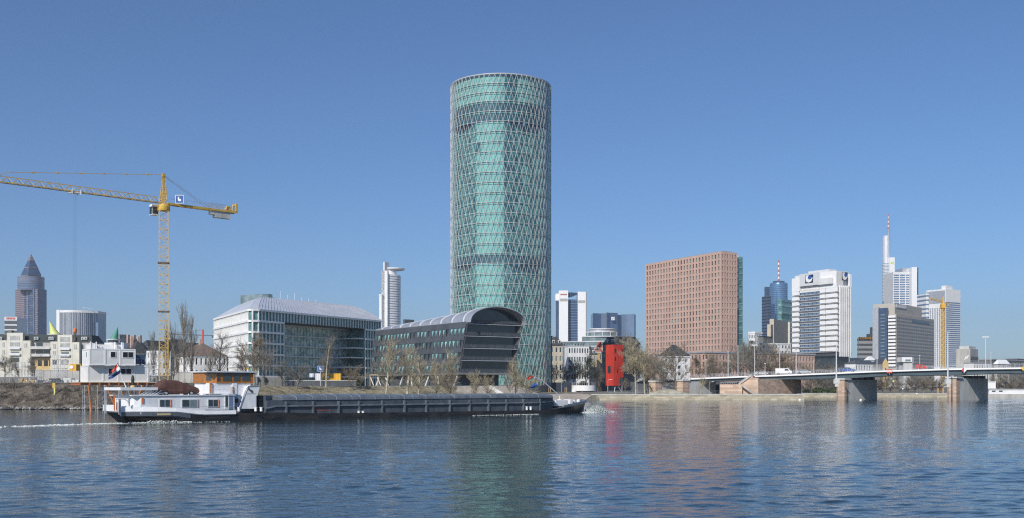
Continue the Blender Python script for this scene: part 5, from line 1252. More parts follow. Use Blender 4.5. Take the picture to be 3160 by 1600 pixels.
ks = ('glass', 'glass_teal', 'blind_grey', 'glass_light')
put_windows(t, s.FR, UR, V, .45, ks, None, cap=40, pick=lambda u, v: random.choice(('glass', 'glass_teal', 'glass_light'))); put_windows(t, s.FL, UL, V, .45, ks, None, cap=60, pick=pk)
mb = MB(); mb.box(3, s.LR-1, 3, s.LL-12, H-.79, H+.9); mb.build('roof_plant', 'steel', t)
mb = MB(); mb.bar((4, 19, H), (4, 19, H+3), .1); mb.bar((4, 17.5, H+2), (4, 20, H+2.3), .1); mb.build('roof_aerial', 'steel', t)
s2 = Site(2275.5, 545, 61, 2240, 2297, 3); g_ = thing('glass_annex', 'narrow dark teal glass slab attached behind the brick tower', 'building', (s.C.x+s.FR.d.x*0, s.C.y, 3), s.rot)
LRg = 5.6; Hg = s.z(786)
mb = MB(); mb.box(s.LR+.02, s.LR+LRg, 2.2, s.LL-2, 0, Hg); mb.build('glass_wall', 'glass_teal', g_)
for k in range(17): mb = MB(); z = zc[k]; mb.box(s.LR+.05, s.LR+LRg+.1, 2.05, 2.19, z-2.0, z-1.5); mb.build('floor_band', 'glass_teal_light', g_)
for k in range(9): mb = MB(); z = zc[k]; mb.box(s.LR+.7, s.LR+2.6, 2.08, 2.19, z-1.2, z+1.1); mb.build('white_blind', 'white', g_)  # plain white blinds on the upper storeys
s3 = Site(2176, 495, 61, 2120, 2514, 3); t = thing('brick_podium', 'long low brick building with three window rows behind the bridge', 'building', s3.loc, s3.rot)
LLp = s3.LL; H = s3.z(1090); fl3 = [(s3.z(1110), s3.z(1096)), (s3.z(1132), s3.z(1118)), (s3.z(1154), s3.z(1140))]; V = sorted(fl3)
UL = spans(s3.FL.L, max(5, int(s3.FL.L/2.6)), .42); UR = spans(s3.FR.L, 34, .45)
mb = MB(); s3.FL.punched(mb, UL, V, 0, H, .35); s3.FR.punched(mb, UR, V, 0, H, .35)
for fc in (s3.FB, s3.FD): mb.quad(fc.P(0,0,0), fc.P(fc.L,0,0), fc.P(fc.L,0,H), fc.P(0,0,H))
mb.build('wall', 'brick', t); put_windows(t, s3.FR, UR, V, .35, ('glass', 'glass_teal', 'glass_light'), None, cap=80); put_windows(t, s3.FL, UL, V, .35, ('glass', 'blind_grey'), None, cap=20)
mb = MB(); mb.box(-.4, s3.LR+.4, -.4, s3.LL+.3, H+.002, H+.7); mb.build('roof_edge', 'steel', t)
# white villa
house('white_villa', 'white villa with grey hipped roof in front of the brick tower', 'house', 2064, 420, 68, 2032, 2129, 1103, 'white_paint', 'hip', 'slate', rh=4.6, nl=2, nr=3, rows=5, wf=.40, hf=.5, kinds=('glass', 'glass_curtain'), frame=None, maxll=14, cornice='white')
# blue glass tower with striped mast
M['mirror_blue'] = mat('mirror_blue', (.16, .30, .46), rough=.22, metal=.6, var=.12, scale=.03)
t = thing('round_blue_tower', 'round blue glass skyscraper with red and white mast', 'skyscraper', (px(2403, 2037), 2037, 0)); r = 27/F*2037; H = pz(880, 2037)
mb = MB(); mb.lathe([(r, 0), (r, H), (r*.97, H+3)], n=48); mb.build('glass_drum', 'mirror_blue', t, smooth=False)
for i in range(55): mb = MB(); z = H*(i+.5)/55; mb.lathe([(r+.15, z), (r+.15, z+.7)], n=48, cap=False); mb.build('floor_band', 'glass_blue', t)
mb = MB(); mb.lathe([(r*.66, H), (r*.66, H+7)], n=32); mb.build('crown', 'glass_blue', t)
z0 = H+7; z1 = pz(804, 2037)
for i in range(9): mb = MB(); mb.bar((0, 0, z0+(z1-z0)*i/9), (0, 0, z0+(z1-z0)*(i+1)/9), 1.5, 1.5, n=8); mb.build('mast_section', ('white_paint', 'mast_red')[i % 2 == 0], t)
s, t = slab('dark_blue_slab', 'dark blue slab tower immediately left of the round blue skyscraper', 'skyscraper', 2370, 1980, 70, 2351, 2379, 914, 'glass_blue', 30, 'black', .35, maxll=60)
mb = MB(); mb.box(0, s.LR, 4, 12, s.z(913.8), s.z(885)); mb.build('upper_shaft', 'glass_blue', t)
slab('green_glass_block', 'green glass block in front of the round blue skyscraper', 'office tower', 2412, 900, 40, 2402, 2460, 931, 'glass_teal', 12, 'glass_teal_light', .3, maxll=40, top='glass_teal', toph=2)
s, t = slab('beige_block', 'plain beige windowless block left of the white emblem tower', 'building', 2388, 760, 30, 2375, 2450, 985, 'beige', 0, maxll=30)
mb = MB(); mb.box(s.LR*.70, s.LR*.76, -1.2, -.002, 0, s.z(986)); mb.build('pier', 'cream', t)
mb = MB(); mb.box(-6, -.1, .5, s.LL, 0, s.z(1003)); mb.build('lower_wing', 'beige', t)
house('white_flat_house', 'small white flat roofed building left of the dark blue slab', 'building', 2330, 640, 45, 2310, 2352, 1030, 'white', 'flat', 'white', rh=1.2, nl=4, nr=4, rows=9, frame=None, maxll=20, kinds=('glass',))
house('dark_shed', 'low dark building with red sign beside the beige block', 'building', 2356, 620, 45, 2340, 2384, 1040, 'concrete_dark', 'flat', 'black', rh=.4, nl=0, nr=4, rows=8, frame=None, maxll=20)
house('pale_terrace', 'low pale building with balconies behind the brick podium', 'building', 2352, 600, 70, 2345, 2440, 1062, 'offwhite', 'flat', 'white', rh=.5, nl=0, nr=9, rows=8, frame=None, maxll=14)

# white office tower with emblem
s = Site(2586, 650, 58.9, 2447, 2624, 4); t = thing('emblem_tower', 'white office tower with stepped concrete panels and blue round emblem on top', 'office tower', s.loc, s.rot)
zt = s.z(886); zb = s.z(1086); L = s.FL.L; nf = 12; fh = (zt-zb)/nf
mb = MB(); mb.box(1.2, s.LR, 1.2, s.LL, 0, zt); mb.build('core', 'glass', t)
def q(x): r = (x-CX)/F; o = s.C; dl = Vector((-math.cos(R(58.9)), math.sin(R(58.9)))); k = (r*o.y-o.x)/(dl.x-r*dl.y); return L-k
cols_ = [(2447.5, 2468, 'panel'), (2469, 2532, 'bay'), (2533, 2550, 'panel'), (2552, 2586, 'panel')]
for k in range(nf):
    z = zb+fh*k
    for (a, b, ty) in cols_:
        u0, u1 = q(a), min(L, q(b)); mb = MB()
        if ty == 'panel': s.FL.box(mb, u0, u1, z+.55, z+fh-.35, -.1, 1.0); mb.build('balcony_panel', 'white_paint', t)
        else:
            s.FL.box(mb, u0, u1, z+fh*.55, z+fh-.2, -.8, .15); s.FL.box(mb, u0, u1, z, z+.22, -.8, .5); mb.build('spandrel', 'offwhite', t)
            n = 5; wn_ = Wins(t, 'glass_blue_mid')
            for i in range(n): w_ = (u1-u0)/n; wn_.add(lambda m_: s.FL.box(m_, u0+w_*i+.25, u0+w_*(i+1)-.25, z+.3, z+fh*.53, -.9, -.2))
            wn_.done()
    mb = MB(); s.FL.box(mb, q(2446), L+.6, z+.0-.12, z+.16, -.4, 1.5); mb.build('ledge', 'concrete_light', t)
for i in range(6):
    u = s.LR*(i+.5)/6; mb = MB(); s.FR.box(mb, u-.28, u+.28, zb-3, zt+1, .0, 1.3); mb.build('rib', 'white', t)
for k in range(nf): mb = MB(); z = zb+fh*k; s.FR.box(mb, 0, s.LR, z, z+fh*.22, -.1, .3); mb.build('spandrel', 'grey', t)
zc_ = s.z(836)
mb = MB(); mb.box(.8, s.LR-.4, 1.0, s.LL-1, zt+.02, zc_); mb.build('crown', 'offwhite', t)
for a, b, y in ((2447, 2470, 845), (2533, 2584, 836)): mb = MB(); s.FL.box(mb, q(a), min(L, q(b)), zt-.3, s.z(y), -.2, 1.0); mb.build('crown_panel', 'white_paint', t)
mb = MB(); s.FR.box(mb, s.LR-2, s.LR, zt, s.z(845), -.2, 1.2); mb.build('crown_panel', 'white_paint', t)
mb = MB(); s.FL.box(mb, q(2533)+.3, q(2576), s.z(875), s.z(856), 1.0, 2.6); mb.build('crown_box', 'offwhite', t)
mb = MB(); s.FL.box(mb, q(2470), q(2533), s.z(873), s.z(834), .1, .9); mb.build('sign_panel', 'steel_white', t)
mb = MB(); mb.box(2, s.LR-2, s.LL*.25, s.LL*.7, zc_+.01, s.z(826)); mb.build('roof_plant', 'steel_white', t)
def round_emblem(P, S, par):
    b = flat_poly([(0, 0), (S, 0), (S*1.05, S), (S*.05, S)], 1, lambda u, w, v: P(u, w*.1, v)).build('emblem_board', 'navy_fence', par)
    fr = [(S*.12, S*.95), (S*.10, S*.45), (S*.2, S*.15), (S*.5, S*.06), (S*.8, S*.18), (S*.95, S*.5), (S*.98, S*.62), (S*.75, S*.62), (S*.5, S*.5), (S*.42, S*.7), (S*.5, S*.95)]
    flat_poly(fr, 1, lambda u, w, v: P(u, .1+w*.1, v)).build('emblem_crescent', 'white_paint', par)
    flat_poly([(S*.62+S*.24*math.cos(a), S*.68+S*.24*math.sin(a)) for a in [2*math.pi*i/20 for i in range(20)]], 1, lambda u, w, v: P(u, .22+w*.12, v)).build('emblem_disc', 'sign_blue', par)
S_ = s.z(838)-s.z(864)
round_emblem(lambda u, w, v: s.FL.P(q(2488)+u*1.25, .92+w, s.z(865)+v), S_, t)
round_emblem(lambda u, w, v: s.FR.P(1.9+u*.95, 1.35+w, s.z(866)+v), S_, t)
mb = MB(); mb.box(-.5, s.LR+.5, -.5, s.LL, zb-2.5, zb-.2); mb.build('transfer_floor', 'steel_dark', t)
mb = MB(); mb.box(1.5, s.LR-1, 3, s.LL-2, 0, zb-2.51); mb.build('base', 'white', t)

# brown hotel
s = Site(2766, 900, 40, 2742, 2882, 4); t = thing('hotel_block', 'big brown slab hotel with bright end balconies and banded windows', 'hotel', s.loc, s.rot)
H = s.z(970); nf = 15; z0 = s.z(1135); fh = (H-1-z0)/nf
mb = MB(); mb.box(0, s.LR, 0, s.LL, 0, H); mb.build('wall', mat('hotel_stone', (.42, .38, .33), rough=.8, var=.1, scale=.1), t)
hw_n = Wins(t, 'glass')
for k in reversed(range(nf)):
    z = z0+fh*k; mb = MB(); s.FR.box(mb, 1, s.LR-1, z+fh*.1, z+fh*.62, -.5, .02); mb.build('window_band', 'grey', t)
    n = 20
    for i in range(n): w_ = (s.LR-2)/n; hw_n.add(lambda m_: s.FR.box(m_, 1+w_*i+.5, 1+w_*i+w_*.55, z+fh*.14, z+fh*.55, .021, .08))
    mb = MB(); s.FL.box(mb, .2, s.LL-.2, z+fh*.35, z+fh*.95, .1, 1.5); mb.build('end_balcony', 'white_paint', t)
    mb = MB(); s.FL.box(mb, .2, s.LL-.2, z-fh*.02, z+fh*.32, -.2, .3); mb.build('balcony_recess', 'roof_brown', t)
hw_n.done()
mb = MB(); s.FR.box(mb, s.LR*.40, s.LR*.86, s.z(988), s.z(979), .01, .4); mb.build('roof_glazing', 'glass', t)
mb = MB(); mb.box(2, s.LR*.72, 2, s.LL+14, H+.01, s.z(936)); mb.build('upper_block', 'hotel_upper' if 'hotel_upper' in M else mat('hotel_stone_upper', (.44, .41, .36), rough=.8, var=.08, scale=.1), t)
mb = MB(); s.FR.box(mb, 4, s.LR*.30, s.z(948), s.z(939), -1.9, -1.5); mb.build('roof_sign', 'white', t)
mb = MB(); mb.box(-3, -.2, s.LL+.2, s.LL+7.4, 0, s.z(950)); mb.build('stair_shaft', 'glass_blue', t); mb = MB(); mb.box(-3.4, -.2, s.LL+7.5, s.LL+12.6, 0, s.z(947)); mb.build('gable_slab', 'steel', t)
for k in range(nf+1): mb = MB(); z = z0+fh*k; mb.box(-3.6, -3.01, s.LL+2, s.LL+5.5, z, z+fh*.35); mb.build('stair_window', 'glass_light', t)
# dark office with yellow letters
s, t = slab('lettered_office', 'grey office block with yellow rooftop lettering left of the brown hotel', 'office building', 2650, 960, 86, 2646, 2712, 1042, 'grey', 11, 'steel_dark', .4, maxll=12)
mb = MB(); s.FR.box(mb, 0, s.LR, s.z(1049), s.z(1041), .1, .5); mb.build('fascia', 'black', t)
cz_ = s.FR.P(12.3, .6, s.z(1047.6)); text(t, 'COMMERZBANK', 2.6, cz_, (R(90), 0, s.FR.rot), 'yellow', spacing=1.25)
mb = MB(); mb.box(s.LR*.6, s.LR, 2, 10, s.z(1041.9), s.z(1030)); mb.box(s.LR*.78, s.LR, 3, 10, s.z(1029.9), s.z(1009)); mb.build('roof_block', 'steel_dark', t)
# slim tower with striped antenna
D = 1795; t = thing('antenna_skyscraper', 'slim skyscraper with silver rounded top, white slab and tall striped antenna', 'skyscraper', (px(2735, D), D, 0))
f_ = lambda x: px(x, D)-px(2735, D); r = 11.5/F*D
mb = MB(); mb.lathe([(r, 0), (r, pz(815, D))], n=32, c=(0, 0)); mb.build('glass_shaft', 'glass_blue_mid', t)
for i in range(26): mb = MB(); z = pz(930, D)+(pz(815, D)-pz(930, D))*i/26; mb.lathe([(r+.2, z), (r+.2, z+1.6)], n=32, cap=False); mb.build('floor_band', 'steel_white', t)
mb = MB(); mb.lathe([(r, pz(815, D)+.1), (r*.98, pz(731, D)), (r*.7, pz(728, D))], n=32); mb.build('silver_top', 'metal_roof', t)
mb = MB(); mb.box(f_(2739), f_(2755), -r-3, 8, 0, pz(797, D)); mb.build('white_slab', 'white_paint', t)
mb = MB(); mb.box(f_(2742), f_(2752), -r-3.3, -r-3.01, pz(817, D), pz(810, D)); mb.build('yellow_emblem', 'lime', t)
for i in range(10): mb = MB(); z0 = pz(728, D); z1 = pz(661, D); mb.bar((f_(2743), 2, z0+(z1-z0)*i/10), (f_(2743), 2, z0+(z1-z0)*(i+1)/10), 2.0-1.4*i/10, 1.9-1.4*i/10, n=8); mb.build('antenna_section', ('steel', 'steel_white', 'mast_red')[0 if i < 3 else 1+(i % 2)], t)
s, t = slab('grid_tower', 'pale grey gridded tower with white side slab right of the antenna skyscraper', 'skyscraper', 2806, 1600, 75, 2756, 2813, 841, 'offwhite', 0, maxll=30)
t.rotation_euler = (0, 0, 0); s.rot = 0
for ch in list(t.children): bpy.data.objects.remove(ch)
wbox('grid_wall', 2756, 2813, 840, 0, 1600, 1640, 'offwhite', s.loc, t)
gw_ = Wins(t, 'glass_blue_mid')
for k in range(20):
    y = 848+k*7.2
    for i in range(3): a = 2758+i*19; gw_.add(lambda m_: m_.box(px(a, 1600)-s.loc[0], px(a+16, 1600)-s.loc[0], 1599.5-s.loc[1], 1599.99-s.loc[1], pz(y+3.6, 1600), pz(y, 1600)))
gw_.done()
wbox('side_slab', 2813.3, 2830, 825, 0, 1590, 1640, 'white_paint', s.loc, t); wbox('painted_shade_return', 2830.2, 2834, 826, 0, 1600, 1640, 'glass_blue', s.loc, t); wbox('roof_block', 2785, 2813, 828, 0, 1610, 1640, 'steel', s.loc, t)  # dark return strip carries the slab's side shade as colour
# large white tower
s, t = slab('white_banded_tower', 'broad white banded tower behind the brown hotel and yellow crane', 'skyscraper', 2918, 1500, 58, 2859, 2964, 892, 'white', 0, maxll=70)
H = s.z(892); ww_ = Wins(t, 'glass_blue')
for k in reversed(range(34)):
    z = H*.22 + (H*.70-0)*k/34; mb = MB()
    if z < H*.86: s.FR.box(mb, 1, s.LR-1, z, z+1.5, .02, .3); mb.build('window_band', 'glass_blue_mid', t); mb = MB()
    if z < H*.80:
        n = 11
        for i in range(n): w_ = s.LL/n; ww_.add(lambda m_: s.FL.box(m_, w_*i+1, w_*(i+1)-1, z, z+2.4, .02, .3))
ww_.done()
mb = MB(); s.FL.box(mb, 1, s.LL-1, H*.86, H*.985, .02, .4); mb.build('louvres', 'steel', t)
mb = MB(); mb.box(2, s.LR*.5, 1, 8, H, H+5); mb.build('roof_plant', 'white', t)
slab('lower_white_wing', 'lower white banded wing between grid tower and broad white tower', 'building', 2858, 1520, 80, 2830, 2866, 907, 'white', 22, 'glass_blue_mid', .35, maxll=60)
# yellow crane, distant
t = thing('tower_crane', 'small yellow tower crane in front of the broad white tower', 'crane', (px(2910, 760), 760, 4))
def Y_(y): return pz(y, 760)-4
w_ = 4.6/F*760; mb = MB(); zt = Y_(945)
for sx in (-1, 1):
    for sy in (-1, 1): mb.bar((sx*w_, sy*w_, 0), (sx*w_, sy*w_, zt), .28)
n = 16
for k in range(n):
    z0, z1 = zt*k/n, zt*(k+1)/n
    for a, b in (((-1,-1),(1,-1)), ((1,-1),(1,1)), ((1,1),(-1,1)), ((-1,1),(-1,-1))): mb.bar((a[0]*w_, a[1]*w_, z0), (b[0]*w_, b[1]*w_, z1), .16, caps=False); mb.bar((a[0]*w_, a[1]*w_, z0), (b[0]*w_, b[1]*w_, z0), .16, caps=False)
mb.build('mast', 'crane_yellow', t)
mb = MB(); mb.bar((px(2861, 760)-px(2910, 760), -6, Y_(925)), (px(2910, 760)-px(2910, 760), 0, Y_(934)), .45); mb.bar((px(2861, 760)-px(2910, 760), -6, Y_(922)), (0, 0, Y_(929)), .2); mb.bar((0, 0, Y_(934)), (px(2934, 760)-px(2910, 760), 3, Y_(938)), .5); mb.build('jib', 'crane_yellow', t)
mb = MB(); mb.box(-1.6, 1.6, -1.6, 1.6, Y_(952), Y_(940)); mb.bar((0, 0, Y_(940)), (0, 0, Y_(914)), 1.0, .2); mb.build('slewing_head', 'yellow', t); mb = MB(); mb.box(px(2925, 760)-px(2910, 760), px(2933, 760)-px(2910, 760), 2, 4, Y_(943), Y_(938.5)); mb.build('counterweight', 'concrete', t)
# concrete block with emblem, low buildings right
s = Site(2994, 620, 40, 2950, 3018, 3); t = thing('concrete_block', 'windowless grey concrete building with white emblem and banded side', 'building', s.loc, s.rot); H = s.z(1077)
# orient: long blank face to the river
mb = MB(); mb.box(0, s.LR, 0, s.LL, 0, H); mb.build('wall', 'concrete', t)
for k in range(4): mb = MB(); z = H*.35+k*3; s.FR.box(mb, .2, s.LR-.2, z, z+1.3, .02, .3); mb.build('window_band', 'concrete_dark', t)
mb = MB(); mb.box(1, s.LR-1, 1, s.LL*.8, H+.01, H+1.6); mb.build('roof_storey', 'concrete_light', t)
for k in range(2): flat_poly([(0, 0), (.6, 0), (1.6, 2.2), (1.0, 2.2)], 1, lambda u, w, v: s.FL.P(s.LL*.58+k*1.1+u, .02+w*.1, H*.72+k*.35+v)).build('emblem', 'white_paint', t)
lows = [('white_low_house', 'white house with dark roof behind the right bridge railing, nearest the emblem tower', 2640, 620, 60, 2606, 2712, 1123, 'white', 'hip', 'steel_dark', 2.2, 0, 9, 3),
 ('cream_flat_block', 'cream flat block between the emblem tower and the lettered office', 2648, 700, 60, 2622, 2664, 1107, 'cream', 'flat', 'offwhite', .5, 0, 5, 5),
 ('white_gabled_house', 'small bright white gabled house under the lettered office', 2680, 680, 60, 2668, 2700, 1112, 'white_paint', 'hip', 'white_paint', 2.5, 0, 3, 4),
 ('grey_hall', 'long low grey hall above the right end of the bridge railing', 3060, 640, 50, 3020, 3300, 1112, 'concrete_dark', 'flat', 'grey', .8, 0, 16, 4),
 ('white_roofed_hall', 'low hall with bright sloping white roof above the right railing', 3080, 560, 60, 3068, 3115, 1124, 'concrete', 'hip', 'white_paint', 2.4, 0, 5, 3),
 ('dark_roofed_depot', 'low dark roofed depot at the far right above the bridge', 3140, 700, 40, 3100, 3330, 1112, 'steel_dark', 'flat', 'slate', 1.0, 0, 12, 4),
 ('pale_shed', 'low pale shed right of the windowless concrete building', 3005, 560, 60, 2975, 3060, 1122, 'offwhite', 'flat', 'steel', .5, 0, 7, 3)]
for a in lows: house(a[0], a[1], 'building', a[2], a[3], a[4], a[5], a[6], a[7], a[8], a[9], a[10], rh=a[11], nl=a[12], nr=a[13], rows=a[14], frame=None, maxll=14)
t = thing('church_gable', 'sandy stone gable with dark roof left of the brown hotel foot', 'church', (px(2733, 560), 560, 3)); z1, z2 = pz(1122, 560)-3, pz(1106, 560)-3; hw_ = 9/F*560
mb = MB(); mb.v = [(-hw_, 0, 0), (hw_, 0, 0), (hw_, 0, z1), (0, 0, z2), (-hw_, 0, z1), (-hw_, .6, 0), (hw_, .6, 0), (hw_, .6, z1), (0, .6, z2), (-hw_, .6, z1)]; mb.f = [(0,1,2,3,4), (9,8,7,6,5), (0,5,6,1), (1,6,7,2), (2,7,8,3), (3,8,9,4), (4,9,5,0)]; mb.m = [0]*7; mb.build('gable_wall', 'ochre', t)
mb = MB(); mb.quad((-hw_, .61, z1-.2), (0, .61, z2-.2), (0, 16, z2-.2), (-hw_, 16, z1-.2)); mb.quad((hw_, .61, z1-.2), (0, .61, z2-.2), (0, 16, z2-.2), (hw_, 16, z1-.2)); mb.build('roof', 'steel_dark', t)
mb = MB(); mb.box(-hw_+.1, hw_-.1, .62, 15, 0, z1-.25); mb.build('nave', 'concrete', t); mb = MB(); mb.box(-.35, .35, -.06, -.01, z1*.3, z1*.8); mb.build('window', 'glass', t)
t = thing('kiosk_tower', 'pale box shaped pavilion on the far end of the bridge before the hotel', 'pavilion', (px(2801, 420), 420, 3)); f_ = lambda x: px(x, 420)-px(2801, 420); z = lambda y: pz(y, 420)-3
mb = MB(); mb.box(f_(2788), f_(2816), 0, 5, 0, z(1118)); mb.build('lower_box', 'concrete_light', t); mb = MB(); mb.box(f_(2782), f_(2813), -.6, 5, z(1117.9), z(1103)); mb.build('upper_box', 'white', t); mb = MB(); mb.box(f_(2813.2), f_(2820), .2, 5, z(1122), z(1103)); mb.build('side_box', 'grey', t)
mb = MB(); mb.box(f_(2792), f_(2809), -.64, -.605, z(1116), z(1110)); mb.build('window', 'glass_light', t)

# ---------------------------------------------------------------- the bridge
P0, P1 = Vector((px(1880, 332), 332)), Vector((px(3160, 288), 288)); bd = (P1-P0).normalized(); ba = math.atan2(bd.y, bd.x); bn = Vector((-bd.y, bd.x))
bridge = thing('road_bridge', 'long low road bridge with white edge and dark steel girder on stone piers', 'bridge', (P0.x, P0.y, 0), ba)
def bu(x): r = (x-CX)/F; return (r*P0.y-P0.x)/(bd.x-r*bd.y)
def bdp(x): return P0.y + bd.y*bu(x)
prof = [(1500, 1186), (1880, 1177), (1973, 1173.5), (2127, 1168), (2311, 1160.5), (2450, 1155.5), (2590, 1150), (2700, 1145), (2925, 1138), (3050, 1136), (3160, 1134.5), (3600, 1131)]
def deckz(x):
    for (a, b), (c, d) in zip(prof, prof[1:]):
        if x <= c: y = b+(d-b)*(x-a)/(c-a); break
    else: y = prof[-1][1]
    return pz(y, bdp(x))
xs_ = [1965, 1973, 2050, 2127, 2220, 2311, 2380, 2450, 2520, 2590, 2640, 2700, 2780, 2860, 2925, 2990, 3050, 3105, 3160, 3260, 3400, 3600]
BWd = 19.0
def long_strip(name, m, z0, z1, v0, v1, par=bridge, xa=None, xb=None):
    rg = []
    for x in xs_:
        if xa and x < xa: continue
        if xb and x > xb: continue
        u, z = bu(x), deckz(x); rg.append([(u, v0, z+z0), (u, v1, z+z0), (u, v1, z+z1), (u, v0, z+z1)])
    mb = MB(); mb.loft(rg); return mb.build(name, m, par)
long_strip('edge_beam', 'white_paint', -.42, 0, 0, .5)
long_strip('far_edge_beam', 'white_paint', -.42, 0, BWd-.5, BWd)
M['girder_paint'] = mat('girder_paint', (.045, .075, .090), rough=.5, var=.15, scale=.3)
long_strip('deck_slab', 'concrete_dark', -.40, -.02, .502, BWd-.502)
long_strip('road_surface', mat('asphalt', (.05, .05, .05), rough=.9, var=.2), -.016, .0, 2.6, BWd-2.6)
def girder(v):
    rg = []
    for x in xs_:
        u, z = bu(x), deckz(x); dp = 1.25 + .45*sm(2300, 2600, x) + .15*math.cos((x-2925)/335*2*math.pi)*(1 if x > 2590 else 0)
        if x < 2240: dp = 1.15
        rg.append([(u, v, z-dp), (u, v+.8, z-dp), (u, v+.8, z-.405), (u, v, z-.405)])
    mb = MB(); mb.loft(rg); mb.build('girder', 'girder_paint', bridge)
for v in (.75, 6.5, 12, 17.2): girder(v)
def rail(v, name):
    mb = MB(); xa = 1880; u = bu(1900)
    k = 0
    for x0, x1 in zip(xs_, xs_[1:]):
        u0, u1, z0, z1 = bu(x0), bu(x1), deckz(x0), deckz(x1)
        for h in (.35, .7, 1.08): mb.bar((u0, v, z0+h), (u1, v, z1+h), .028, caps=False)
        n = max(1, int((u1-u0)/1.1))
        for i in range(n): q_ = i/n; mb.bar((u0+(u1-u0)*q_, v, z0+(z1-z0)*q_), (u0+(u1-u0)*q_, v, z0+(z1-z0)*q_+1.1), .032, caps=False)
    return mb.build(name, 'steel', bridge)
rail(.25, 'railing'); rail(BWd-.25, 'far_railing')
# piers, skewed to the bridge
def pier(x, y_water, ytop, length, label, capx=True):
    d = 3253*4.2/(y_water-HY); C_ = Vector((px(x, d), d)); t = thing('bridge_pier', label, 'bridge pier', (C_.x, C_.y, 0), R(45), 'stone nosed bridge piers in the river')
    zt = pz(ytop, d); mb = MB()
    w_ = 2.7                                             # local x runs back along the pier, y across (left)
    mb.prism([(0, 0), (0, w_*.75), (.5, w_), (2.3, w_), (2.3, -.02), (.5, -.02)], -2, zt-.2); mb.build('stone_nose', 'sandstone', t)
    mb = MB(); mb.box(2.302, length, .08, w_-.08, -2, zt); mb.build('wall', 'concrete_light', t)
    mb = MB(); mb.box(-.3, 4.2, -.3, w_+.2, zt+.002, zt+.42); mb.build('cap_stone', 'concrete_light', t)
    mb = MB(); mb.box(.0, length+.5, -.1, w_+.1, -2, .25); 
    for i in range(5): m2 = MB(); u = 4+i*(length-6)/4; m2.box(u, u+1.2, .4, w_-.4, zt+.003, zt+.8); m2.build('bearing', 'steel_dark', t)
    return t, zt
t, zt = pier(2606, 1235, 1172.5, 20.5, 'left river pier of the bridge, stone nose under the tall lamp post'); pA = t
t, zt = pier(2951, 1237, 1168, 22.7, 'right river pier of the bridge, stone nose with broken top')
# sandstone abutment with stair
d = 311; t = thing('bridge_abutment', 'red sandstone abutment with stairs carrying the left end of the river bridge', 'abutment', (px(2227, d), d, 1.4), ba); f_ = lambda x: ((px(x, d)-px(2227, d))/math.cos(ba)); z = lambda y: pz(y, d)-1.4
mb = MB(); mb.box(0, f_(2290), -3, 8, 0, z(1187)); mb.build('lower_wall', 'sandstone', t)
mb = MB(); mb.prism([(f_(2290)+.02, -1.8), (f_(2316), -1.8), (f_(2316), 6), (f_(2290)+.02, 6)], 0, z(1187)); 
k = len(mb.v); x0, x1 = f_(2281), f_(2316); mb.hexa([(x0, -1.2, z(1187)+.01), (x1, -1.2, z(1187)+.01), (x1, 3, z(1187)+.01), (x0, 3, z(1187)+.01), (x1-.6, -1.2, z(1164)), (x1, -1.2, z(1161)), (x1, 3, z(1161)), (x1-.6, 3, z(1164))]); mb.build('stair_wall', 'sandstone', t)
mb = MB(); a, b = (f_(2278), -1.3, z(1186)), (f_(2312), -1.3, z(1160)); mb.bar(a, b, .35); mb.build('stair_parapet', 'concrete', t)
mb = MB(); a, b = (f_(2288), -3.2, z(1188)), (f_(2328), -3.6, z(1218)); mb.bar(a, b, .3); mb.build('lower_parapet', 'concrete', t)
mb = MB(); mb.box(f_(2316)+.02, f_(2335), -3.0, 0.2, 0, z(1167)); mb.build('corner_pier', 'sandstone', t)
wv = MB(); L_ = 24; x0 = f_(2335)+.02
sk = math.pi/4-ba; c_, s_ = math.cos(sk), math.sin(sk)
wv.hexa([(x0, -2.7, -.2), (x0+L_*c_, -2.7+L_*s_, -.2), (x0+L_*c_-3, -2.7+L_*s_+3, -.2), (x0-3, .5, -.2), (x0, -2.7, z(1170)), (x0+L_*c_, -2.7+L_*s_, z(1172)), (x0+L_*c_-3, -2.7+L_*s_+3, z(1172)), (x0-3, .5, z(1170))]); wv.build('side_wall', 'sandstone', t)
mb = MB()
for i in range(10): mb.bar((f_(2228+i*5), -2.8, z(1187)), (f_(2228+i*5), -2.8, z(1181)), .04)
mb.bar((f_(2228), -2.8, z(1181)), (f_(2275), -2.8, z(1181)), .04)
for i in range(9): q_ = i/8; x = 2280+34*q_; y = 1185-24*q_; mb.bar((f_(x), -1.3, z(y)), (f_(x), -1.3, z(y-6)), .04)
mb.bar((f_(2280), -1.3, z(1179)), (f_(2314), -1.3, z(1155)), .05); mb.build('railing', 'steel', t)
for k, (x, y, lab) in enumerate(((2034, 1180, 'small brick pier under the left bridge approach beside the bare tree'), (2118, 1177, 'ivy grown brick pier with white flank under the bridge approach'))):
    d = 318; t = thing('approach_pier', lab, 'bridge pier', (px(x, d), d, 1.4), R(40)); zt = pz(y, d)-1.4
    mb = MB(); mb.box(-1.6, 1.2, 0, 2.6, 0, zt); mb.build('stone_nose', 'sandstone', t); mb = MB(); mb.box(1.202, 14, .1, 2.5, 0, zt-.1); mb.build('wall', 'concrete_light', t); mb = MB(); mb.box(-1.8, 1.6, -.2, 2.8, zt+.002, zt+.5); mb.build('cap_stone', 'concrete_light', t)
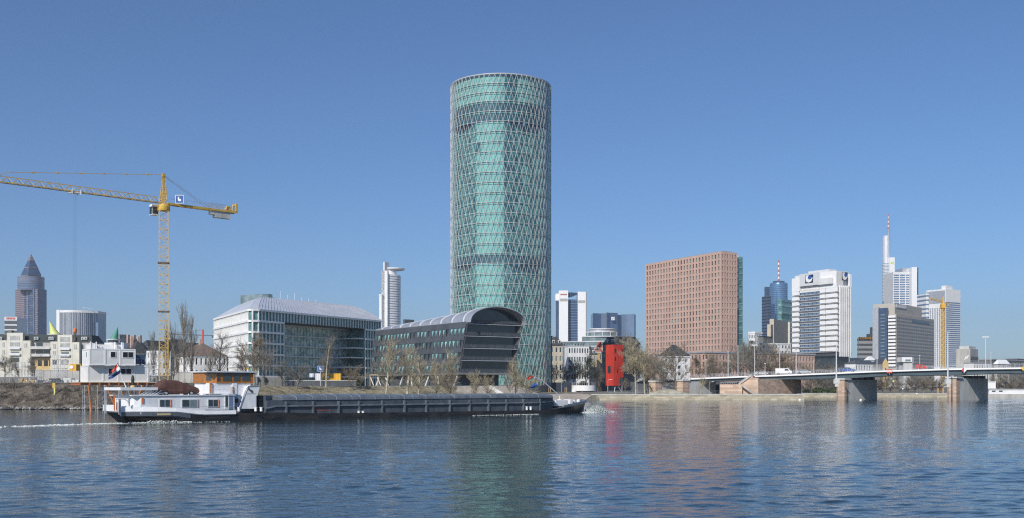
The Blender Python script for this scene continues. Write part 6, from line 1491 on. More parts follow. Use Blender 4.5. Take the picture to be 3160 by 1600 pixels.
# wall coloured dark to stand in for shade behind the approach spans
t = thing('shade_wall', 'long wall coloured dark as shade behind the left bridge approach', 'wall', (px(1945, 352), 352, 1.4), ba); mb = MB(); mb.box(0, 38, 0, .6, 0, 4.0); mb.build('wall', 'steel_dark', t)
t = thing('promenade_railing', 'low steel railing along the quay promenade under the bridge', 'railing', (px(1880, 322), 322, 1.5)); W_ = px(2225, 322)-px(1880, 322); mb = MB()
for h in (.5, 1.0): mb.bar((0, 0, h), (W_, 0, h), .03)
for i in range(20): mb.bar((W_*i/19, 0, 0), (W_*i/19, 0, 1.0), .035)
mb.build('rail', 'steel', t)

# lamp posts on the bridge
lamps = [(2247, 1089, .2, 'bare white lamp post on the bridge above the abutment, leftmost', 0), (2276, 1071, 17, 'tall white lamp post on the far bridge edge left of the abutment top', 0), (2329, 1067, .2, 'tallest thick white post over the abutment corner', 1),
 (2405, 1072, 17, 'white lamp post on the bridge between abutment and emblem tower, far side', 0), (2457, 1080, .2, 'white lamp post on the bridge in front of the brick podium end', 0), (2510, 1117, 17, 'short white lamp post just left of the left river pier', 0),
 (2706, 1075, 17, 'white lamp post in front of the lettered office', 0), (2838, 1100, 17, 'thin lamp post above the red van', 0), (3042, 1042, 17, 'tall lone lamp post at the right against the sky', 1), (3058, 1093, .2, 'short round headed lamp right of the tall lone lamp post', 0), (2361, 1125, .2, 'small round headed lamp beside the sandstone corner', 0), (2177, 1112, 17, 'thin lamp post left of the abutment stairs', 0)]
for x, yt, v, lab, arm in lamps:
    u = bu(x); p_ = P0 + bd*(u) + bn*v
    xx = CX + p_.x/p_.y*F; u += (bu(x)-bu(xx)); p_ = P0 + bd*u + bn*v; z0 = deckz(CX+(P0+bd*u).x/(P0+bd*u).y*F)
    t = thing('street_lamp', lab, 'lamp post', (p_.x, p_.y, z0), ba, 'lamp posts on the bridge'); h = pz(yt, p_.y)-z0
    mb = MB(); mb.bar((0, 0, 0), (0, 0, h), .115 if h > 6 else .07, .07 if h > 6 else .05, n=8); mb.build('pole', 'steel_white', t)
    mb = MB(); (mb.box(-.9, .9, -.2, .2, h+.003, h+.25) if arm else mb.lathe([(.12, h+.003), (.3, h+.15), (.12, h+.35)], n=10)); mb.build('lamp_head', 'steel_white', t)
for k, (x, yt, yb, ytop2) in enumerate(((2581, 1178, 1167, 1067), (2925, 1180, 1165, 1027))):
    d = 289-k*9; t = thing('pier_lamp_mast', ('tall white mast standing on the nose of the left river pier', 'tall white mast with pale shelter on the right river pier')[k], 'lamp post', (px(x, d), d, pz(1178, d)), 0, 'tall masts on the river piers')
    h = pz(ytop2, d)-pz(1178, d); mb = MB(); mb.bar((0, 0, -.3), (0, 0, h), .22, .12, n=8); mb.build('pole', 'steel_white', t); mb = MB(); mb.box(-.5, .5, -.2, .2, h+.003, h+.22); mb.build('lamp_head', 'steel_white', t)
    mb = MB(); mb.box(-.75, .75, -.4, .5, -.6, .6); mb.build('bracket', 'concrete_light', t)
    mb = MB(); mb.box(-.4, .4, -.3, .3, -1.4, -.61); mb.build('lower_bracket', 'concrete_light', t)
# navigation signs on the bridge
def on_edge(x): p_ = P0 + bd*bu(x); return p_
def sign(name, label, x, yc, parts, cat='sign'):
    p_ = on_edge(x) - bn*.25; t = thing(name, label, cat, (p_.x, p_.y, pz(yc, p_.y)), ba)
    for (nm_, poly, m, w_) in parts: flat_poly(poly, 1, lambda u, w, v: (u, -w_-w*.06, v)).build(nm_, m, t)
    mb = MB(); mb.bar((0, .1, -1.1), (0, .1, .6), .05); mb.build('bracket', 'steel', t); return t
M['sign_red'] = mat('sign_red', (.60, .06, .04), rough=.5, var=.04)
r_ = lambda w, a, b: [(-w, a), (w, a), (w, b), (-w, b)]
sign('navigation_board', 'red and white striped navigation board on the bridge edge', 2745, 1146, [('board', r_(.72, -.55, .55), 'sign_red', 0), ('white_bar', r_(.72, -.15, .2), 'white_paint', .07)])
sign('navigation_diamond', 'red and white diamond sign hanging on the bridge edge', 2975, 1142, [('board', [(0, -.85), (.68, 0), (0, .85), (-.68, 0)], 'white_paint', 0), ('red_half', [(0, -.8), (0, .8), (-.64, 0)], 'sign_red', .07)])
sign('navigation_diamond', 'yellow diamond sign on the bridge edge at the right frame edge', 3157, 1138, [('board', [(0, -.6), (.5, 0), (0, .6), (-.5, 0)], 'yellow', 0)])
for x, y, lab in ((2757, 1177, 'small yellow marker under the bridge left of the right pier'), (2871, 1166, 'bright yellow marker under the girder beside the right pier'), (3088, 1171, 'yellow marker under the bridge at right')):
    d = 300; t = thing('channel_marker', lab, 'marker', (px(x, d), d, pz(y, d)), 0, 'yellow markers under the bridge'); flat_poly([(0, -.35), (.35, 0), (0, .35), (-.35, 0)], .08, lambda u, w, v: (u, w, v)).build('board', 'lime', t)
    mb = MB(); mb.bar((0, .12, .1), (0, .12, 1.4), .03); mb.build('hanger', 'steel_dark', t)
# vehicles on the bridge
def vehicle(x, v, L_, Hh, m, kind, label, group=None):
    p_ = on_edge(x) + bn*v; xx = CX+p_.x/p_.y*F; p_ = on_edge(x+(x-xx)) + bn*v; z0 = deckz(x)+.002
    t = thing('parked_van' if kind == 'van' else 'moving_car', label, 'van' if kind == 'van' else 'car', (p_.x, p_.y, z0), ba, group)
    if kind == 'van': side = [(-L_/2, .35), (L_/2, .35), (L_/2, 1.1), (L_/2-.5, 1.25), (L_/2-1.1, Hh), (-L_/2, Hh)]
    else: side = [(-L_/2, .35), (L_/2, .35), (L_/2, .8), (L_/2-1.0, .95), (L_/2-1.7, Hh), (-L_/2+.8, Hh), (-L_/2+.2, .95), (-L_/2, .9)]
    mb = MB(); k = len(side); mb.v = [(a, 0, b) for a, b in side] + [(a, 1.75, b) for a, b in side]; mb.f = [tuple(range(k))[::-1], tuple(range(k, 2*k))] + [(i, (i+1) % k, k+(i+1) % k, k+i) for i in range(k)]; mb.m = [0]*len(mb.f); mb.build('body', m, t)
    gl_ = [(L_/2-.75, 1.22), (L_/2-1.2, Hh-.15), (L_/2-2.1, Hh-.15), (L_/2-2.1, 1.22)] if kind == 'van' else [(L_/2-1.15, 1.0), (L_/2-1.75, Hh-.08), (-L_/2+.9, Hh-.08), (-L_/2+.45, 1.0)]
    flat_poly(gl_, 1, lambda u, w, v_: (u, -.003-w*.02, v_)).build('side_window', 'glass', t)
    for a in (-L_/2+.85, L_/2-.85):
        for y in (-.02, 1.57): mb = MB(); mb.bar((a, y, .32), (a, y+.2, .32), .32, n=12); w2 = mb.build('wheel', 'black', t); mb = MB(); mb.bar((a, y-.02, .32), (a, y-.003, .32), .17, n=8); mb.build('rim', 'steel', w2)
vehicle(2418, 4, 4.8, 1.9, 'white_paint', 'van', 'white van driving on the bridge above the abutment')
vehicle(2480, 4, 4.3, 1.4, 'steel', 'car', 'silver car on the bridge near the left pier')
vehicle(2350, 4.5, 4.2, 1.35, 'concrete_light', 'car', 'pale car on the bridge just right of the sandstone corner')
vehicle(2615, 4, 4.4, 1.4, 'sign_blue', 'car', 'dark blue car on the bridge right of the left pier mast')
vehicle(2843, 14, 3.2, 1.7, 'red', 'van', 'red van on the bridge below the brown hotel')
# far bank details at right
t = thing('moored_houseboat', 'long white moored houseboat at the far right behind the bridge', 'boat', (px(3052, 366), 366, 0), R(-3)); z = lambda y: pz(y, 366); W_ = 15
mb = MB(); mb.prism([(0, 0), (W_+8, 0), (W_+8, 4), (0, 4)], z(1216.5), z(1203)); mb.build('cabin', 'white', t); mb = MB(); mb.box(-.3, W_+8.3, -.3, 4.3, z(1202.8), z(1201)); mb.build('roof', 'steel_white', t)
for a in (1, 3.4): mb = MB(); mb.box(a, a+1.2, -.04, -.002, z(1210), z(1206)); mb.build('window', 'glass', t)
mb = MB(); mb.prism([(-.6, -.4), (W_+9, -.4), (W_+9, 4.4), (-.6, 4.4)], -.3, z(1216.6)); mb.build('hull', 'concrete', t)
t = thing('white_container', 'white box container on the far bank behind the right pier', 'container', (px(3049, 385), 385, pz(1199, 385))); mb = MB(); mb.box(0, 24/F*385, 0, 2.4, 0, 22/F*385); mb.build('wall', 'white_paint', t); mb = MB(); mb.box(.2, 2.6, -.03, -.002, 2.2, 2.5); mb.build('louvre', 'grey', t); mb = MB(); mb.box(-.1, 24/F*385+.1, -.1, 2.5, -1.6, -.01); mb.build('base', 'concrete', t)
for x, y, lab in ((2785, 1200, 'white square notice on a post on the far bank'), (2828, 1216, 'small white notice low on the far bank wall')):
    t = thing('notice_board', lab, 'sign', (px(x, 371), 370.8, 1.0)); h = pz(y, 371)-1.0; mb = MB(); mb.bar((0, 0, 0), (0, 0, h), .05); mb.build('post', 'steel', t); mb = MB(); mb.box(-.25, .25, -.08, -.05, h-.25, h+.25); mb.build('board', 'white_paint', t)
for x in (2894, 2910): t = thing('timber_pile', f'orange timber pile on the far bank, {"left" if x < 2900 else "right"} one', 'post', (px(x, 375), 375, 1.2)); mb = MB(); mb.box(-.25, .25, -.2, .2, 0, 1.9); mb.build('post', 'timber', t); mb = MB(); mb.box(-.3, .3, -.25, .25, 1.903, 2.05); mb.build('cap', 'orange', t)
for x, lab in ((2241, 'white gull floating near the abutment'), ): pass
for x, y, lab in ((2468, 1235.5, 'small white buoy on the water before the left river pier'), (2656, 1236, 'small white buoy on the water at the left pier corner')):
    d = 3253*4.2/(y-HY+.5); t = thing('buoy', lab, 'buoy', (px(x, d), d, 0)); mb = MB(); mb.lathe([(.1, -.1), (.35, 0), (.35, .2), (.12, .42)], n=12); mb.build('float', 'white_paint', t)

# ---------------------------------------------------------------- building site between the barge and the offices
def gz2(X, Y): return ground_z(X, Y-yw(X))
def container(x0, x1, y0, y1, d, m, label, ribs=8, logo=None):
    X0, X1 = px(x0, d), px(x1, d); zb, zt = pz(y1, d), pz(y0, d); t = thing('shipping_container', label, 'container', (X0, d, zb)); W_, H_ = X1-X0, zt-zb
    mb = MB(); mb.box(.05, W_-.05, .05, 2.4, .1, H_-.08); mb.build('wall', m, t)
    mb = MB()
    for i in range(ribs): u = W_*(i+.5)/ribs; mb.box(u-.06, u+.06, -.0, .048, .12, H_-.12)
    for z0, z1 in ((0, .1), (H_-.1, H_)): mb.box(0, W_, 0, .15, z0, z1)
    for u in (0, W_-.12): mb.box(u, u+.12, -.01, .16, .1, H_-.1)
    mb.build('frame', m, t)
    if logo: flat_poly([(W_*.3+.4*math.cos(a), H_*.55+.4*math.sin(a)) for a in [2*math.pi*i/14 for i in range(14)]], 1, lambda u, w, v: (u, -.03-w*.03, v)).build('emblem', logo, t)
    return t
container(994, 1051, 1153, 1180, 268, 'yellow', 'long yellow container on the site before the white glass office', 12, 'steel_white')
container(973, 990, 1153, 1181, 262, 'white', 'white container end-on beside the long yellow container', 3)
container(955, 972, 1153, 1165, 266, 'white', 'small white cabin left of the end-on white container', 3)
container(215, 235, 1124, 1145, 240, 'yellow', 'small yellow container with white emblem left of the site cabins', 4, 'white_paint')
container(236, 250, 1124, 1145, 243, 'crane_yellow', 'darker yellow container tucked behind the site cabins', 3)
container(1062, 1097, 1177, 1184, 262, 'yellow', 'low yellow skip on the site right of the long container', 6)
t = thing('sign_post', 'blue and white square site sign on a post above the yellow container', 'sign', (px(989, 255), 255, 4.0)); S_ = 17/F*255; zz = pz(1147, 255)-4.0
b_sign(t, S_, lambda u, w, v: (u-S_/2, -w, zz+v)); mb = MB(); mb.bar((0, .1, -.5), (0, .1, zz+.3), .07, n=6); mb.build('post', 'steel_white', t)
t = thing('portal_frame', 'timber portal frame with raking props on the site edge', 'frame', (px(1142, 262), 262, 3.9)); f_ = lambda x: px(x, 262)-px(1142, 262); z = lambda y: pz(y, 262)-3.9
mb = MB(); mb.bar((0, 0, -.3), (0, 0, z(1157)), .14); mb.bar((f_(1166), 0, -.3), (f_(1166), 0, z(1157)), .14); mb.bar((-.1, 0, z(1157)), (f_(1167), 0, z(1157)), .14); mb.build('portal', 'timber', t)
for a, b in ((1144, 1153), (1165, 1175), (1190, 1199)): mb = MB(); mb.bar((f_(a), -.1, z(1166)), (f_(b), -.1, z(1190)), .14); mb.build('prop', 'white', t)
t = thing('site_canopy', 'white canopy roof above the site behind the barge wheelhouse', 'canopy', (px(716, 262), 262, 4.2)); f_ = lambda x: px(x, 262)-px(716, 262); z = lambda y: pz(y, 262)-4.2
mb = MB(); mb.box(0, f_(778), 0, 4, z(1131), z(1127)); mb.build('roof', 'white_paint', t)
for x in (718, 748, 776): mb = MB(); mb.bar((f_(x), .3, -.4), (f_(x), .3, z(1131)), .08); mb.build('post', 'steel', t)
for x0, x1, y0, y1, lab in ((756, 768, 1135, 1141, 'yellow skip under the white site canopy'), (780, 792, 1136, 1144, 'yellow digger bucket right of the white site canopy')):
    t = thing('yellow_skip', lab, 'skip', (px(x0, 258), 258, 4.1)); W_ = (x1-x0)/F*258; z1 = pz(y1, 258)-4.1; z2 = pz(y0, 258)-4.1; mb = MB(); mb.hexa([(.15, 0, z1), (W_-.15, 0, z1), (W_-.15, 1, z1), (.15, 1, z1), (0, -.1, z2), (W_, -.1, z2), (W_, 1.1, z2), (0, 1.1, z2)]); mb.build('bin', 'yellow', t); mb = MB()
    for u in (.1, W_-.2): mb.box(u, u+.1, 0, .1, -.4, z1); mb.box(u, u+.1, .9, 1, -.4, z1)
    mb.build('trestle', 'steel', t)
# concrete walls on the site
def wallseg(x0, x1, y0, y1, d, m, label, n=5):
    X0, X1 = px(x0, d), px(x1, d); t = thing('site_wall', label, 'wall', (X0, d, 3.9)); W_ = X1-X0; z1 = pz(y0, d)-3.9
    for i in range(n): mb = MB(); mb.box(W_*i/n+.03, W_*(i+1)/n-.03, 0, .3, -.8, z1); mb.build('panel', m, t)
    mb = MB(); mb.box(-.1, W_+.1, -.1, .4, z1+.003, z1+.15); mb.build('coping', 'concrete_light', t)
wallseg(112, 245, 1144, 1165, 250, 'concrete', 'grey concrete panel wall behind the left scaffolds', 6)
wallseg(530, 650, 1150, 1180, 245, 'concrete', 'grey concrete wall behind the covered car', 6)
wallseg(440, 528, 1160, 1180, 240, 'steel_dark', 'dark hoarding around the crane foot', 5)
wallseg(-60, 112, 1165, 1180, 215, 'concrete_dark', 'low dark wall on the bank top at the left frame edge', 7)
wallseg(650, 880, 1165, 1185, 262, 'concrete_dark', 'low dark site hoarding behind the wheelhouse', 8)
wallseg(880, 1100, 1176, 1190, 256, 'steel_dark', 'dark site hoarding below the yellow container', 8)
# scaffolds and site clutter, left
def scaffold(x0, x1, y0, y1, d, label, nx_=5, nz=5):
    X0 = px(x0, d); W_ = px(x1, d)-X0; zb = pz(y1, d); H_ = pz(y0, d)-zb; t = thing('scaffold', label, 'scaffold', (X0, d, zb)); mb = MB()
    for i in range(nx_+1):
        for y in (0, 1.2): mb.bar((W_*i/nx_, y, 0), (W_*i/nx_, y, H_), .045, n=4)
    for k in range(nz+1):
        for y in (0, 1.2): mb.bar((0, y, H_*k/nz), (W_, y, H_*k/nz), .04)
        for i in range(nx_+1): mb.bar((W_*i/nx_, 0, H_*k/nz), (W_*i/nx_, 1.2, H_*k/nz), .035)
        if k < nz:
            for i in range(k % 2, nx_, 2): mb.bar((W_*i/nx_, 0, H_*k/nz), (W_*(i+1)/nx_, 0, H_*(k+1)/nz), .035)
    mb.build('tubes', 'steel', t)
    for k in range(1, nz, 2): mb = MB(); mb.box(0, W_, .1, 1.1, H_*k/nz+.05, H_*k/nz+.1); mb.build('board', 'timber', t)
scaffold(28, 88, 1118, 1180, 235, 'wide steel scaffold in front of the cream apartments', 6, 5)
scaffold(160, 200, 1098, 1178, 228, 'tall narrow steel scaffold left of the yellow container', 3, 6)
scaffold(96, 120, 1140, 1178, 225, 'short steel scaffold beside the wide one', 2, 3)
scaffold(462, 482, 1128, 1180, 205, 'steel stair scaffold right of the site cabins', 2, 4)
t = thing('site_fence', 'thin wire mesh fence along the bank top left of the cabins', 'fence', (px(0, 196), 196, 4.6)); W_ = px(262, 196)-px(0, 196)
for i in range(9): mb = MB(); mb.bar((W_*i/9, 0, -.4), (W_*i/9, 0, 1.9), .03); mb.build('fence_post', 'steel', t)
mb = MB()
for k in range(5): mb.bar((0, 0, .2+k*.4), (W_, 0, .2+k*.4), .012, n=3)
for i in range(80): mb.bar((W_*i/80, 0, .2), (W_*i/80, 0, 1.8), .008, n=3)
mb.build('mesh', 'steel', t)
rnd = random.Random(21)
piles = [('timber_stack', 'stack of pale boards on the bank top', 60, 'timber'), ('pipe_stack', 'stack of white pipes on the left bank top', 82, 'white'), ('rubble_heap', 'grey rubble heap on the left bank top', 128, 'concrete'), ('board_stack', 'stack of dark formwork boards right of the rubble heap', 150, 'steel_dark'), ('crate_stack', 'stack of pale crates on the bank top left of the cabins', 196, 'offwhite')]
for nm_, lab, x, m in piles:
    d = 205; t = thing(nm_, lab, 'stack', (px(x, d), d, 4.55)); mb = MB()
    for k in range(14):
        zz = (k//4)*.26; u = (k % 4)*.75; 
        if m == 'white': mb.bar((u*.8, 0, zz+.1), (u*.8+rnd.uniform(.0, .2), 2.5, zz+.1), .12, n=6)
        elif m == 'concrete': blob(mb, (rnd.uniform(0, 2.4), rnd.uniform(0, 1), rnd.uniform(0, .7)), rnd.uniform(.2, .45), rnd)
        else: mb.box(u+rnd.uniform(-.1, .1), u+.7, rnd.uniform(-.1, .1), 2, zz, zz+.24)
    mb.build('pile', m, t)
t = thing('depth_gauge', 'yellow gauge board standing on the left bank slope', 'gauge', (px(168, 186), 186, 1.2)); mb = MB(); mb.box(-.12, .12, 0, .08, 0, 3.4); mb.build('board', 'lime', t); mb = MB(); mb.box(-.35, .0, -.03, -.003, 2.5, 3.4); mb.build('plate', 'yellow', t)
# stairs in the bank
t = thing('bank_stair', 'pale concrete stair running down the paved bank', 'stair', (px(1495, 268), 268, 0)); mb = MB(); Xs = px(1495, 268); 
for k in range(16): 
    X = Xs+.42*k; Y = 282-.95*k; mb.box(X-Xs, X-Xs+1.6, Y-268, Y-268+.95, -.2, max(.3, gz2(X, Y)+.22))
mb.build('steps', 'concrete_light', t)
mb = MB(); mb.box(0, 0, 0, 0, 0, 0)
t = thing('bank_parapet', 'low pale stone parapet along the bank top before the dark gabled building', 'wall', (0, 0, 0)); mb = MB(); pts = []
for x in range(1150, 1621, 30):
    Y = 240
    for _ in range(40): X = px(x, Y); Y = yw(X)+8+14*sm(560, 1000, x)+.5
    pts.append((px(x, Y), Y))
for a, b in zip(pts, pts[1:]): fc = Face(a, b); fc.box(mb, 0, fc.L, 3.4, 4.12, -.3, .1)
mb.build('wall', 'concrete_light', t)

# ---------------------------------------------------------------- trees
def tree_mesh(seed, H, style, twig):
    rnd = random.Random(seed); tr_, cr = MB(), MB()
    def grow(p, d, L, r, lv):
        n = 4 if lv < 3 else 2; q = Vector(p); dd = Vector(d); r0 = r; pts = [q.copy()]
        for i in range(n):
            j = .10 if lv == 0 else .22
            dd = (dd + Vector((rnd.uniform(-j, j), rnd.uniform(-j, j), rnd.uniform(-.06, .12)+(.14 if style == 'poplar' else .05)*(lv > 0)))).normalized()
            q2 = q + dd*L/n; r1 = r*(1-.62*(i+1)/n)
            (tr_ if lv == 0 else cr).bar(q, q2, r0, r1, n=6 if lv == 0 else (4 if lv == 1 else 3), caps=False); q, r0 = q2, r1; pts.append(q.copy())
        if lv >= P['lv']: return
        nb = P['nb'][lv]
        for k in range(nb):
            f = P['lo'][lv] + (1-P['lo'][lv])*(k+rnd.random())/nb; i = min(n-1, int(f*n)); b = pts[i].lerp(pts[i+1], f*n-i)
            a = rnd.uniform(0, 2*math.pi); t_ = P['tilt'][lv]*rnd.uniform(.7, 1.25)
            ax_ = dd.orthogonal().normalized(); ax_.rotate(Matrix.Rotation(a, 3, dd)); nd = (dd*math.cos(t_)+ax_*math.sin(t_)).normalized()
            if style == 'poplar': nd = (nd+Vector((0, 0, .5))).normalized()
            l2 = L*P['len'][lv]*rnd.uniform(.65, 1.2)*(1-.45*max(0, f-.35) if lv == 0 else 1)
            grow(b, nd, l2, max(P['rmin'], r*(1-.6*f)*P['rr'][lv]), lv+1)
    P = {'broad': dict(lv=4, nb=(11, 7, 7, 6), lo=(.28, .2, .15, .1), tilt=(.85, .75, .7, .7), len=(.55, .55, .5, .55), rr=(.5, .5, .5, .6), rmin=.019),
         'poplar': dict(lv=3, nb=(30, 8, 6), lo=(.12, .12, .1), tilt=(.62, .5, .5), len=(.30, .5, .5), rr=(.32, .45, .6), rmin=.014),
         'willow': dict(lv=4, nb=(9, 8, 7, 7), lo=(.1, .1, .1, .1), tilt=(.8, .6, .6, .6), len=(.75, .5, .5, .5), rr=(.6, .5, .5, .6), rmin=.017),
         'slim': dict(lv=3, nb=(26, 8, 7), lo=(.2, .1, .1), tilt=(.65, .6, .6), len=(.30, .5, .5), rr=(.35, .45, .6), rmin=.012)}[style]
    grow((0, 0, 0), (rnd.uniform(-.06, .06), rnd.uniform(-.06, .06), 1), H*(.72 if style in ('broad', 'willow') else .98), H*.020, 0)
    return tr_, cr
protos = {}
def proto(style, seed, twig, bark='bark'):
    k = (style, seed, twig, bark)
    if k not in protos:
        a, b = tree_mesh(seed, 10, style, twig); zm = 10/max(v[2] for v in b.v)
        for q in (a, b): q.v = [(v[0]*zm, v[1]*zm, v[2]*zm) for v in q.v]
        protos[k] = (a.mesh('trunk', [bark]), b.mesh('crown', [twig]))
    return protos[k]
def tree(x, ytop, d, style, seed, twig, label, wid=1.0, bark='bark', lean_=0, group=None, kind='bare_tree'):
    X = px(x, d); zb = gz2(X, d)-.1 if d > yw(X) else 0; h = pz(ytop, d)-zb
    t = thing(kind, label, 'tree', (X, d, zb), rot_ := random.Random(x).uniform(0, 6.28), group)
    for me, nm_ in zip(proto(style, seed, twig, bark), ('trunk', 'crown')):
        o = bpy.data.objects.new(nm_, me); col.objects.link(o); o.parent = t; o.scale = (h/10*wid, h/10*wid, h/10)
    return t
T = [
 (14, 1085, 205, 'broad', 12, 'twig_grey', 'bare tree at the left frame edge before the cream apartments', .9), (62, 1102, 208, 'slim', 7, 'twig_grey', 'thin tree on the left bank top before the wide scaffold', 1.3), (108, 1090, 206, 'broad', 13, 'twig_grey', 'bare tree on the left bank before the recessed balconies', .8), (40, 1185, 188, 'willow', 17, 'brush_dark', 'dark scrubby bush on the left bank slope', 2.0), (110, 1190, 188, 'willow', 20, 'brush_dark', 'second dark scrubby bush lower on the left bank slope', 2.0), (210, 1195, 187, 'willow', 14, 'brush_dark', 'dark bush on the bank slope beside the platform', 1.8),
 # x, top y, depth, style, seed, twig, label, width, bark
 (568, 922, 255, 'poplar', 1, 'twig_grey', 'tallest bare poplar, right of the yellow crane mast', .85), (592, 965, 262, 'poplar', 2, 'twig_grey', 'second poplar just right of the tallest one', .8),
 (548, 985, 258, 'poplar', 3, 'twig_grey', 'poplar leaning in from the left of the tallest one', .8), (474, 1015, 300, 'poplar', 2, 'twig_grey', 'small poplar left of the crane mast', .8),
 (516, 985, 262, 'poplar', 1, 'twig_brown', 'poplar standing right behind the crane mast', .7), (675, 1010, 268, 'slim', 4, 'twig_grey', 'slim bare tree before the left end of the white glass office', 1.2),
 (640, 1075, 255, 'slim', 5, 'twig_grey', 'small thin tree before the brown hip roof', 1.3), (455, 1110, 235, 'slim', 6, 'twig_brown', 'thin tree beside the crane foot', 1.2), (532, 1090, 240, 'slim', 7, 'twig_brown', 'thin tree at the dark hoarding', 1.3),
 (788, 1012, 232, 'broad', 11, 'twig_brown', 'large bare tree before the left part of the white glass office', 1.0), (815, 1060, 226, 'broad', 12, 'twig_grey', 'second bare tree right behind the barge funnel block', 1.0), (760, 1070, 240, 'broad', 13, 'twig_brown', 'bare tree behind the wheelhouse', .9),
 (916, 1118, 228, 'willow', 14, 'twig_grey', 'low dark spreading tree above the barge hatches', 1.5), (872, 1105, 232, 'willow', 15, 'twig_grey', 'bushy bare tree left of the low spreading tree', 1.1), (1006, 1020, 236, 'slim', 16, 'twig_brown', 'slender birch like tree beside the yellow container', 1.0, 'bark_pale'),
 (1090, 1120, 240, 'willow', 17, 'twig_brown', 'small round bare tree before the low yellow skip', 1.0), (1112, 1140, 244, 'willow', 15, 'twig_ochre', 'low pale shrub like tree left of the portal frame', 1.2),
 (1190, 1030, 238, 'slim', 18, 'twig_ochre', 'tall pale tree at the left end of the dark gabled building', 1.2, 'bark_pale'), (1256, 1050, 242, 'slim', 4, 'twig_ochre', 'tall pale tree in the middle of the dark long facade', 1.5, 'bark_pale'), (1290, 1075, 240, 'slim', 19, 'twig_ochre', 'pale leaning tree right of the tall pale one', 1.3, 'bark_pale'),
 (1345, 1098, 250, 'willow', 20, 'twig_ochre', 'bushy ochre tree below the barrel roof corner', .9), (1388, 1070, 252, 'slim', 21, 'twig_ochre', 'ochre tree at the corner of the glazed gable', 1.3), (1382, 1135, 245, 'willow', 14, 'twig_brown', 'small dark stemmed tree on the bank before the gable corner', .9),
 (1465, 1130, 250, 'willow', 22, 'twig_ochre', 'small tree on the paved bank before the gable balconies', .9), (1505, 1150, 255, 'willow', 20, 'twig_ochre', 'low tree before the teal entrance of the round tower', .9),
 (1575, 1095, 262, 'slim', 23, 'twig_ochre', 'staked slim tree before the round tower, left stem', 1.0, 'bark_pale'), (1590, 1105, 264, 'slim', 16, 'twig_ochre', 'staked slim tree before the round tower, right stem', 1.0, 'bark_pale'), (1620, 1140, 262, 'willow', 17, 'twig_ochre', 'low pale bush tree at the ramp beside the round tower', 1.1),
 (1712, 1110, 425, 'broad', 12, 'twig_grey', 'bare tree before the beige corner house', .9), (1740, 1120, 420, 'broad', 13, 'twig_brown', 'bare tree left of the round terrace', .9), (1768, 1100, 415, 'broad', 24, 'twig_brown', 'bare tree before the pale modern block', 1.0), (1812, 1085, 410, 'broad', 11, 'leaf_dark', 'dark dense bare tree above the round terrace', 1.1), (1845, 1110, 415, 'broad', 25, 'twig_brown', 'bare tree before the ochre house', .9),
 (1915, 1012, 440, 'broad', 26, 'twig_grey', 'tall dark tree behind the top of the red tower', 1.0), (1962, 1035, 322, 'broad', 27, 'twig_ochre', 'large pale plane tree right of the red tower', .9, 'bark_pale'), (1990, 1060, 320, 'broad', 24, 'twig_ochre', 'second pale plane tree beside the large one', .9, 'bark_pale'),
 (1930, 1165, 350, 'broad', 28, 'twig_brown', 'very small tree at the foot of the red tower', 1.0), (2000, 1085, 324, 'willow', 29, 'twig_brown', 'bushy brown tree behind the left bridge end', 1.1), (2022, 1065, 400, 'broad', 12, 'twig_grey', 'bare tree left of the white villa', 1.1), (2040, 1095, 320, 'willow', 14, 'twig_grey', 'grey bushy tree before the left of the white villa', 1.1),
 (2087, 1050, 319, 'broad', 30, 'twig_brown', 'large bare tree rising before the white villa', 1.0), (2018, 1120, 318, 'willow', 22, 'twig_brown', 'low bushy tree beside the small brick pier', 1.0), (2162, 1150, 316, 'slim', 31, 'twig_ochre', 'small tree on the quay between the brick piers', 1.3, 'bark_pale'),
 (2155, 1085, 440, 'broad', 11, 'twig_brown', 'bare tree before the left of the brick podium', 1.0), (2190, 1080, 440, 'broad', 24, 'twig_brown', 'bare tree before the podium corner', 1.0), (2230, 1090, 445, 'broad', 27, 'twig_brown', 'bare tree before the podium left of the abutment', 1.0), (2292, 1035, 400, 'broad', 32, 'twig_grey', 'tall dark limbed tree above the abutment stairs', .95), (2330, 1040, 450, 'broad', 26, 'twig_grey', 'dense dark tree before the low dark building', 1.1),
 (2395, 1055, 440, 'broad', 13, 'twig_brown', 'wide bare tree before the beige block', 1.2), (2375, 1050, 460, 'broad', 30, 'twig_grey', 'bare tree behind the wide one before the beige block', 1.0), (2430, 1100, 430, 'willow', 29, 'twig_brown', 'bushy tree before the podium right part', 1.1),
 (2500, 1110, 430, 'willow', 17, 'twig_brown', 'round brown bush tree below the emblem tower', 1.5), (2545, 1112, 430, 'willow', 22, 'twig_brown', 'round brown bush tree right below the emblem tower', 1.6), (2600, 1125, 450, 'willow', 20, 'twig_brown', 'low brown tree right of the left pier mast', 1.6)]
for a in T: tree(a[0], a[1], a[2], a[3], a[4], a[5], a[6], a[7], a[8] if len(a) > 8 else 'bark')
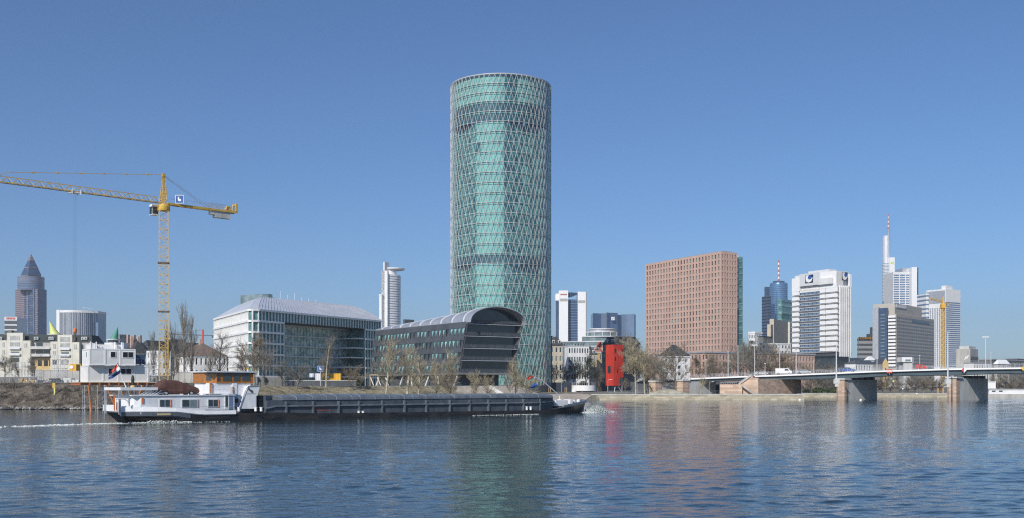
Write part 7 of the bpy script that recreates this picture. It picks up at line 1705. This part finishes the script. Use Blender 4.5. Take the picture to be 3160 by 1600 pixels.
# far bank trees seen between the piers
rnd = random.Random(77); k = 0
words_ = {2500: 'right beside the abutment shadow', 2530: 'second from the abutment in the left span', 2560: 'directly left of the left river pier'}
fx = [2488, 2515, 2540, 2565, 2690, 2712, 2735, 2760, 2785, 2808, 2832, 2856, 2880, 2903, 2925, 3065, 3085, 3105, 3125, 3145, 3165]
for i, x in enumerate(fx):
    d = 392+rnd.uniform(0, 40); span_ = 'left span' if x < 2600 else ('middle span' if x < 3000 else 'right span')
    n_ = [y for y in fx if (y < 2600) == (x < 2600) and (y < 3000) == (x < 3000)].index(x)
    od = ['leftmost', 'second', 'third', 'fourth', 'fifth', 'sixth', 'seventh', 'eighth', 'ninth', 'tenth', 'eleventh'][n_]
    tree(x, 1150+rnd.uniform(-8, 12), d, rnd.choice(('broad', 'willow', 'willow')), rnd.choice((11, 12, 13, 14, 17, 20, 22, 29)) if False else (11 if i % 3 == 0 else 14), rnd.choice(('twig_grey', 'twig_brown', 'twig_grey')), f'bare far bank tree seen through the {span_} of the bridge, {od} from its left', 1.15, group='far bank trees behind the bridge')
for i, x in enumerate((2480, 2505, 2552, 2582, 2700, 2725, 2750, 2775, 2800, 2825, 2850, 2875, 2898, 3060, 3078, 3098, 3120, 3142)):
    span_ = 'left span' if x < 2600 else ('middle span' if x < 3000 else 'right span'); n_ = (i if x < 2600 else (i-4 if x < 3000 else i-13))
    od = ['leftmost', 'second', 'third', 'fourth', 'fifth', 'sixth', 'seventh', 'eighth', 'ninth'][n_]
    tree(x, 1172+rnd.uniform(-4, 8), 384+rnd.uniform(0, 6), 'willow', (14, 17, 20)[i % 3], ('brush_dark', 'twig_brown', 'brush_dark')[i % 3], f'low scrubby thicket on the far bank in the {span_}, {od} from its left', 2.0, group='scrub on the far bank', kind='scrub_tree')
# evergreen and leafy clumps
def leafbush(x, ytop, d, wpx, label, m='leaf', seed=1, name='shrub'):
    rnd = random.Random(seed); X = px(x, d); zb = gz2(X, d)-.1; h = pz(ytop, d)-zb; w_ = wpx/F*d/2; t = thing(name, label, 'shrub', (X, d, zb)); mb = MB()
    for i in range(1600):
        a = rnd.uniform(0, 6.28); rr = rnd.random()**.5; z = rnd.random()**.8; e = math.sqrt(max(0, 1-z*z*.9)); lump = .75+.25*math.sin(a*3+seed)*math.cos(z*5); c_ = Vector((w_*rr*e*lump*math.cos(a), w_*rr*e*lump*math.sin(a)*.8, h*z)); s_ = rnd.uniform(.08, .2)
        u = Vector((rnd.gauss(0, 1), rnd.gauss(0, 1), rnd.gauss(0, 1))).normalized()*s_; v = Vector((rnd.gauss(0, 1), rnd.gauss(0, 1), rnd.gauss(0, 1))).normalized()*s_; mb.quad(c_-u-v, c_+u-v, c_+u+v, c_-u+v)
    mb.build('foliage', m, t); mb = MB()
    for i in range(5): mb.bar((rnd.uniform(-.2, .2), 0, 0), (rnd.uniform(-w_*.5, w_*.5), rnd.uniform(-w_*.3, w_*.3), h*.7), .05, .02, n=4)
    mb.build('stem', 'bark', t)
for x, y, d, w_, lab, m in ((2525, 1197, 378, 60, 'wide green shrub on the far bank in the left span', 'leaf'), (2565, 1199, 380, 40, 'green shrub beside the left river pier', 'leaf'), (2490, 1203, 378, 30, 'low dark shrub at the abutment shadow', 'leaf_dark'), (1800, 1178, 405, 50, 'dark hedge behind the round terrace', 'leaf_dark'), (1720, 1182, 405, 60, 'dark hedge above the quay fence', 'leaf_dark'), (2320, 1052, 500, 60, 'dark evergreen clump right of the brick tower', 'leaf_dark')):
    leafbush(x, y, d, w_, lab, m, seed=x)

# ---------------------------------------------------------------- haze
hm = bpy.data.materials.new('haze_air'); hm.use_nodes = True; t = hm.node_tree; t.nodes.remove(t.nodes['Principled BSDF'])
pv = t.nodes.new('ShaderNodeVolumePrincipled'); pv.inputs['Color'].default_value = (.86, .91, 1, 1); pv.inputs['Density'].default_value = .000115; pv.inputs['Anisotropy'].default_value = .2
t.links.new(pv.outputs[0], t.nodes['Material Output'].inputs['Volume'])
HAZE = True
if HAZE:
    mb = MB(); mb.box(-3100, 3100, -320, 5000, -8, 330); o = mb.build('haze', hm); o['kind'] = 'stuff'
